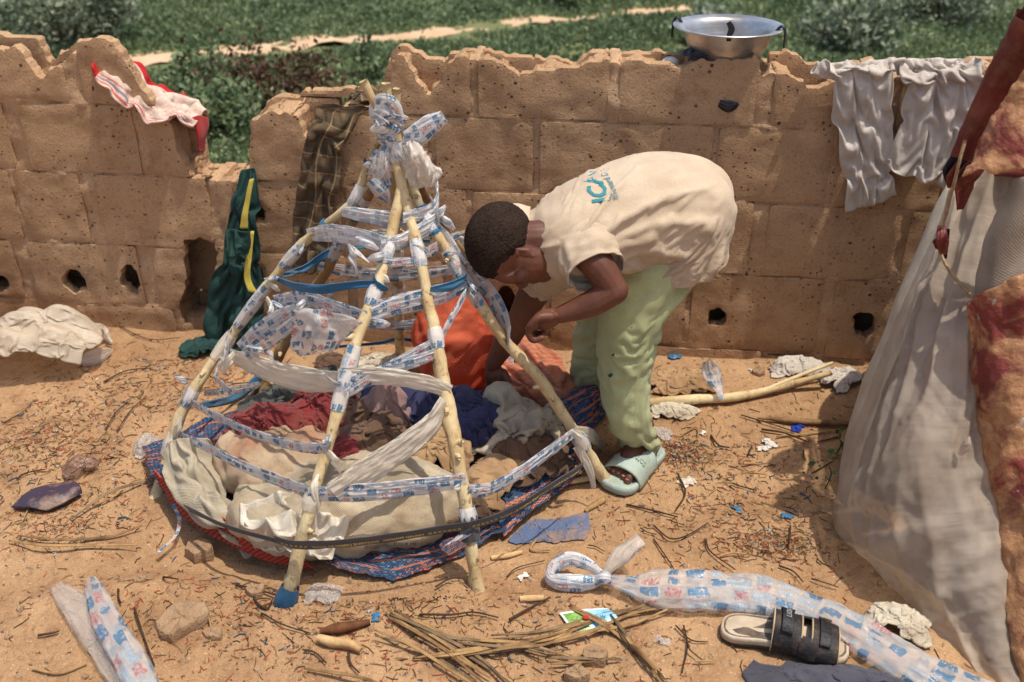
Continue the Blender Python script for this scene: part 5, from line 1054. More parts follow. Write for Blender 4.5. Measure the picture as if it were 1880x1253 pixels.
# slides: sole, strap with raised lettering
def slide(base, dirn, name):
    sd = np.array([dirn[1], -dirn[0], 0]); L, Wd = .235, .053
    prof = [(-.5, .30), (-.47, .62), (-.40, .82), (-.25, .86), (0, .86), (.2, 1.0), (.36, 1.0), (.45, .78), (.49, .45), (.5, .2)]
    out = np.array([(a*L, w*Wd) for a, w in prof]); out = cr(out, 40); ring = np.concatenate([out, np.stack([out[::-1, 0], -out[::-1, 1]], 1)]); n = len(ring); P3 = lambda s, z: np.array([base+dirn*a*s+sd*b*s*(1 if s == 1 else s)+np.array([0, 0, z]) for a, b in ring])
    lv = [P3(.95, -.002), P3(1.0, .004), P3(1.02, .016), P3(1.0, .026), P3(.94, .028), P3(.86, .022), P3(.4, .020), P3(.02, .020)]
    V = np.concatenate(lv); Fc = []
    for i in range(len(lv)-1):
        for j in range(n): Fc.append([i*n+j, i*n+(j+1) % n, (i+1)*n+(j+1) % n, (i+1)*n+j])
    Fc.append(list(range(n))[::-1]); sole = mesh(name, V, Fc, M_SLIDE, boy)
    u = np.linspace(-.16, .30, 26); a = np.linspace(0, math.pi, 40); S = np.zeros((26, 40, 3))
    for i, uu in enumerate(u):
        ww = np.interp(uu*L, out[:, 0], out[:, 1])+.004; hh = .064-.10*(uu+.16)*.36+.006*math.sin((uu+.12)*7.4)
        S[i] = base+dirn*uu*L+sd[None]*(np.cos(a)*ww)[:, None]+np.array([0, 0, 1.])[None]*(.008+np.sin(a)**.75*hh)[:, None]
        rib = (abs(uu+.03) < .012) or (abs(uu-.12) < .012); S[i] += (0.002 if rib else 0)*np.stack([sd[0]*np.cos(a), sd[1]*np.cos(a), np.sin(a)], -1)
    st = mesh('strap', S.reshape(-1, 3), gfaces(26, 40), M_SLIDE, sole, thick=.006)
    tv, tf = text_arrays('GOLDHOUSE', .020, .0)
    x = tv[:, 0]/tv[:, 0].max(); fa = np.interp(x, [0, 1], [.80, .34])*39; fu = np.interp(tv[:, 1]/.02, [0, 1], [.62, .40])*25; i = np.clip(fu.astype(int), 0, 24); j = np.clip(fa.astype(int), 0, 38); fi, fj = (fu-i)[:, None], (fa-j)[:, None]
    Q = (S[i, j]*(1-fi)+S[i+1, j]*fi)*(1-fj)+(S[i, j+1]*(1-fi)+S[i+1, j+1]*fi)*fj; cen = base+np.array([0, 0, .01]); Q = Q+unit(Q-cen)*.0048; mesh('raised_lettering', Q, tf, M_SLIDED, st, smooth=False)
    return sole
slide(np.array([G(1163, 868)[0], G(1163, 868)[1], .003]), tl, 'slide_shoe'); slide(np.array([ANR[0]+tl[0]*.05, ANR[1]+tl[1]*.05, .003]), tl, 'slide_shoe')
# the cloth he lifts
a = P(915, 694, 2.34); n = 58; g = np.linspace(-1, 1, n); X_, Y_ = np.meshgrid(g, g, indexing='ij'); R_ = np.hypot(X_, Y_); TH_ = np.arctan2(Y_, X_)
cx, cy = P(935, 775, 2.30)[0], 2.24
rad_ = .020+.100*np.clip(R_, 0, 1.25)*(1+.25*fbm(np.stack([np.cos(TH_)*1.4, np.sin(TH_)*1.4, TH_*0+3], -1), 3)); fz = np.clip(R_/1.2, 0, 1)
S = np.stack([a[0]+(cx-a[0])*fz+rad_*np.cos(TH_)*1.1, a[1]-.03+(cy-a[1]+.03)*fz+rad_*np.sin(TH_)*.85, a[2]-.005-(a[2]-.15)*fz**1.1], -1)
S = S+(.045*crumple(S, 17, 6)*np.clip(R_*1.5, .1, 1))[..., None]*np.stack([np.cos(TH_), np.sin(TH_), .8+0*TH_], -1)
pin = R_ < .10
S = pbd(S, 1.18, 1.18, lambda x, y: .12+.06*np.exp(-(((x-cx)/.09)**2+((y-cy)/.07)**2)), 22, 6, .05, pin, seed=4, noise=.02, grav=1.2)
o = grid_obj('cloth', S, M_BEIGE, None, .003, 1); tag(o, 'grey-beige crumpled cloth being lifted in the boy\'s right hand', 'cloth')

# ------------------------------------------------------------------ shelter of net and tarpaulin
def m_net():
    t = NT('dusty_netting'); o = t.co(); uv = t.xyz(t.co('UV'))
    col = t.mix(t.rng(t.noise(o, 5, 5), .35, .66), lin((224, 207, 186)), lin((194, 174, 152))); col = t.mix(t.rng(t.noise(o, 11, 5, .7), .5, .72, 0, .5), col, lin((142, 116, 90)))
    w = t.math('MULTIPLY', t.math('SINE', t.math('MULTIPLY', uv[0], 2100.)), t.math('SINE', t.math('MULTIPLY', uv[1], 2100.)))
    nr = t.bump(t.noise(t.mapv(t.co('UV'), (60, 8, 1)), 1, 4), .004); nr = t.bump(w, .0008, .6, nr); t.fin(col, nr, .9); t.translucent(lin((196, 178, 152)), .25)
    t.transparent(t.math('ADD', .30, t.math('MULTIPLY', t.math('GREATER_THAN', w, .15), .18))); return t.m
def m_tarp():
    t = NT('red_tarpaulin'); o = t.co()
    col = t.mix(t.rng(t.noise(o, 5, 5), .4, .62), lin((128, 52, 44)), lin((98, 40, 34)))
    sand = t.rng(t.noise(o, 6, 6, .65, .6), .40, .50); col = t.mix(t.math('MULTIPLY', sand, .92), col, t.mix(t.rng(t.noise(o, 40, 4), .35, .65), lin((190, 142, 98)), lin((158, 112, 74))))
    col = t.mix(t.rng(t.noise(o, 14, 5, .7), .64, .72, 0, .8), col, lin((196, 186, 172)))
    nr = t.bump(t.noise(o, 13, 5, .6), .010); nr = t.bump(t.noise(o, 120, 4, .7), .003, 1, nr); return t.fin(col, nr, .6, 0, .35)
M_NET, M_TARP = m_net(), m_tarp()
M_TARPR = pmat('brown_red_tarpaulin', (122, 46, 36), (84, 32, 28), 7, .5, dirt=((150, 108, 78), .5), spec=.4)
M_TARPK = pmat('black_tarp_lining', (44, 38, 38), (30, 26, 28), 8, .6)
M_GREYF = cloth('grey_coarse_fabric', (156, 140, 122), (126, 112, 96), weave=1100, dirt=((110, 86, 66), .4), cs=18)
M_CORD = pmat('braided_cord', (176, 148, 112), (140, 112, 80), 60)
hut = thing('shelter', (1.15, 1.85, 0), 'dome shelter of dusty netting and torn red tarpaulin', 'shelter')
NETC = [[(1742, 380, 2.30), (1775, 325, 2.28), (1830, 318, 2.22), (1890, 315, 2.2), (1960, 315, 2.2)],
        [(1692, 480, 2.24), (1735, 480, 2.14), (1790, 480, 2.06), (1880, 480, 2.0), (1960, 480, 2.0)],
        [(1640, 600, 2.18), (1690, 600, 2.04), (1745, 600, 1.96), (1800, 600, 1.94), (1880, 600, 1.94)],
        [(1590, 730, 2.12), (1650, 730, 1.96), (1720, 730, 1.88), (1800, 730, 1.87), (1870, 730, 1.88)],
        [(1548, 855, 2.06), (1615, 855, 1.87), (1700, 845, 1.79), (1805, 845, 1.80), (1880, 845, 1.82)],
        [(1528, 960, 2.015), (1585, 975, 1.82), (1690, 985, 1.71), (1825, 975, 1.70), (1890, 975, 1.72)],
        [(1560, 1003, 1.95), (1632, 1050, 1.775), (1715, 1085, 1.665), (1838, 1080, 1.62), (1900, 1080, 1.64)],
        [(1640, 1070, 1.80), (1690, 1130, 1.69), (1750, 1165, 1.61), (1845, 1165, 1.56), (1910, 1160, 1.58)],
        [(1700, 1140, 1.69), (1730, 1195, 1.60), (1790, 1240, 1.53), (1862, 1240, 1.50), (1920, 1240, 1.52)],
        [(1740, 1200, 1.60), (1780, 1260, 1.50), (1830, 1300, 1.44), (1890, 1310, 1.42), (1940, 1310, 1.43)]]
kn = P(1762, 800, 1.80)   # netting gathered to a tie
def netd(S, U, V):
    fan = ridge(np.stack([V*19+.6*pn(S*4), U*1.4, U*0], -1)); low = np.clip((.45-S[..., 2])*3, 0, 1); swag = ridge(np.stack([U*13+V*6, V*2.5, U*0+5], -1))
    kd = S-kn; rr_ = np.linalg.norm(kd, axis=-1); ang = np.arctan2(kd[..., 2], kd[..., 0]); star = ridge(np.stack([ang*4.5, ang*0, ang*0+2], -1))*np.exp(-(rr_/.16)**2)*.010
    edge = np.clip(V*12, 0, 1); fan = fan+star*60*.5; return edge*(.020*fan*(1-low*.5)+.011*swag*low+.004*pn(S*12)+.004*crumple(S, 14, 3))
sheet('net_curtain', [[P(*q) for q in r] for r in NETC], M_NET, hut, 150, 100, netd, .0, .004)
V, Fc, uv = strand([kn-[.0, .03, -.02], kn-[0, .035, 0], kn-[.005, .03, .03]], [.006, .009, .005], .8, 16, 4, None, 12, .5); mesh('knot', V, Fc, M_NET, hut, uv=uv)
# dim things stored inside, seen through the net
back = [[(lambda p: p+np.array([dx, dy, 0]))(P(*r[0])) for dx, dy in ((.05, .03), (.10, .22), (.40, .42), (.90, .35), (1.25, 0.0), (1.2, -.55))] for r in NETC[:9]]
for i, r in enumerate(back):
    for p in r: p[2] = max(p[2], -.02) if i < 8 else -.03
sheet('tarp_wall', back, M_PALECL, hut, 60, 60, lambda S, U, V: .01*pn(S*6), .004)
roof = [[np.array([.92+.06*j, 2.32-.02*j, .93]), ] for j in range(1)]
top = np.array([1.72, 2.0, 1.10])
rows = []
for f in np.linspace(0, 1, 5):
    rows.append([P(1800, 330, 2.24)*(1-f)+top*f+[0, .0, .10*math.sin(f*math.pi)], P(1820, 318, 2.22)*(1-f)+top*f+[0, -.02, .11*math.sin(f*math.pi)], P(1890, 316, 2.14)*(1-f)+top*f+[0, -.06, .12*math.sin(f*math.pi)], np.array([1.5, 1.75, .95])*(1-f)+top*f+[0, -.06, .10*math.sin(f*math.pi)], np.array([1.95, 1.85, .9])*(1-f)+top*f+[0, 0, .1*math.sin(f*math.pi)], np.array([2.1, 2.3, .8])*(1-f)+top*f, np.array([1.5, 2.75, .8])*(1-f)+top*f, P(1800, 330, 2.24)*(1-f)+top*f+[0, .12*(1-f)*f, .05*math.sin(f*math.pi)]])
sheet('tarp_roof', rows, M_TARPR, hut, 40, 70, lambda S, U, V: .012*pn(S*5), .004)
SW = [[(1786, 556, 1.915), (1800, 540, 1.90), (1840, 520, 1.88), (1890, 500, 1.87), (1990, 480, 1.90), (2150, 470, 2.0)], [(1786, 640, 1.90), (1806, 630, 1.87), (1845, 625, 1.85), (1890, 620, 1.84), (1990, 610, 1.86), (2150, 600, 1.95)], [(1790, 740, 1.86), (1815, 740, 1.82), (1850, 740, 1.79), (1895, 740, 1.78), (1990, 740, 1.79), (2150, 740, 1.9)], [(1805, 860, 1.79), (1825, 860, 1.76), (1860, 860, 1.73), (1905, 860, 1.71), (2000, 860, 1.72), (2150, 860, 1.83)], [(1830, 980, 1.70), (1845, 980, 1.68), (1875, 980, 1.66), (1915, 980, 1.64), (2010, 980, 1.65), (2150, 980, 1.75)], [(1846, 1100, 1.60), (1860, 1100, 1.59), (1890, 1100, 1.57), (1925, 1100, 1.56), (2020, 1100, 1.57), (2150, 1100, 1.67)], [(1868, 1240, 1.49), (1880, 1240, 1.48), (1905, 1240, 1.47), (1940, 1240, 1.46), (2030, 1240, 1.47), (2150, 1240, 1.56)], [(1885, 1330, 1.42), (1895, 1330, 1.41), (1920, 1330, 1.40), (1950, 1330, 1.39), (2040, 1330, 1.40), (2150, 1330, 1.48)]]
sheet('tarp_side', [[P(*q) for q in r] for r in SW], M_TARP, hut, 130, 70, lambda S, U, V: .008*crumple(S, 9, 4)+.012*np.clip(.45-U, 0, .3)*3*ridge(np.stack([V*22, U*2, U*0], -1)), .005, .006, 8)
SF = [[(1798, 262, 2.02), (1820, 222, 2.02), (1850, 175, 2.02), (1890, 120, 2.02), (1960, 60, 2.05)], [(1786, 300, 2.0), (1815, 268, 1.99), (1850, 235, 1.98), (1890, 200, 1.98), (1960, 160, 2.0)], [(1768, 322, 1.98), (1800, 316, 1.96), (1840, 312, 1.95), (1890, 306, 1.94), (1960, 300, 1.96)]]
sheet('tarp_flap', [[P(*q) for q in r] for r in SF], M_TARP, hut, 60, 60, lambda S, U, V: .006*crumple(S, 12, 14), .005, .008, 14)
SG = [[(1862, 330, 1.95), (1900, 322, 1.93), (1970, 318, 1.95)], [(1826, 400, 1.95), (1880, 395, 1.91), (1970, 390, 1.93)], [(1800, 470, 1.94), (1850, 465, 1.90), (1970, 440, 1.92)], [(1790, 548, 1.93), (1840, 525, 1.88), (1970, 470, 1.90)]]
sheet('grey_flap', [[P(*q) for q in r] for r in SG], M_GREYF, hut, 60, 50, lambda S, U, V: .004*pn(S*9)+.003*ridge(np.stack([U*10, V*6, U*0], -1)), .004, .004, 15)
SP = [[(1880, 545, 1.875), (1840, 540, 1.885), (1800, 552, 1.90)], [(1890, 565, 1.86), (1850, 575, 1.865), (1796, 588, 1.885)]]
sheet('grey_patch', [[P(*q) for q in r] for r in SP], M_GREYF, hut, 16, 30, lambda S, U, V: .004*pn(S*20), .004, .006, 16)
for k, (c, rd, m, lb) in enumerate([((1.16, 2.20, .26), (.17, .18, .27), M_MAUVE, 'pinkish bedding bundled high inside the net shelter'), ((1.20, 1.98, .13), (.15, .16, .14), M_DKGREY, 'dark grey-green bedding heaped low inside the net shelter')]):
    o = lump('bedding', c, rd, (0, 0, .2), m, None, 60+k, .014, 7, 60, 40, .8, .0); tag(o, lb, 'bedding')
# rolled edge of the roof tarp over its pole, torn and hanging in tatters
pl = PP([(1905, 30, 2.12), (1880, 80, 2.14), (1850, 135, 2.16), (1815, 200, 2.18), (1775, 275, 2.2), (1748, 330, 2.22)])
V, Fc, uv = strand(pl, [.045, .045, .042, .038, .030, .018], .8, 26, 6, (1, 0, .3), 60, .18); mesh('tarp_roll', V, Fc, M_TARPR, hut, uv=uv)
tube('pole', PP([(1925, 10, 2.2), (1850, 160, 2.22), (1760, 330, 2.26)]), [.016, .016, .014], M_POLED, hut)
for k, (px, w) in enumerate([([(1760, 290), (1748, 315), (1742, 335)], .02), ([(1775, 310), (1768, 345), (1762, 385)], .018), ([(1720, 435), (1728, 448), (1732, 462)], .014), ([(1790, 300), (1770, 325), (1758, 350)], .02), ([(1738, 420), (1735, 450), (1736, 475)], .006), ([(1765, 300), (1750, 325), (1744, 345)], .016)]):
    V, Fc, uv = band([P(x, y, 2.13) for x, y in px], [w, w*1.2, w*.4], 6, (1, 0, .3), k+30, .6); mesh('tatter', V, Fc, [M_TARPK, M_TARPR][k % 2] if k != 2 else M_TARPR, hut, uv=uv, thick=.002)
tube('cord', PP([(1772, 258, 2.10), (1758, 310, 2.09), (1742, 375, 2.10), (1730, 425, 2.11), (1728, 465, 2.10), (1745, 500, 2.05), (1775, 535, 1.99), (1790, 548, 1.93)]), [.004]*8, M_CORD, hut, 8, .3, 3, 60)
V, Fc, uv = strand(PP([(1728, 415, 2.12), (1729, 440, 2.10), (1731, 468, 2.10)]), [.008, .012, .006], .7, 12, 8, (1, 0, 0), 12, .4); mesh('rag_tie', V, Fc, M_TARPR, hut, uv=uv)
# netting and cloth crumpled on the sand at its foot
a = G(1650, 1150); o = heap('cloth', (a[0], a[1], 0), .075, .055, .05, -.5, M_PALECL, None, 51, .02, 18, n=36); tag(o, 'beige dusty cloth with a hem crumpled at the foot of the shelter', 'cloth')
o = heap('cloth', (G(1545, 1290)[0], G(1545, 1275)[1], 0), .17, .07, .05, -.06, M_SLATE, None, 52, .012, 10, n=40, grow=1.35); tag(o, 'slate grey cloth lying beside the black sandal', 'cloth')

# ------------------------------------------------------------------ things on the wall
def hang(name, top, path, w0, w1, mat, label, cat, seed, parent=None, grow=1.35, nu=46, nv=30, off=.03, bend=.12, steps=34):
    """cloth hung over the wall: path is a pixel run down its middle on the wall's face, half-widths in metres"""
    C = np.array([WP(x, y, off) for x, y in path]); C = cr(C, nu); ww = np.interp(np.linspace(0, 1, nu), np.linspace(0, 1, len(w0)), w0); v = np.linspace(-1, 1, nv)
    S = C[:, None]+WT[None, None]*(v[None]*ww[:, None])[..., None]
    return S
def wall_keep(off=.008):
    def f(S):
        d = ((S-WA)*WN).sum(-1); pen = np.minimum(d-off, 0); return S-WN*pen[..., None]
    return f
def hung_strip(name, rows, mat, parent, seed, grow=1.4, nu=50, nv=50, bend=.05, thick=.002, pins=3, steps=34, gu=1.02):
    """rows: (left px, right px, offset from the wall's face) from top to bottom"""
    ct = [[WP(*l, o), WP((l[0]+r[0])/2, (l[1]+r[1])/2, o), WP(*r, o)] for l, r, o in rows]; S = surf(ct, nu, nv); pin = np.zeros(S.shape[:2], bool); pin[:pins] = True
    pin[::14, ::max(2, nv//3)] = True; S = S+WN*(np.abs(pn(S*26+seed))*.02)[..., None]; S = pbd(S, gu, grow, None, 26, 6, bend, pin, seed=seed, noise=.012, grav=.25, inner=wall_keep(), even=False); return grid_obj(name, S, mat, parent, thick)
t = thing('trousers', wall_pt(2.55, .95, .05), 'faded white trousers hung over the wall, both legs dangling', 'trousers')
hung_strip('trouser_leg', [((1480, 96), (1640, 92), -.14), ((1505, 96), (1642, 94), -.05), ((1528, 112), (1640, 110), .025), ((1534, 150), (1634, 150), .035), ((1540, 230), (1636, 230), .035), ((1554, 300), (1638, 300), .035), ((1560, 380), (1634, 352), .035)], M_TROUS, t, 3, 1.35, nu=64, pins=4)
hung_strip('trouser_leg', [((1625, 94), (1740, 90), -.14), ((1640, 95), (1780, 94), -.05), ((1668, 125), (1806, 120), .025), ((1672, 160), (1818, 165), .035), ((1654, 225), (1806, 240), .04), ((1638, 280), (1786, 308), .045), ((1636, 302), (1768, 350), .05)], M_TROUS, t, 5, 1.3, nu=64, pins=4)
hung_strip('waistband', [((1600, 106), (1612, 100), -.12), ((1630, 108), (1650, 102), -.06), ((1650, 118), (1700, 110), -.03), ((1662, 145), (1690, 150), .02), ((1672, 168), (1680, 170), .03)], M_TROUS, t, 7, 1.3, nu=30, nv=20, pins=30)
def m_plaid():
    t = NT('brown_plaid'); uv = t.xyz(t.co('UV')); o = t.co(); col = t.mix(t.rng(t.noise(o, 8, 4), .35, .65), lin((112, 92, 66)), lin((84, 68, 50)))
    for ax, f in ((0, 17.), (1, 14.)):
        b = t.math('GREATER_THAN', t.math('FRACT', t.math('MULTIPLY', uv[ax], f)), .55); col = t.mix(t.math('MULTIPLY', b, .45), col, lin((62, 54, 44))); l = t.math('GREATER_THAN', t.math('FRACT', t.math('MULTIPLY', uv[ax], f)), .93); col = t.mix(t.math('MULTIPLY', l, .6), col, lin((168, 140, 98)))
    return t.fin(col, t.bump(t.noise(o, 30, 4), .003), .9)
o = hung_strip('plaid_cloth', [((640, 165), (712, 172), -.16), ((590, 185), (690, 190), -.06), ((575, 215), (628, 232), .02), ((560, 270), (618, 280), .035), ((548, 340), (614, 345), .035), ((542, 420), (606, 425), .04), ((540, 490), (600, 495), .045)], m_plaid(), None, 11, 1.35, nu=64, nv=30, pins=16); tag(o, 'brown plaid cloth hanging over the broken wall behind the frame', 'cloth')
o2 = heap('bunched_end', wall_pt(W(680, 170, -.1)[0], W(680, 185, -.1)[1], -.1), .07, .06, .05, .2, m_plaid(), o, 12, .02, 20, n=32)
def m_green():
    t = NT('green_tracksuit'); uv = t.xyz(t.co('UV')); o = t.co(); col = t.mix(t.rng(t.noise(o, 7, 5), .35, .65), lin((40, 70, 62)), lin((26, 48, 44)))
    return t.fin(col, t.bump(t.noise(o, 26, 4), .003), .8)
M_GREEN = m_green(); M_YEL = cloth('yellow_stripe', (222, 202, 92), (198, 174, 70))
t = thing('tracksuit', WP(430, 600, .06), 'dark green tracksuit with yellow stripes hanging down the wall', 'garment')
hung_strip('jacket', [((440, 318), (466, 312), .01), ((428, 360), (468, 360), .035), ((418, 420), (470, 420), .045), ((408, 480), (474, 480), .06), ((385, 540), (480, 545), .075), ((378, 590), (478, 600), .09), ((390, 625), (440, 640), .10)], M_GREEN, t, 21, 1.45, nu=56, nv=34, pins=2)
a = G(392, 640); heap('trailing_leg', (a[0], a[1], 0), .11, .055, .05, .25, M_GREEN, t, 22, .018, 18, n=34)
for k, rows in enumerate([[((458, 330), (466, 328), .06), ((446, 385), (456, 388), .075), ((440, 420), (455, 420), .08)], [((460, 425), (466, 425), .075), ((452, 470), (462, 475), .09), ((448, 510), (460, 512), .10), ((456, 535), (474, 540), .11)]]):
    ct = [[WP(*l, o_), WP(*r_, o_)] for l, r_, o_ in rows]; sheet('yellow_stripe', ct, M_YEL, t, 24, 8, lambda S, U, V: .004*pn(S*18), .002)
rows = [((415, 420), (462, 422), .085), ((412, 445), (458, 450), .10), ((425, 465), (450, 470), .10)]
hung_strip('pocket_flap', rows, M_GREEN, t, 25, 1.2, nu=18, nv=18, pins=2)
def m_towel():
    t = NT('bordered_towel'); uv = t.xyz(t.co('UV')); o = t.co(); col = t.mix(t.rng(t.noise(o, 40, 3), .3, .7), lin((218, 196, 178)), lin((190, 160, 142)))
    v = uv[1]; st = t.math('MULTIPLY', t.math('LESS_THAN', v, .03), t.math('GREATER_THAN', t.math('FRACT', t.math('MULTIPLY', v, 90.)), .5)); col = t.mix(st, col, t.mix(t.math('GREATER_THAN', t.math('FRACT', t.math('MULTIPLY', v, 45.)), .5), lin((190, 96, 80)), lin((140, 130, 140))))
    u = uv[0]; e = t.math('LESS_THAN', u, .035); col = t.mix(e, col, lin((188, 44, 40))); e2 = t.math('GREATER_THAN', v, .26); col = t.mix(e2, col, lin((176, 40, 38)))
    return t.fin(col, t.bump(t.noise(o, 220, 2), .003, 1, t.bump(t.noise(o, 30, 3), .004)), 1)
ct = [[WP(168, 132, .03), WP(180, 112, -.03), WP(196, 100, -.12), WP(226, 98, -.2)], [WP(205, 165, .035), WP(222, 140, -.02), WP(240, 124, -.12), WP(256, 130, -.2)], [WP(245, 205, .035), WP(258, 180, -.01), WP(276, 165, -.1), WP(300, 165, -.2)], [WP(280, 225, .04), WP(295, 200, -.01), WP(315, 182, -.1), WP(340, 184, -.2)], [WP(318, 220, .02), WP(332, 204, -.03), WP(350, 198, -.12), WP(372, 205, -.2)], [WP(352, 222, -.02), WP(362, 216, -.06), WP(372, 214, -.13), WP(380, 224, -.2)]]
S = surf(ct, 60, 34); pin = np.zeros(S.shape[:2], bool); pin[::12, ::8] = True; pin[0] = True; S = S+np.array([0, 0, .012]); S = pbd(S, 1.12, 1.22, None, 24, 6, .12, pin, seed=31, noise=.02, grav=.2, even=False); M_TOWEL = m_towel()
o = grid_obj('towel', S, M_TOWEL, None, .006); tag(o, 'pale towel with red borders draped down the broken wall step', 'towel')
sheet('red_edge', [[WP(352, 216, -.02), WP(366, 212, -.05), WP(380, 216, -.1)], [WP(362, 240, -.02), WP(371, 240, -.05), WP(381, 236, -.1)], [WP(366, 278, -.03), WP(370, 280, -.05), WP(374, 276, -.09)]], cloth('red_border', (196, 44, 40), (160, 34, 34)), o, 24, 16, lambda S, U, V: .004*pn(S*20), .004)
# basin on three props
def m_metal():
    t = NT('worn_aluminium'); o = t.co(); t.b.inputs['Metallic'].default_value = .9; col = t.mix(t.rng(t.noise(o, 9, 5), .4, .7), lin((204, 202, 200)), lin((158, 150, 142)))
    nr = t.bump(t.noise(t.mapv(o, (4, 4, 120)), 1, 3), .001); return t.fin(col, nr, t.rng(t.noise(o, 14, 3), .3, .7, .25, .5))
M_METAL = m_metal(); bz = W(1338, 106, -.10)[1]; bc = wall_pt(W(1336, 75, -.10)[0], 0, -.11); bz = .938
t = thing('basin', (bc[0], bc[1], bz), 'shallow aluminium basin propped on top of the wall', 'basin')
pr = [(.0, .0), (.062, .0), (.080, .010), (.098, .045), (.107, .082), (.110, .090), (.128, .096), (.133, .094), (.132, .091), (.126, .093), (.106, .086), (.095, .046), (.077, .014), (.0, .006)]
pr = cr(np.array(pr), 50)*[1.2, 1.]; th = np.linspace(0, 2*math.pi, 64, endpoint=False); V = np.stack([bc[0]+pr[:, :1]*np.cos(th), bc[1]+pr[:, :1]*np.sin(th), bz+.012+pr[:, 1:]+0*th], -1).reshape(-1, 3); bw = mesh('bowl', V, gfaces(50, 64, True), M_METAL, t)
for k, a in enumerate((2.75, -1.75, -.45)):
    c = bc+np.array([math.cos(a)*.150, math.sin(a)*.150, bz+.104]); out = np.array([math.cos(a), math.sin(a), 0]); V, Fc, uv = strand([c+out*.014-[0, 0, .045], c+out*.012, c+[0, 0, .012], c-out*.02-[0, 0, .012]] if k != 1 else [c-out*.01-[0, 0, .012], c+[0, 0, .006], c+[.004, 0, .022], c+[-.006, 0, .04]], [.006, .007, .008, .006], .4, 12, k, (0, 0, 1) if 0 else np.cross(out, [0, 0, 1.]), 16, .4); mesh('rag_tie', V, Fc, M_BLACKPL, bw, uv=uv)
a = wall_pt(W(1300, 100, -.05)[0], bz-.012, -.04); o = heap('plastic_pad', (a[0]+.02, a[1]+.03, .965), .085, .06, .035, 0, M_BLACKPL, None, 61, .01, 20, n=30, thick=.001); tag(o, 'black plastic rag wadded under the basin', 'plastic rag')
V, Fc, uv = blob(wall_pt(W(1231, 112, -.08)[0], W(1231, 116, -.08)[1], -.08), (.026, .024, .018), None, 24, 14); o = mesh('egg_cup', V, Fc, M_WHITEBIT); tag(o, 'small white cup upturned in the top of the wall', 'cup')
# soot mark: a thin black wad added to stand in for the dark stain
V, Fc, uv = strand([WP(1320, 190, .0), WP(1338, 196, .004), WP(1356, 192, .0)], [.010, .016, .008], .25, 14, 9, None, 14, .6); o = mesh('rag', V, Fc, M_BLACKPL, uv=uv); tag(o, 'dark stain on the wall below the basin', 'rag')

# ------------------------------------------------------------------ on the ground beyond the frame
M_SACKF = m_sack('translucent_woven_sack', (236, 224, 200), (214, 198, 168), trans=.35, rough=.4)
a = G(45, 625, .10); o = heap('woven_sack', (a[0], a[1], 0), .30, .15, .27, .06, M_BAG, None, 41, .03, 7, n=64, p=.55, thick=.001, grow=1.16, bend=.06, rag=.06); tag(o, 'empty dusty white woven sack slumped against the sooty wall', 'sack')
V, Fc, uv = strand([G(165, 600, .10), G(185, 605, .06), G(195, 618, .03), G(205, 630, .01)], [.012, .018, .014, .008], .5, 16, 3, None, 18, .6); mesh('knotted_mouth', V, Fc, M_FILM, o, uv=uv)
V, Fc, uv = strand([G(150, 665, .02), G(180, 655, .03), G(205, 645, .02)], [.02, .026, .008], .3, 16, 5, None, 18, .6); mesh('torn_edge', V, Fc, M_FILMC, o, uv=uv)
def at(px, py, z=0): p = G(px, py, z); p[2] = float(zg(p[0], p[1]))+z; return p
def gheap(name, px, py, rx, ry, h, rot, mat, label, cat, seed, **kw):
    a = at(px, py); o = heap(name, (a[0], a[1], a[2]), rx, ry, h, rot, mat, None, seed, kw.pop('amp', .016), kw.pop('sc', 16), **kw); tag(o, label, cat); return o
gheap('cloth', 1250, 712, .12, .07, .04, .1, M_TAN, 'tan rag lying flat behind the long forked stick', 'rag', 71, n=40)
gheap('cloth', 1235, 762, .075, .035, .035, -.1, M_PALECL, 'torn pale rag in front of the long forked stick', 'rag', 72, n=34)
gheap('cloth', 1470, 690, .095, .06, .06, -.2, M_TROUS, 'dusty white cloth crumpled under the tip of the forked stick', 'cloth', 73, n=40)
gheap('cloth', 1545, 712, .075, .055, .05, .5, M_TROUS, 'dusty white cloth crumpled between the forked stick and shelter', 'cloth', 74, n=40)
gheap('plastic_film', 1205, 800, .05, .035, .025, 0, M_CLEAR, 'crumpled clear film on the sand behind the mint slide', 'plastic film', 75, n=30, thick=.0008)
t = thing('stick', at(1350, 735), 'long peeled forked stick tied with plastic, lying along the wall', 'stick')
tube('stem', [at(1185, 742, .02), at(1260, 740, .022), at(1340, 733, .022), at(1400, 726, .022), at(1450, 715, .03), at(1525, 692, .06)], [.013, .0145, .014, .013, .011, .008], M_POLE, t, 10, .2); tube('fork', [at(1395, 727, .024), at(1440, 710, .04), at(1490, 690, .055), at(1528, 675, .07)], [.007, .006, .006, .005], M_POLE, t, 8, .2)
V, Fc, uv = strand([at(1325, 738, .04), at(1318, 715, .06), at(1305, 690, .09), at(1300, 668, .13)], [.008, .014, .026, .014], .35, 18, 7, (1, 0, 0), 24, .5); mesh('plastic_tie', V, Fc, M_PRINTC, t, uv=uv)
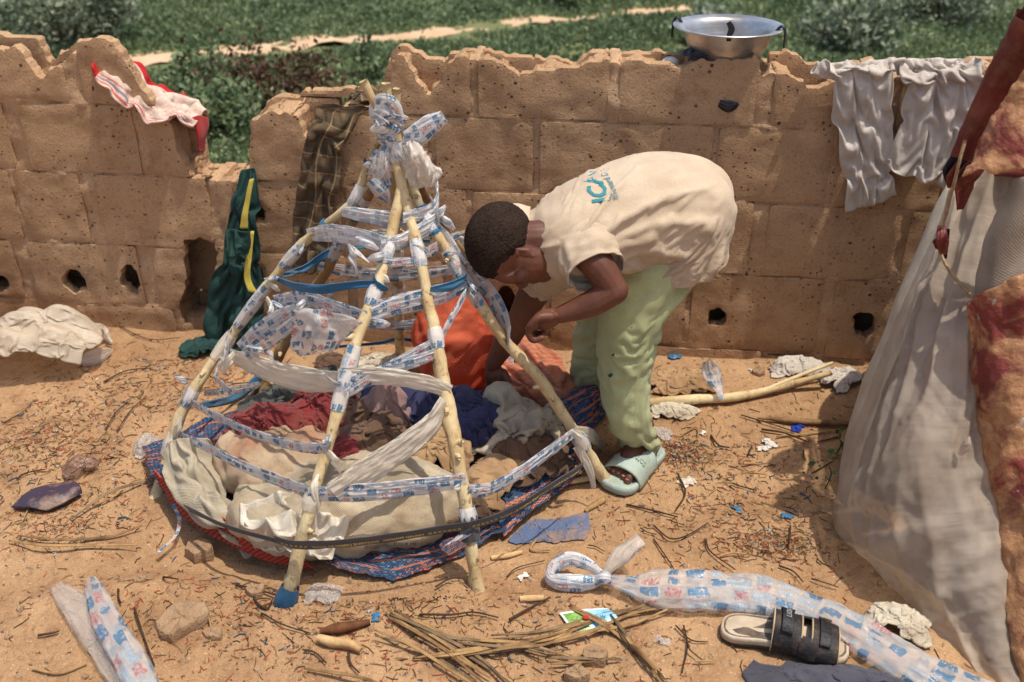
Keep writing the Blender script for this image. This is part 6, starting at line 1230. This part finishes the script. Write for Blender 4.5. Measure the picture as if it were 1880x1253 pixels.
# printed plastic tube
t = thing('plastic_tube', at(1350, 1090), 'long clear plastic tube printed blue and red, looped and knotted at its end', 'plastic tube')
V, Fc, uv = strand([at(1108, 1058, .03), at(1160, 1072, .03), at(1200, 1078, .035), at(1260, 1082, .04), at(1340, 1085, .035), at(1420, 1100, .03), at(1500, 1128, .03), at(1580, 1165, .03), at(1660, 1210, .03), at(1740, 1250, .03), at(1830, 1290, .03)], [.012, .026, .045, .050, .050, .046, .044, .044, .046, .046, .046], .42, 34, 4, (0, 1, .2), 120, .30); mesh('film_tube', V, Fc, M_TUBE, t, uv=uv)
V, Fc, uv = strand([at(1110, 1056, .03), at(1080, 1034, .05), at(1045, 1026, .055), at(1016, 1042, .04), at(1012, 1062, .025), at(1040, 1072, .02), at(1080, 1068, .025), at(1108, 1060, .03)], [.008, .016, .018, .018, .018, .022, .020, .010], .6, 20, 5, None, 60, .4); mesh('loop', V, Fc, M_PRINT, t, uv=uv)
V, Fc, uv = strand([at(1108, 1056, .03), at(1124, 1032, .06), at(1145, 1010, .085), at(1178, 985, .11)], [.007, .014, .026, .024], .3, 20, 6, (1, 0, .6), 30, .5); mesh('knot_end', V, Fc, M_FILMC, t, uv=uv)
V, Fc, uv = strand([at(1098, 1060, .04), at(1110, 1058, .045), at(1120, 1062, .035)], [.011, .014, .010], .9, 14, 8, None, 12, .4); mesh('knot', V, Fc, M_PRINT, t, uv=uv)
t = thing('plastic_tube', at(220, 1160), 'flattened clear printed plastic tube lying over the bare sand', 'plastic tube')
V, Fc, uv = strand([at(105, 1085, .012), at(140, 1120, .02), at(190, 1180, .025), at(240, 1250, .025), at(290, 1310, .025)], [.014, .030, .034, .036, .036], .3, 26, 14, (1, .5, .2), 60, .4); mesh('film_tube', V, Fc, M_CLEAR, t, uv=uv)
V, Fc, uv = strand([at(170, 1072, .02), at(180, 1105, .035), at(205, 1160, .045), at(240, 1220, .04), at(275, 1290, .035)], [.010, .022, .028, .030, .030], .4, 26, 15, (1, .5, .2), 60, .45); mesh('printed_fold', V, Fc, M_TUBE, t, uv=uv)
# sandal
def sandal(c, dirn, label):
    dirn = unit(dirn); sd = np.array([-dirn[1], dirn[0], 0]); t = thing('sandal', c, label, 'sandal'); L, Wd = .27, .047
    out = cr(np.array([(-.5, .25), (-.47, .6), (-.38, .82), (-.2, .80), (0, .84), (.2, 1.0), (.36, 1.0), (.46, .72), (.5, .3)]), 44)*[L, Wd]; ring = np.concatenate([out, np.stack([out[::-1, 0], -out[::-1, 1]], 1)]); n = len(ring)
    def lev(s, z): return np.array([c+dirn*a*(1-(1-s)*.35)+sd*b*s+np.array([0, 0, z+.008*math.cos(a/L*5)]) for a, b in ring])
    def solid(lv, m, nm):
        V = np.concatenate(lv); Fc = [[i*n+j, i*n+(j+1) % n, (i+1)*n+(j+1) % n, (i+1)*n+j] for i in range(len(lv)-1) for j in range(n)]; Fc.append(list(range(n))[::-1]); Fc.append([(len(lv)-1)*n+j for j in range(n)]); return mesh(nm, V, Fc, m, t)
    solid([lev(.96, 0), lev(1.0, .004), lev(1.0, .010)], M_BLACKPL, 'outsole'); solid([lev(1.01, .0105), lev(1.02, .020), lev(1.0, .026), lev(.95, .027)], pmat('dirty_white_rubber', (196, 180, 156), (166, 146, 120), 14, .7), 'midsole')
    solid([lev(.90, .026), lev(.88, .029), lev(.74, .027), lev(.70, .0255), lev(.3, .0255)], pmat('grey_insole', (104, 96, 88), (80, 72, 66), 16, .8, dirt=((176, 136, 98), .6)), 'insole')
    def strap(u0, u1, h0, h1, m, nm, wx=.004, a0=0, a1=math.pi, th_=.005):
        u = np.linspace(u0, u1, 16); a = np.linspace(a0, a1, 34); S = np.zeros((16, 34, 3))
        for i, uu in enumerate(u):
            ww = np.interp(uu*L, out[:, 0], out[:, 1])+wx; hh = h0+(h1-h0)*(uu-u0)/(u1-u0); S[i] = c+dirn*uu*L+sd[None]*(np.cos(a)*ww)[:, None]+np.array([0, 0, 1.])[None]*(.012+np.sin(a)**.7*hh)[:, None]
        return mesh(nm, S.reshape(-1, 3), gfaces(16, 34), m, t, thick=th_), S
    lea = pmat('dusty_black_leather', (46, 42, 42), (32, 30, 31), 18, .6, dirt=((132, 104, 78), .4)); lea2 = pmat('black_strap', (34, 32, 34), (26, 25, 27), 18, .5, dirt=((132, 104, 78), .25)); buck = pmat('buckle_plastic', (26, 26, 28), None, 9, .35); trim = pmat('tan_trim', (188, 164, 128), (150, 126, 94), 20, .8)
    strap(.20, .41, .050, .040, lea, 'toe_band'); st, S = strap(-.10, .12, .066, .054, lea, 'instep_band'); strap(-.106, -.098, .068, .067, trim, 'trim', .005, 0, math.pi, .004); strap(.116, .124, .056, .055, trim, 'trim', .005, .8, math.pi-.8, .004); strap(.196, .204, .052, .051, trim, 'trim', .005, .8, math.pi-.8, .004); strap(.406, .414, .041, .040, trim, 'trim', .005, 0, math.pi, .004)
    strap(.10, .24, .054, .050, lea, 'side_panel', .0045, 0, .95); strap(.10, .24, .054, .050, lea, 'side_panel', .0045, math.pi-.95, math.pi)
    b1, S1 = strap(-.04, .05, .072, .066, lea2, 'buckle_strap', .009, .2, 2.4, .004); strap(.26, .34, .054, .050, lea2, 'buckle_strap', .009, .3, 2.4, .004)
    strap(-.05, .06, .074, .068, buck, 'buckle', .008, .50, .85, .004); strap(.25, .35, .056, .052, buck, 'buckle', .008, .55, .9, .004)
    tv, tf = text_arrays('ADLJ', 1., 0, .02); x = tv[:, 0]/tv[:, 0].max(); y = tv[:, 1]; fa = (.42+.26*x)*33; fu = np.interp(y, [0, .7], [.75, .30])*15; i = np.clip(fu.astype(int), 0, 14); j = np.clip(fa.astype(int), 0, 32); fi, fj = (fu-i)[:, None], (fa-j)[:, None]
    Q = (S1[i, j]*(1-fi)+S1[i+1, j]*fi)*(1-fj)+(S1[i, j+1]*(1-fi)+S1[i+1, j+1]*fi)*fj; mesh('lettering', Q+unit(Q-c)*.004, tf, pmat('grey_lettering', (150, 150, 154), None, 9), b1, smooth=False)
p0_, p1_ = at(1318, 1160), at(1560, 1208); sandal((p0_+p1_)/2+np.array([0, 0, .004]), p1_-p0_, 'dusty black strapped sandal with pale trim lying by the printed plastic tube')
# milk sachet
def m_sachet():
    t = NT('milk_sachet'); uv = t.xyz(t.co('UV')); u, v = uv[0], uv[1]; o = t.co(); col = t.mix(t.rng(t.noise(o, 40, 2), .4, .6), lin((116, 180, 214)), lin((150, 204, 226)))
    col = t.mix(t.math('LESS_THAN', u, .045), col, t.mix(t.rng(t.noise(o, 120, 3), .4, .6), lin((96, 148, 70)), lin((150, 180, 96))))
    w = t.math('MAXIMUM', t.math('LESS_THAN', v, .006), t.math('GREATER_THAN', v, .066)); w = t.math('MAXIMUM', w, t.math('LESS_THAN', u, .005)); return t.fin(t.mix(w, col, lin((236, 232, 226))), t.bump(t.noise(o, 50, 3), .002), .3, 0, .5)
ct = [[at(1026, 1126, .006), at(1042, 1146, .012), at(1058, 1163, .008)], [at(1075, 1118, .012), at(1092, 1136, .018), at(1100, 1154, .010)], [at(1116, 1116, .008), at(1128, 1130, .012), at(1136, 1140, .008)]]
o = sheet('milk_sachet', ct, m_sachet(), None, 30, 24, lambda S, U, V: .003*pn(S*30), .002, .001); tag(o, 'small blue and green milk sachet lying printed side up on the sand', 'sachet')
S = surf(ct, 30, 24)
for k, (a_, b_, tx, m, sz) in enumerate([(.52, .30, 'Milk', M_NAVYCL, .020), (.30, .22, 'FULL CREAM', M_BARK, .0065), (.5, .75, 'cow', M_WHITEBIT, .012)][:2]):
    tv, tf = text_arrays(tx, sz); du = unit(S[-1, 12]-S[0, 12]); dv = unit(S[15, 0]-S[15, -1]); c0 = S[int(a_*29), int((1-b_)*23)]; Q = c0-du*tv[:, 0].max()*.3+tv[:, :1]*du+tv[:, 1:2]*dv+np.array([0, 0, .0075]); mesh('lettering', Q, tf, m, o, smooth=False)
V, Fc, uv = blob(S[10, 10]+[0, 0, .006], (.009, .006, .003), None, 12, 6); mesh('red_patch', V, Fc, pmat('red_ink', (186, 44, 40)), o)
V, Fc, uv = blob(at(1037, 1152, .004), (.013, .009, .003), None, 16, 6); o = mesh('bottle_cap', V, Fc, pmat('red_plastic', (190, 40, 40), rough=.4)); tag(o, 'flat red plastic scrap tucked beside the milk sachet', 'plastic scrap')
# purse, film, stones, wood
ct = [[at(22, 930, .01), at(50, 905, .02), at(85, 892, .022), at(135, 884, .02)], [at(50, 932, .018), at(75, 915, .03), at(105, 905, .032), at(146, 892, .025)], [at(86, 937, .008), at(105, 928, .014), at(125, 920, .014), at(148, 904, .012)]]
o = sheet('purse', ct, M_PURPLE, None, 24, 36, lambda S, U, V: .003*pn(S*20)+.002, .008); tag(o, 'dusty dark purple flat purse lying among straw', 'purse')
gheap('plastic_film', 152, 866, .05, .04, .045, .3, M_DARKFILM, 'brownish clear plastic wrapper crumpled beside the purple purse', 'plastic film', 81, n=30, thick=.001)
def stone(px, py, r, label, seed, cat='stone', name='stone', mat=M_CLOD, amp=.25, rot=0):
    a = at(px, py); V, Fc, uv = blob((0, 0, 0), (1, 1, 1), None, 36, 22); n = unit(V); k = 1+amp*1.3*(fbm(n*1.3+seed, 4))+.16*ridge(n*2.2+seed)+.06*ridge(n*6+seed); V = n*k[:, None]*np.array(r); V[:, 2] = np.clip(V[:, 2], -r[2]*.6, r[2]*.75+.12*r[2]*pn(n*3+seed))
    ca, sa = math.cos(rot), math.sin(rot); V = np.stack([V[:, 0]*ca-V[:, 1]*sa, V[:, 0]*sa+V[:, 1]*ca, V[:, 2]], -1)+a+[0, 0, r[2]*.35]; o = mesh(name, V, Fc, mat); o.data.set_sharp_from_angle(angle=.7); tag(o, label, cat); return o
def slabstone(px, h, label, seed):
    b = np.array([at(x, y) for x, y in px]); c = b.mean(0); n = 48; t_ = np.linspace(0, len(b), n, endpoint=False); i = t_.astype(int) % len(b); f = (t_-t_.astype(int))[:, None]; R = b[i]*(1-f)+b[(i+1) % len(b)]*f; R = R+(R-c)*(.07*pn(np.stack([t_*1.7, t_*0, t_*0+seed], -1)))[:, None]
    L = [(1.0, -.006), (1.02, h*.35), (.98, h*.8), (.93, h), (.7, h*1.03), (.4, h*1.05), (.02, h*1.05)]; V = np.concatenate([c+(R-c)*[s_, s_, 0]+np.array([0, 0, 1.])*(z_+.0035*fbm(R*70+z_*90+seed, 3)+(.10*(R[:, 0]-c[0])*s_ if z_ > 0 else 0))[:, None] for s_, z_ in L]); o = mesh('stone', V, gfaces(len(L), n, True), M_CLOD); o.data.set_sharp_from_angle(angle=.6); tag(o, label, 'stone')
slabstone([(288, 1162), (312, 1132), (345, 1118), (382, 1128), (389, 1144), (372, 1160), (345, 1172), (318, 1188), (296, 1180)], .022, 'flat broad slab of dried earth lying tilted on the sand', 3)
def clod(px, py, rx, ry, h, label, seed):
    r = np.random.RandomState(seed+100); n = 8; k = F_PX/2.5; slabstone([(px+rx*k*(.75+.4*r.rand())*math.cos(a), py-ry*k*.62*(.75+.4*r.rand())*math.sin(a)) for a in np.linspace(0, 2*math.pi, n, endpoint=False)+.25*r.randn(n)], h, label, seed)
for q in [(1090, 1212, .036, .034, 0.0286, 'lumpy brown clod by the dry palm leaf strips', 4),
          (365, 1005, .040, .034, 0.0338, 'earth clod sitting in the hollow under the red net sack', 5),
          (1392, 690, .020, .015, 0.0156, 'small dark stone near the tied plastic on the stick', 6),
          (470, 1090, .026, .024, 0.0182, 'small pale clod left of the blue pole foot', 7),
          (1420, 682, .012, .012, 0.0117, 'tiny pale pebble by the white cloth at the wall', 8),
          (1060, 1245, .04, .03, 0.0234, 'low earth lump at the end of the palm strips', 9),
          (392, 1170, .03, .022, 0.0130, 'thin earth flake beside the broad slab', 11),
          (362, 590, .05, .04, 0.0390, 'earth rubble lump in the broken opening of the wall', 12),
          (395, 600, .04, .04, 0.0520, 'second larger rubble lump beside the green tracksuit', 13),
          (345, 600, .025, .02, 0.0234, 'small rubble stone at the corner of the wall opening', 14),
          (258, 1075, .018, .014, 0.0117, 'little clod near the flattened plastic tube', 15)]: clod(*q)
o = tube('wood_piece', [at(585, 1176, .014), at(610, 1184, .016), at(640, 1190, .016), at(664, 1202, .012)], [.010, .012, .011, .007], M_WOOD, None, 6, .35, 2); tag(o, 'short split piece of pale wood on the sand', 'wood'); o = tube('bark_piece', [at(588, 1163, .010), at(625, 1160, .014), at(680, 1150, .012)], [.006, .013, .006], M_BARK, None, 7, .3, 3); tag(o, 'short piece of dark brown bark behind the pale wood', 'bark')
o = tube('wood_piece', [at(902, 1026, .006), at(930, 1022, .008), at(958, 1014, .006)], [.006, .007, .005], M_WOOD, None, 7, .2, 4); tag(o, 'thin pale wood sliver right of the front branch', 'wood'); o = tube('wood_piece', [at(955, 1097, .006), at(978, 1096, .007), at(1000, 1097, .006)], [.007, .008, .007], M_WOOD, None, 7, .2, 5); tag(o, 'short pale reed stub near the looped plastic tube', 'wood')
o = tube('wood_piece', [at(1075, 932, .006), at(1095, 922, .008), at(1110, 915, .008)], [.005, .008, .008], M_TWIGL, None, 7, .2, 6); tag(o, 'sharpened stub of stick beside the right branch foot', 'wood')
o = tube('palm_rib', [at(1390, 772, .01), at(1440, 775, .014), at(1500, 778, .014), at(1570, 782, .012)], [.003, .008, .009, .007], M_PALM, None, 6, .15, 7); tag(o, 'flat dry palm rib lying in front of the white cloths', 'palm rib')
LAND = [('the purple purse', 90, 910), ('the flat earth slab', 335, 1150), ('the blue pole foot', 525, 1100), ('the flattened plastic tube', 210, 1180), ('the empty white sack', 120, 680), ('the milk sachet', 1080, 1140), ('the looped plastic tube', 1060, 1050), ('the black sandal', 1400, 1180), ('the mint slide', 1160, 880), ('the cracked white shell', 1410, 820), ('the dry palm rib', 1480, 778), ('the split pale wood', 625, 1188), ('the faded blue rag', 1010, 960), ('the long forked stick', 1350, 735), ('the shelter', 1530, 950), ('the bowed branch', 320, 800), ('the right front branch', 880, 1090), ('the brown clod', 1090, 1215), ('the blue paper scrap', 1355, 935)]
def near(p): return min(LAND, key=lambda l: np.linalg.norm(G(l[1], l[2])[:2]-np.asarray(p)[:2]))[0]
# dry palm leaf strips
r = np.random.RandomState(8); PALM = [[(712, 1136), (800, 1190), (900, 1248)], [(716, 1130), (790, 1165), (880, 1215), (940, 1260)], [(740, 1150), (820, 1175), (920, 1187), (1000, 1200)], [(760, 1216), (850, 1205), (940, 1188), (1000, 1170), (1060, 1150)], [(830, 1175), (900, 1183), (960, 1190), (1050, 1200)], [(866, 1205), (940, 1190), (1010, 1175), (1090, 1140)], [(1046, 1110), (1100, 1135), (1140, 1165), (1180, 1200), (1215, 1250)], [(1120, 1128), (1150, 1165), (1190, 1215), (1222, 1262)], [(900, 1175), (1000, 1160), (1120, 1130), (1230, 1095), (1290, 1062)], [(980, 1190), (1060, 1172), (1160, 1140), (1240, 1110)], [(690, 1170), (760, 1195), (840, 1235), (900, 1270)], [(1010, 1208), (1080, 1206), (1140, 1212)], [(35, 990), (110, 994), (200, 985), (260, 970)], [(20, 995), (90, 1000), (180, 996), (250, 988)], [(130, 955), (200, 905), (260, 880), (300, 868)], [(560, 1230), (640, 1240), (700, 1262)]]
M_PALMS = [M_PALM, M_TWIGL, pmat('grey_palm_leaf', (134, 110, 80), (88, 70, 50), 26, .75)]
for k, px in enumerate(PALM+PALM[:12]+PALM[:8]):
    V, Fc, uv = band([at(x+r.randn()*3, y+r.randn()*4, .006+.010*(i % 2)+.010*r.rand()) for i, (x, y) in enumerate(px)], [.0016, .0036, .0032, .0012], 5, unit(np.array([r.randn()*.2, 1, .35])), k, .5, 30); o = mesh('palm_strip', V, Fc, M_PALMS[k % 3], uv=uv, thick=.002); nr_ = near(cr([at(x, y) for x, y in px], 5)[2]); tag(o, 'narrow dry palm leaf strip on the sand near '+nr_, 'palm strip', 'dry palm leaf strips near '+nr_)
# twigs one can pick out, drawn from the photograph
TW = [[(100, 885), (60, 920), (40, 960)], [(5, 775), (40, 752), (60, 735)], [(190, 700), (230, 680), (280, 675)], [(195, 790), (215, 760), (240, 735)], [(215, 795), (240, 760), (270, 730)], [(380, 1120), (388, 1160), (384, 1190)], [(465, 1075), (470, 1105), (490, 1120), (500, 1100)], [(432, 1072), (480, 1085), (520, 1096)], [(480, 1130), (520, 1150), (570, 1165)], [(770, 1137), (830, 1134), (870, 1128), (915, 1136)], [(985, 985), (975, 1010), (1010, 1010)], [(935, 1137), (965, 1118), (1010, 1095)], [(1255, 1150), (1262, 1185), (1252, 1238)], [(1240, 1150), (1268, 1175), (1300, 1180)], [(1262, 1180), (1290, 1215)], [(1275, 1215), (1315, 1212)], [(1200, 962), (1230, 985), (1262, 980), (1300, 960)], [(1176, 965), (1205, 980)], [(1200, 990), (1220, 1020), (1238, 1045)], [(1295, 990), (1305, 1015), (1350, 1045)], [(1322, 1022), (1375, 1018)], [(1452, 960), (1450, 985), (1448, 1008)], [(1430, 1040), (1475, 1068)], [(1490, 1060), (1540, 1075)], [(1245, 870), (1258, 905), (1240, 935)], [(1250, 800), (1278, 790), (1280, 805), (1265, 815)], [(1305, 800), (1320, 815), (1340, 820)], [(1360, 765), (1420, 785), (1470, 800)], [(1398, 790), (1440, 800), (1480, 815)], [(1380, 820), (1375, 835), (1388, 835)], [(1365, 850), (1400, 852)], [(1475, 830), (1480, 845)], [(1150, 1000), (1175, 1010)], [(300, 1060), (330, 1075)], [(70, 1170), (110, 1165)], [(60, 1230), (110, 1240), (160, 1222)], [(220, 1095), (225, 1120)], [(250, 1130), (265, 1175), (285, 1230)], [(425, 705), (470, 700)], [(150, 560), (260, 622), (330, 620)], [(1425, 805), (1490, 800), (1550, 792)], [(1540, 805), (1500, 815)], [(800, 1085), (845, 1068)], [(930, 1060), (950, 1045), (1000, 1030)], [(640, 1205), (660, 1240)], [(1330, 935), (1360, 940), (1400, 935)], [(1150, 925), (1200, 935), (1245, 945)], [(1080, 1000), (1110, 1010)], [(560, 1200), (600, 1225)], [(30, 880), (80, 862)], [(170, 930), (225, 900)], [(1345, 885), (1390, 895)], [(1490, 868), (1530, 850)]]
for k, px in enumerate(TW):
    pts = [at(x, y, .006+.006*r.rand()) for x, y in px]
    if len(pts) == 2: pts.insert(1, (pts[0]+pts[1])/2+r.randn(3)*[.006, .006, .002])
    rad = .0016+.0018*r.rand(); o = tube('twig', pts, np.linspace(rad, rad*.6, len(pts)), M_TWIGL if k % 5 == 0 else M_TWIG, None, 6, .25, k); nr_ = near(pts[len(pts)//2]); tag(o, ('pale' if k % 5 == 0 else 'dark')+' thin dry twig on the sand near '+nr_, 'twig', 'dry twigs near '+nr_)
# weeds by the shelter
for k, (x, y, h, lb) in enumerate([(1535, 838, .07, 'small weed with two round leaves growing beside the net'), (1515, 900, .09, 'trailing dark weed growing in the shelter\'s shade')]):
    a = at(x, y); t = thing('weed', a, lb, 'weed'); tube('stem', [a, a+[.004, -.01, h*.6], a+[-.01, -.02, h]], [.002, .002, .001], M_WEED, t, 6); rr = np.random.RandomState(k)
    pts = a+np.stack([rr.randn(26)*.03, rr.randn(26)*.03-.01, np.abs(rr.rand(26))*h], -1); V, Fc, tt = leaves(pts[:14], .022, .5, k); mesh('foliage', V, Fc, M_WEED, t, smooth=False, col=tt)
# small countable scraps
SC = [(1240, 660, .016, M_BLUEPL, 'small blue plastic scrap lying against the foot of the wall'), (1465, 790, .016, pmat('cobalt_plastic', (36, 62, 160), None, 9, .35), 'cobalt blue plastic sliver in front of the palm rib'), (1410, 818, .018, M_WHITEBIT, 'cracked white shell half lying on the sand'), (1400, 826, .012, M_WHITEBIT, 'smaller white shell piece beside the cracked half'), (1290, 800, .007, M_WHITEBIT, 'tiny white pebble-like bit behind the twigs'), (1355, 935, .012, M_BLUEPL, 'blue paper scrap in the middle of the open sand'), (1445, 945, .010, M_BLUEPL, 'blue chip of plastic near the shelter\'s shadow'), (960, 1062, .010, M_WHITEBIT, 'scrap of white foil left of the looped tube'), (690, 1142, .010, M_BLUEPL, 'blue chip beside the dark bark'), (1215, 1180, .012, M_CLEAR, 'bit of clear film near the clod'), (1262, 886, .02, M_FILM, 'folded beige film scrap right of the mint slide'), (1380, 686, .009, M_WHITEBIT, 'white fleck at the wall near the dark stone')]
for k, (x, y, s_, m, lb) in enumerate(SC):
    a = at(x, y); o = heap('scrap', (a[0], a[1], a[2]), s_, s_*.7, s_*.5, k, m, None, 90+k, .004, 60, n=12, thick=.0008); tag(o, lb, 'scrap')
# fine litter: bits of straw, threads and chips nobody could count
r = np.random.RandomState(21); parts = []; cl = [(G(*q), s) for q, s in [((100, 960), .22), ((1300, 850), .3), ((150, 840), .25), ((1230, 830), .10), ((700, 1090), .2), ((1350, 960), .3), ((250, 720), .3), ((600, 1150), .3), ((1000, 1200), .3), ((400, 1130), .3), ((350, 680), .35), ((1420, 1000), .08), ((60, 800), .2)]]
def litter(n, lmin, lmax, rad, seed):
    r = np.random.RandomState(seed); V = []; Fc = []
    for i in range(n):
        if r.rand() < .74: c, s = cl[r.randint(len(cl))]; x, y = c[0]+r.randn()*s*.6, c[1]+r.randn()*s*.35
        else: x, y = -1.5+3.0*r.rand(), 1.35+1.6*r.rand()
        if (x+.33)**2/.36+(y-2.26)**2/.30 < 1 or y > 2.95-.098*x: continue
        a = r.rand()*math.pi; l = lmin+(lmax-lmin)*r.rand()**2; d = np.array([math.cos(a), math.sin(a), 0])*l*.5; s = np.array([-d[1], d[0], 0])/l*2*rad*(.6+.8*r.rand()); z = float(0); c = np.array([x, y, 0]); up = np.array([0, 0, rad*1.5]); b = len(V); m_ = s*4*r.randn()
        V += [c-d-s, c-d+s, c-d+up, c+m_-s, c+m_+s, c+m_+up*1.5, c+d-s, c+d+s, c+d+up]
        for q in ((0, 3), (3, 6)): Fc += [[b+q[0], b+q[1], b+q[1]+2, b+q[0]+2], [b+q[0]+2, b+q[1]+2, b+q[1]+1, b+q[0]+1]]
    V = np.array(V); V[:, 2] += zg(V[:, 0], V[:, 1])+.002; return V, Fc
for nm, m, n, a0, a1, rd, sd_, lb in [('straw_litter', M_TWIG, 2600, .005, .040, .0008, 1, 'dark bits of straw and twig strewn over the sand'), ('straw_litter', M_TWIGL, 1800, .008, .04, .0010, 2, 'pale bits of straw strewn over the sand'), ('thread_litter', pmat('orange_thread', (176, 84, 54), (140, 62, 42), 30), 1500, .006, .028, .0009, 3, 'orange threads and fibres strewn over the sand'), ('chip_litter', M_WHITEBIT, 160, .004, .012, .0018, 4, 'tiny pale chips strewn over the sand'), ('thread_litter', M_NAVYCL, 260, .006, .03, .0012, 5, 'blue plastic threads strewn over the sand')]:
    V, Fc = litter(n, a0, a1, rd, sd_); o = mesh(nm, V, Fc, m, smooth=False); tag(o, lb, 'litter', kind='stuff')
# crumbs of soil
V = []; Fc = []; r = np.random.RandomState(31); b0, f0, _ = blob((0, 0, 0), (1, 1, .7), None, 6, 3)
for i in range(5200):
    x, y = -1.5+3.0*r.rand(), 1.3+1.65*r.rand()
    if r.rand() < .4: c, s = cl[r.randint(len(cl))]; x, y = c[0]+r.randn()*s*.6, c[1]+r.randn()*s*.35
    if y > 2.98-.098*x: continue
    s = .0012+.008*r.rand()**5; b = len(V); V += list(b0*s*(1+.3*r.randn(len(b0), 1))+[x, y, 0]); Fc += [[q+b for q in f] for f in f0]
V = np.array(V); V[:, 2] += zg(V[:, 0], V[:, 1])+.001; o = mesh('soil_crumbs', V, Fc, M_CLOD, smooth=False); tag(o, 'small crumbs of soil lying over the sand', 'crumbs', kind='stuff')
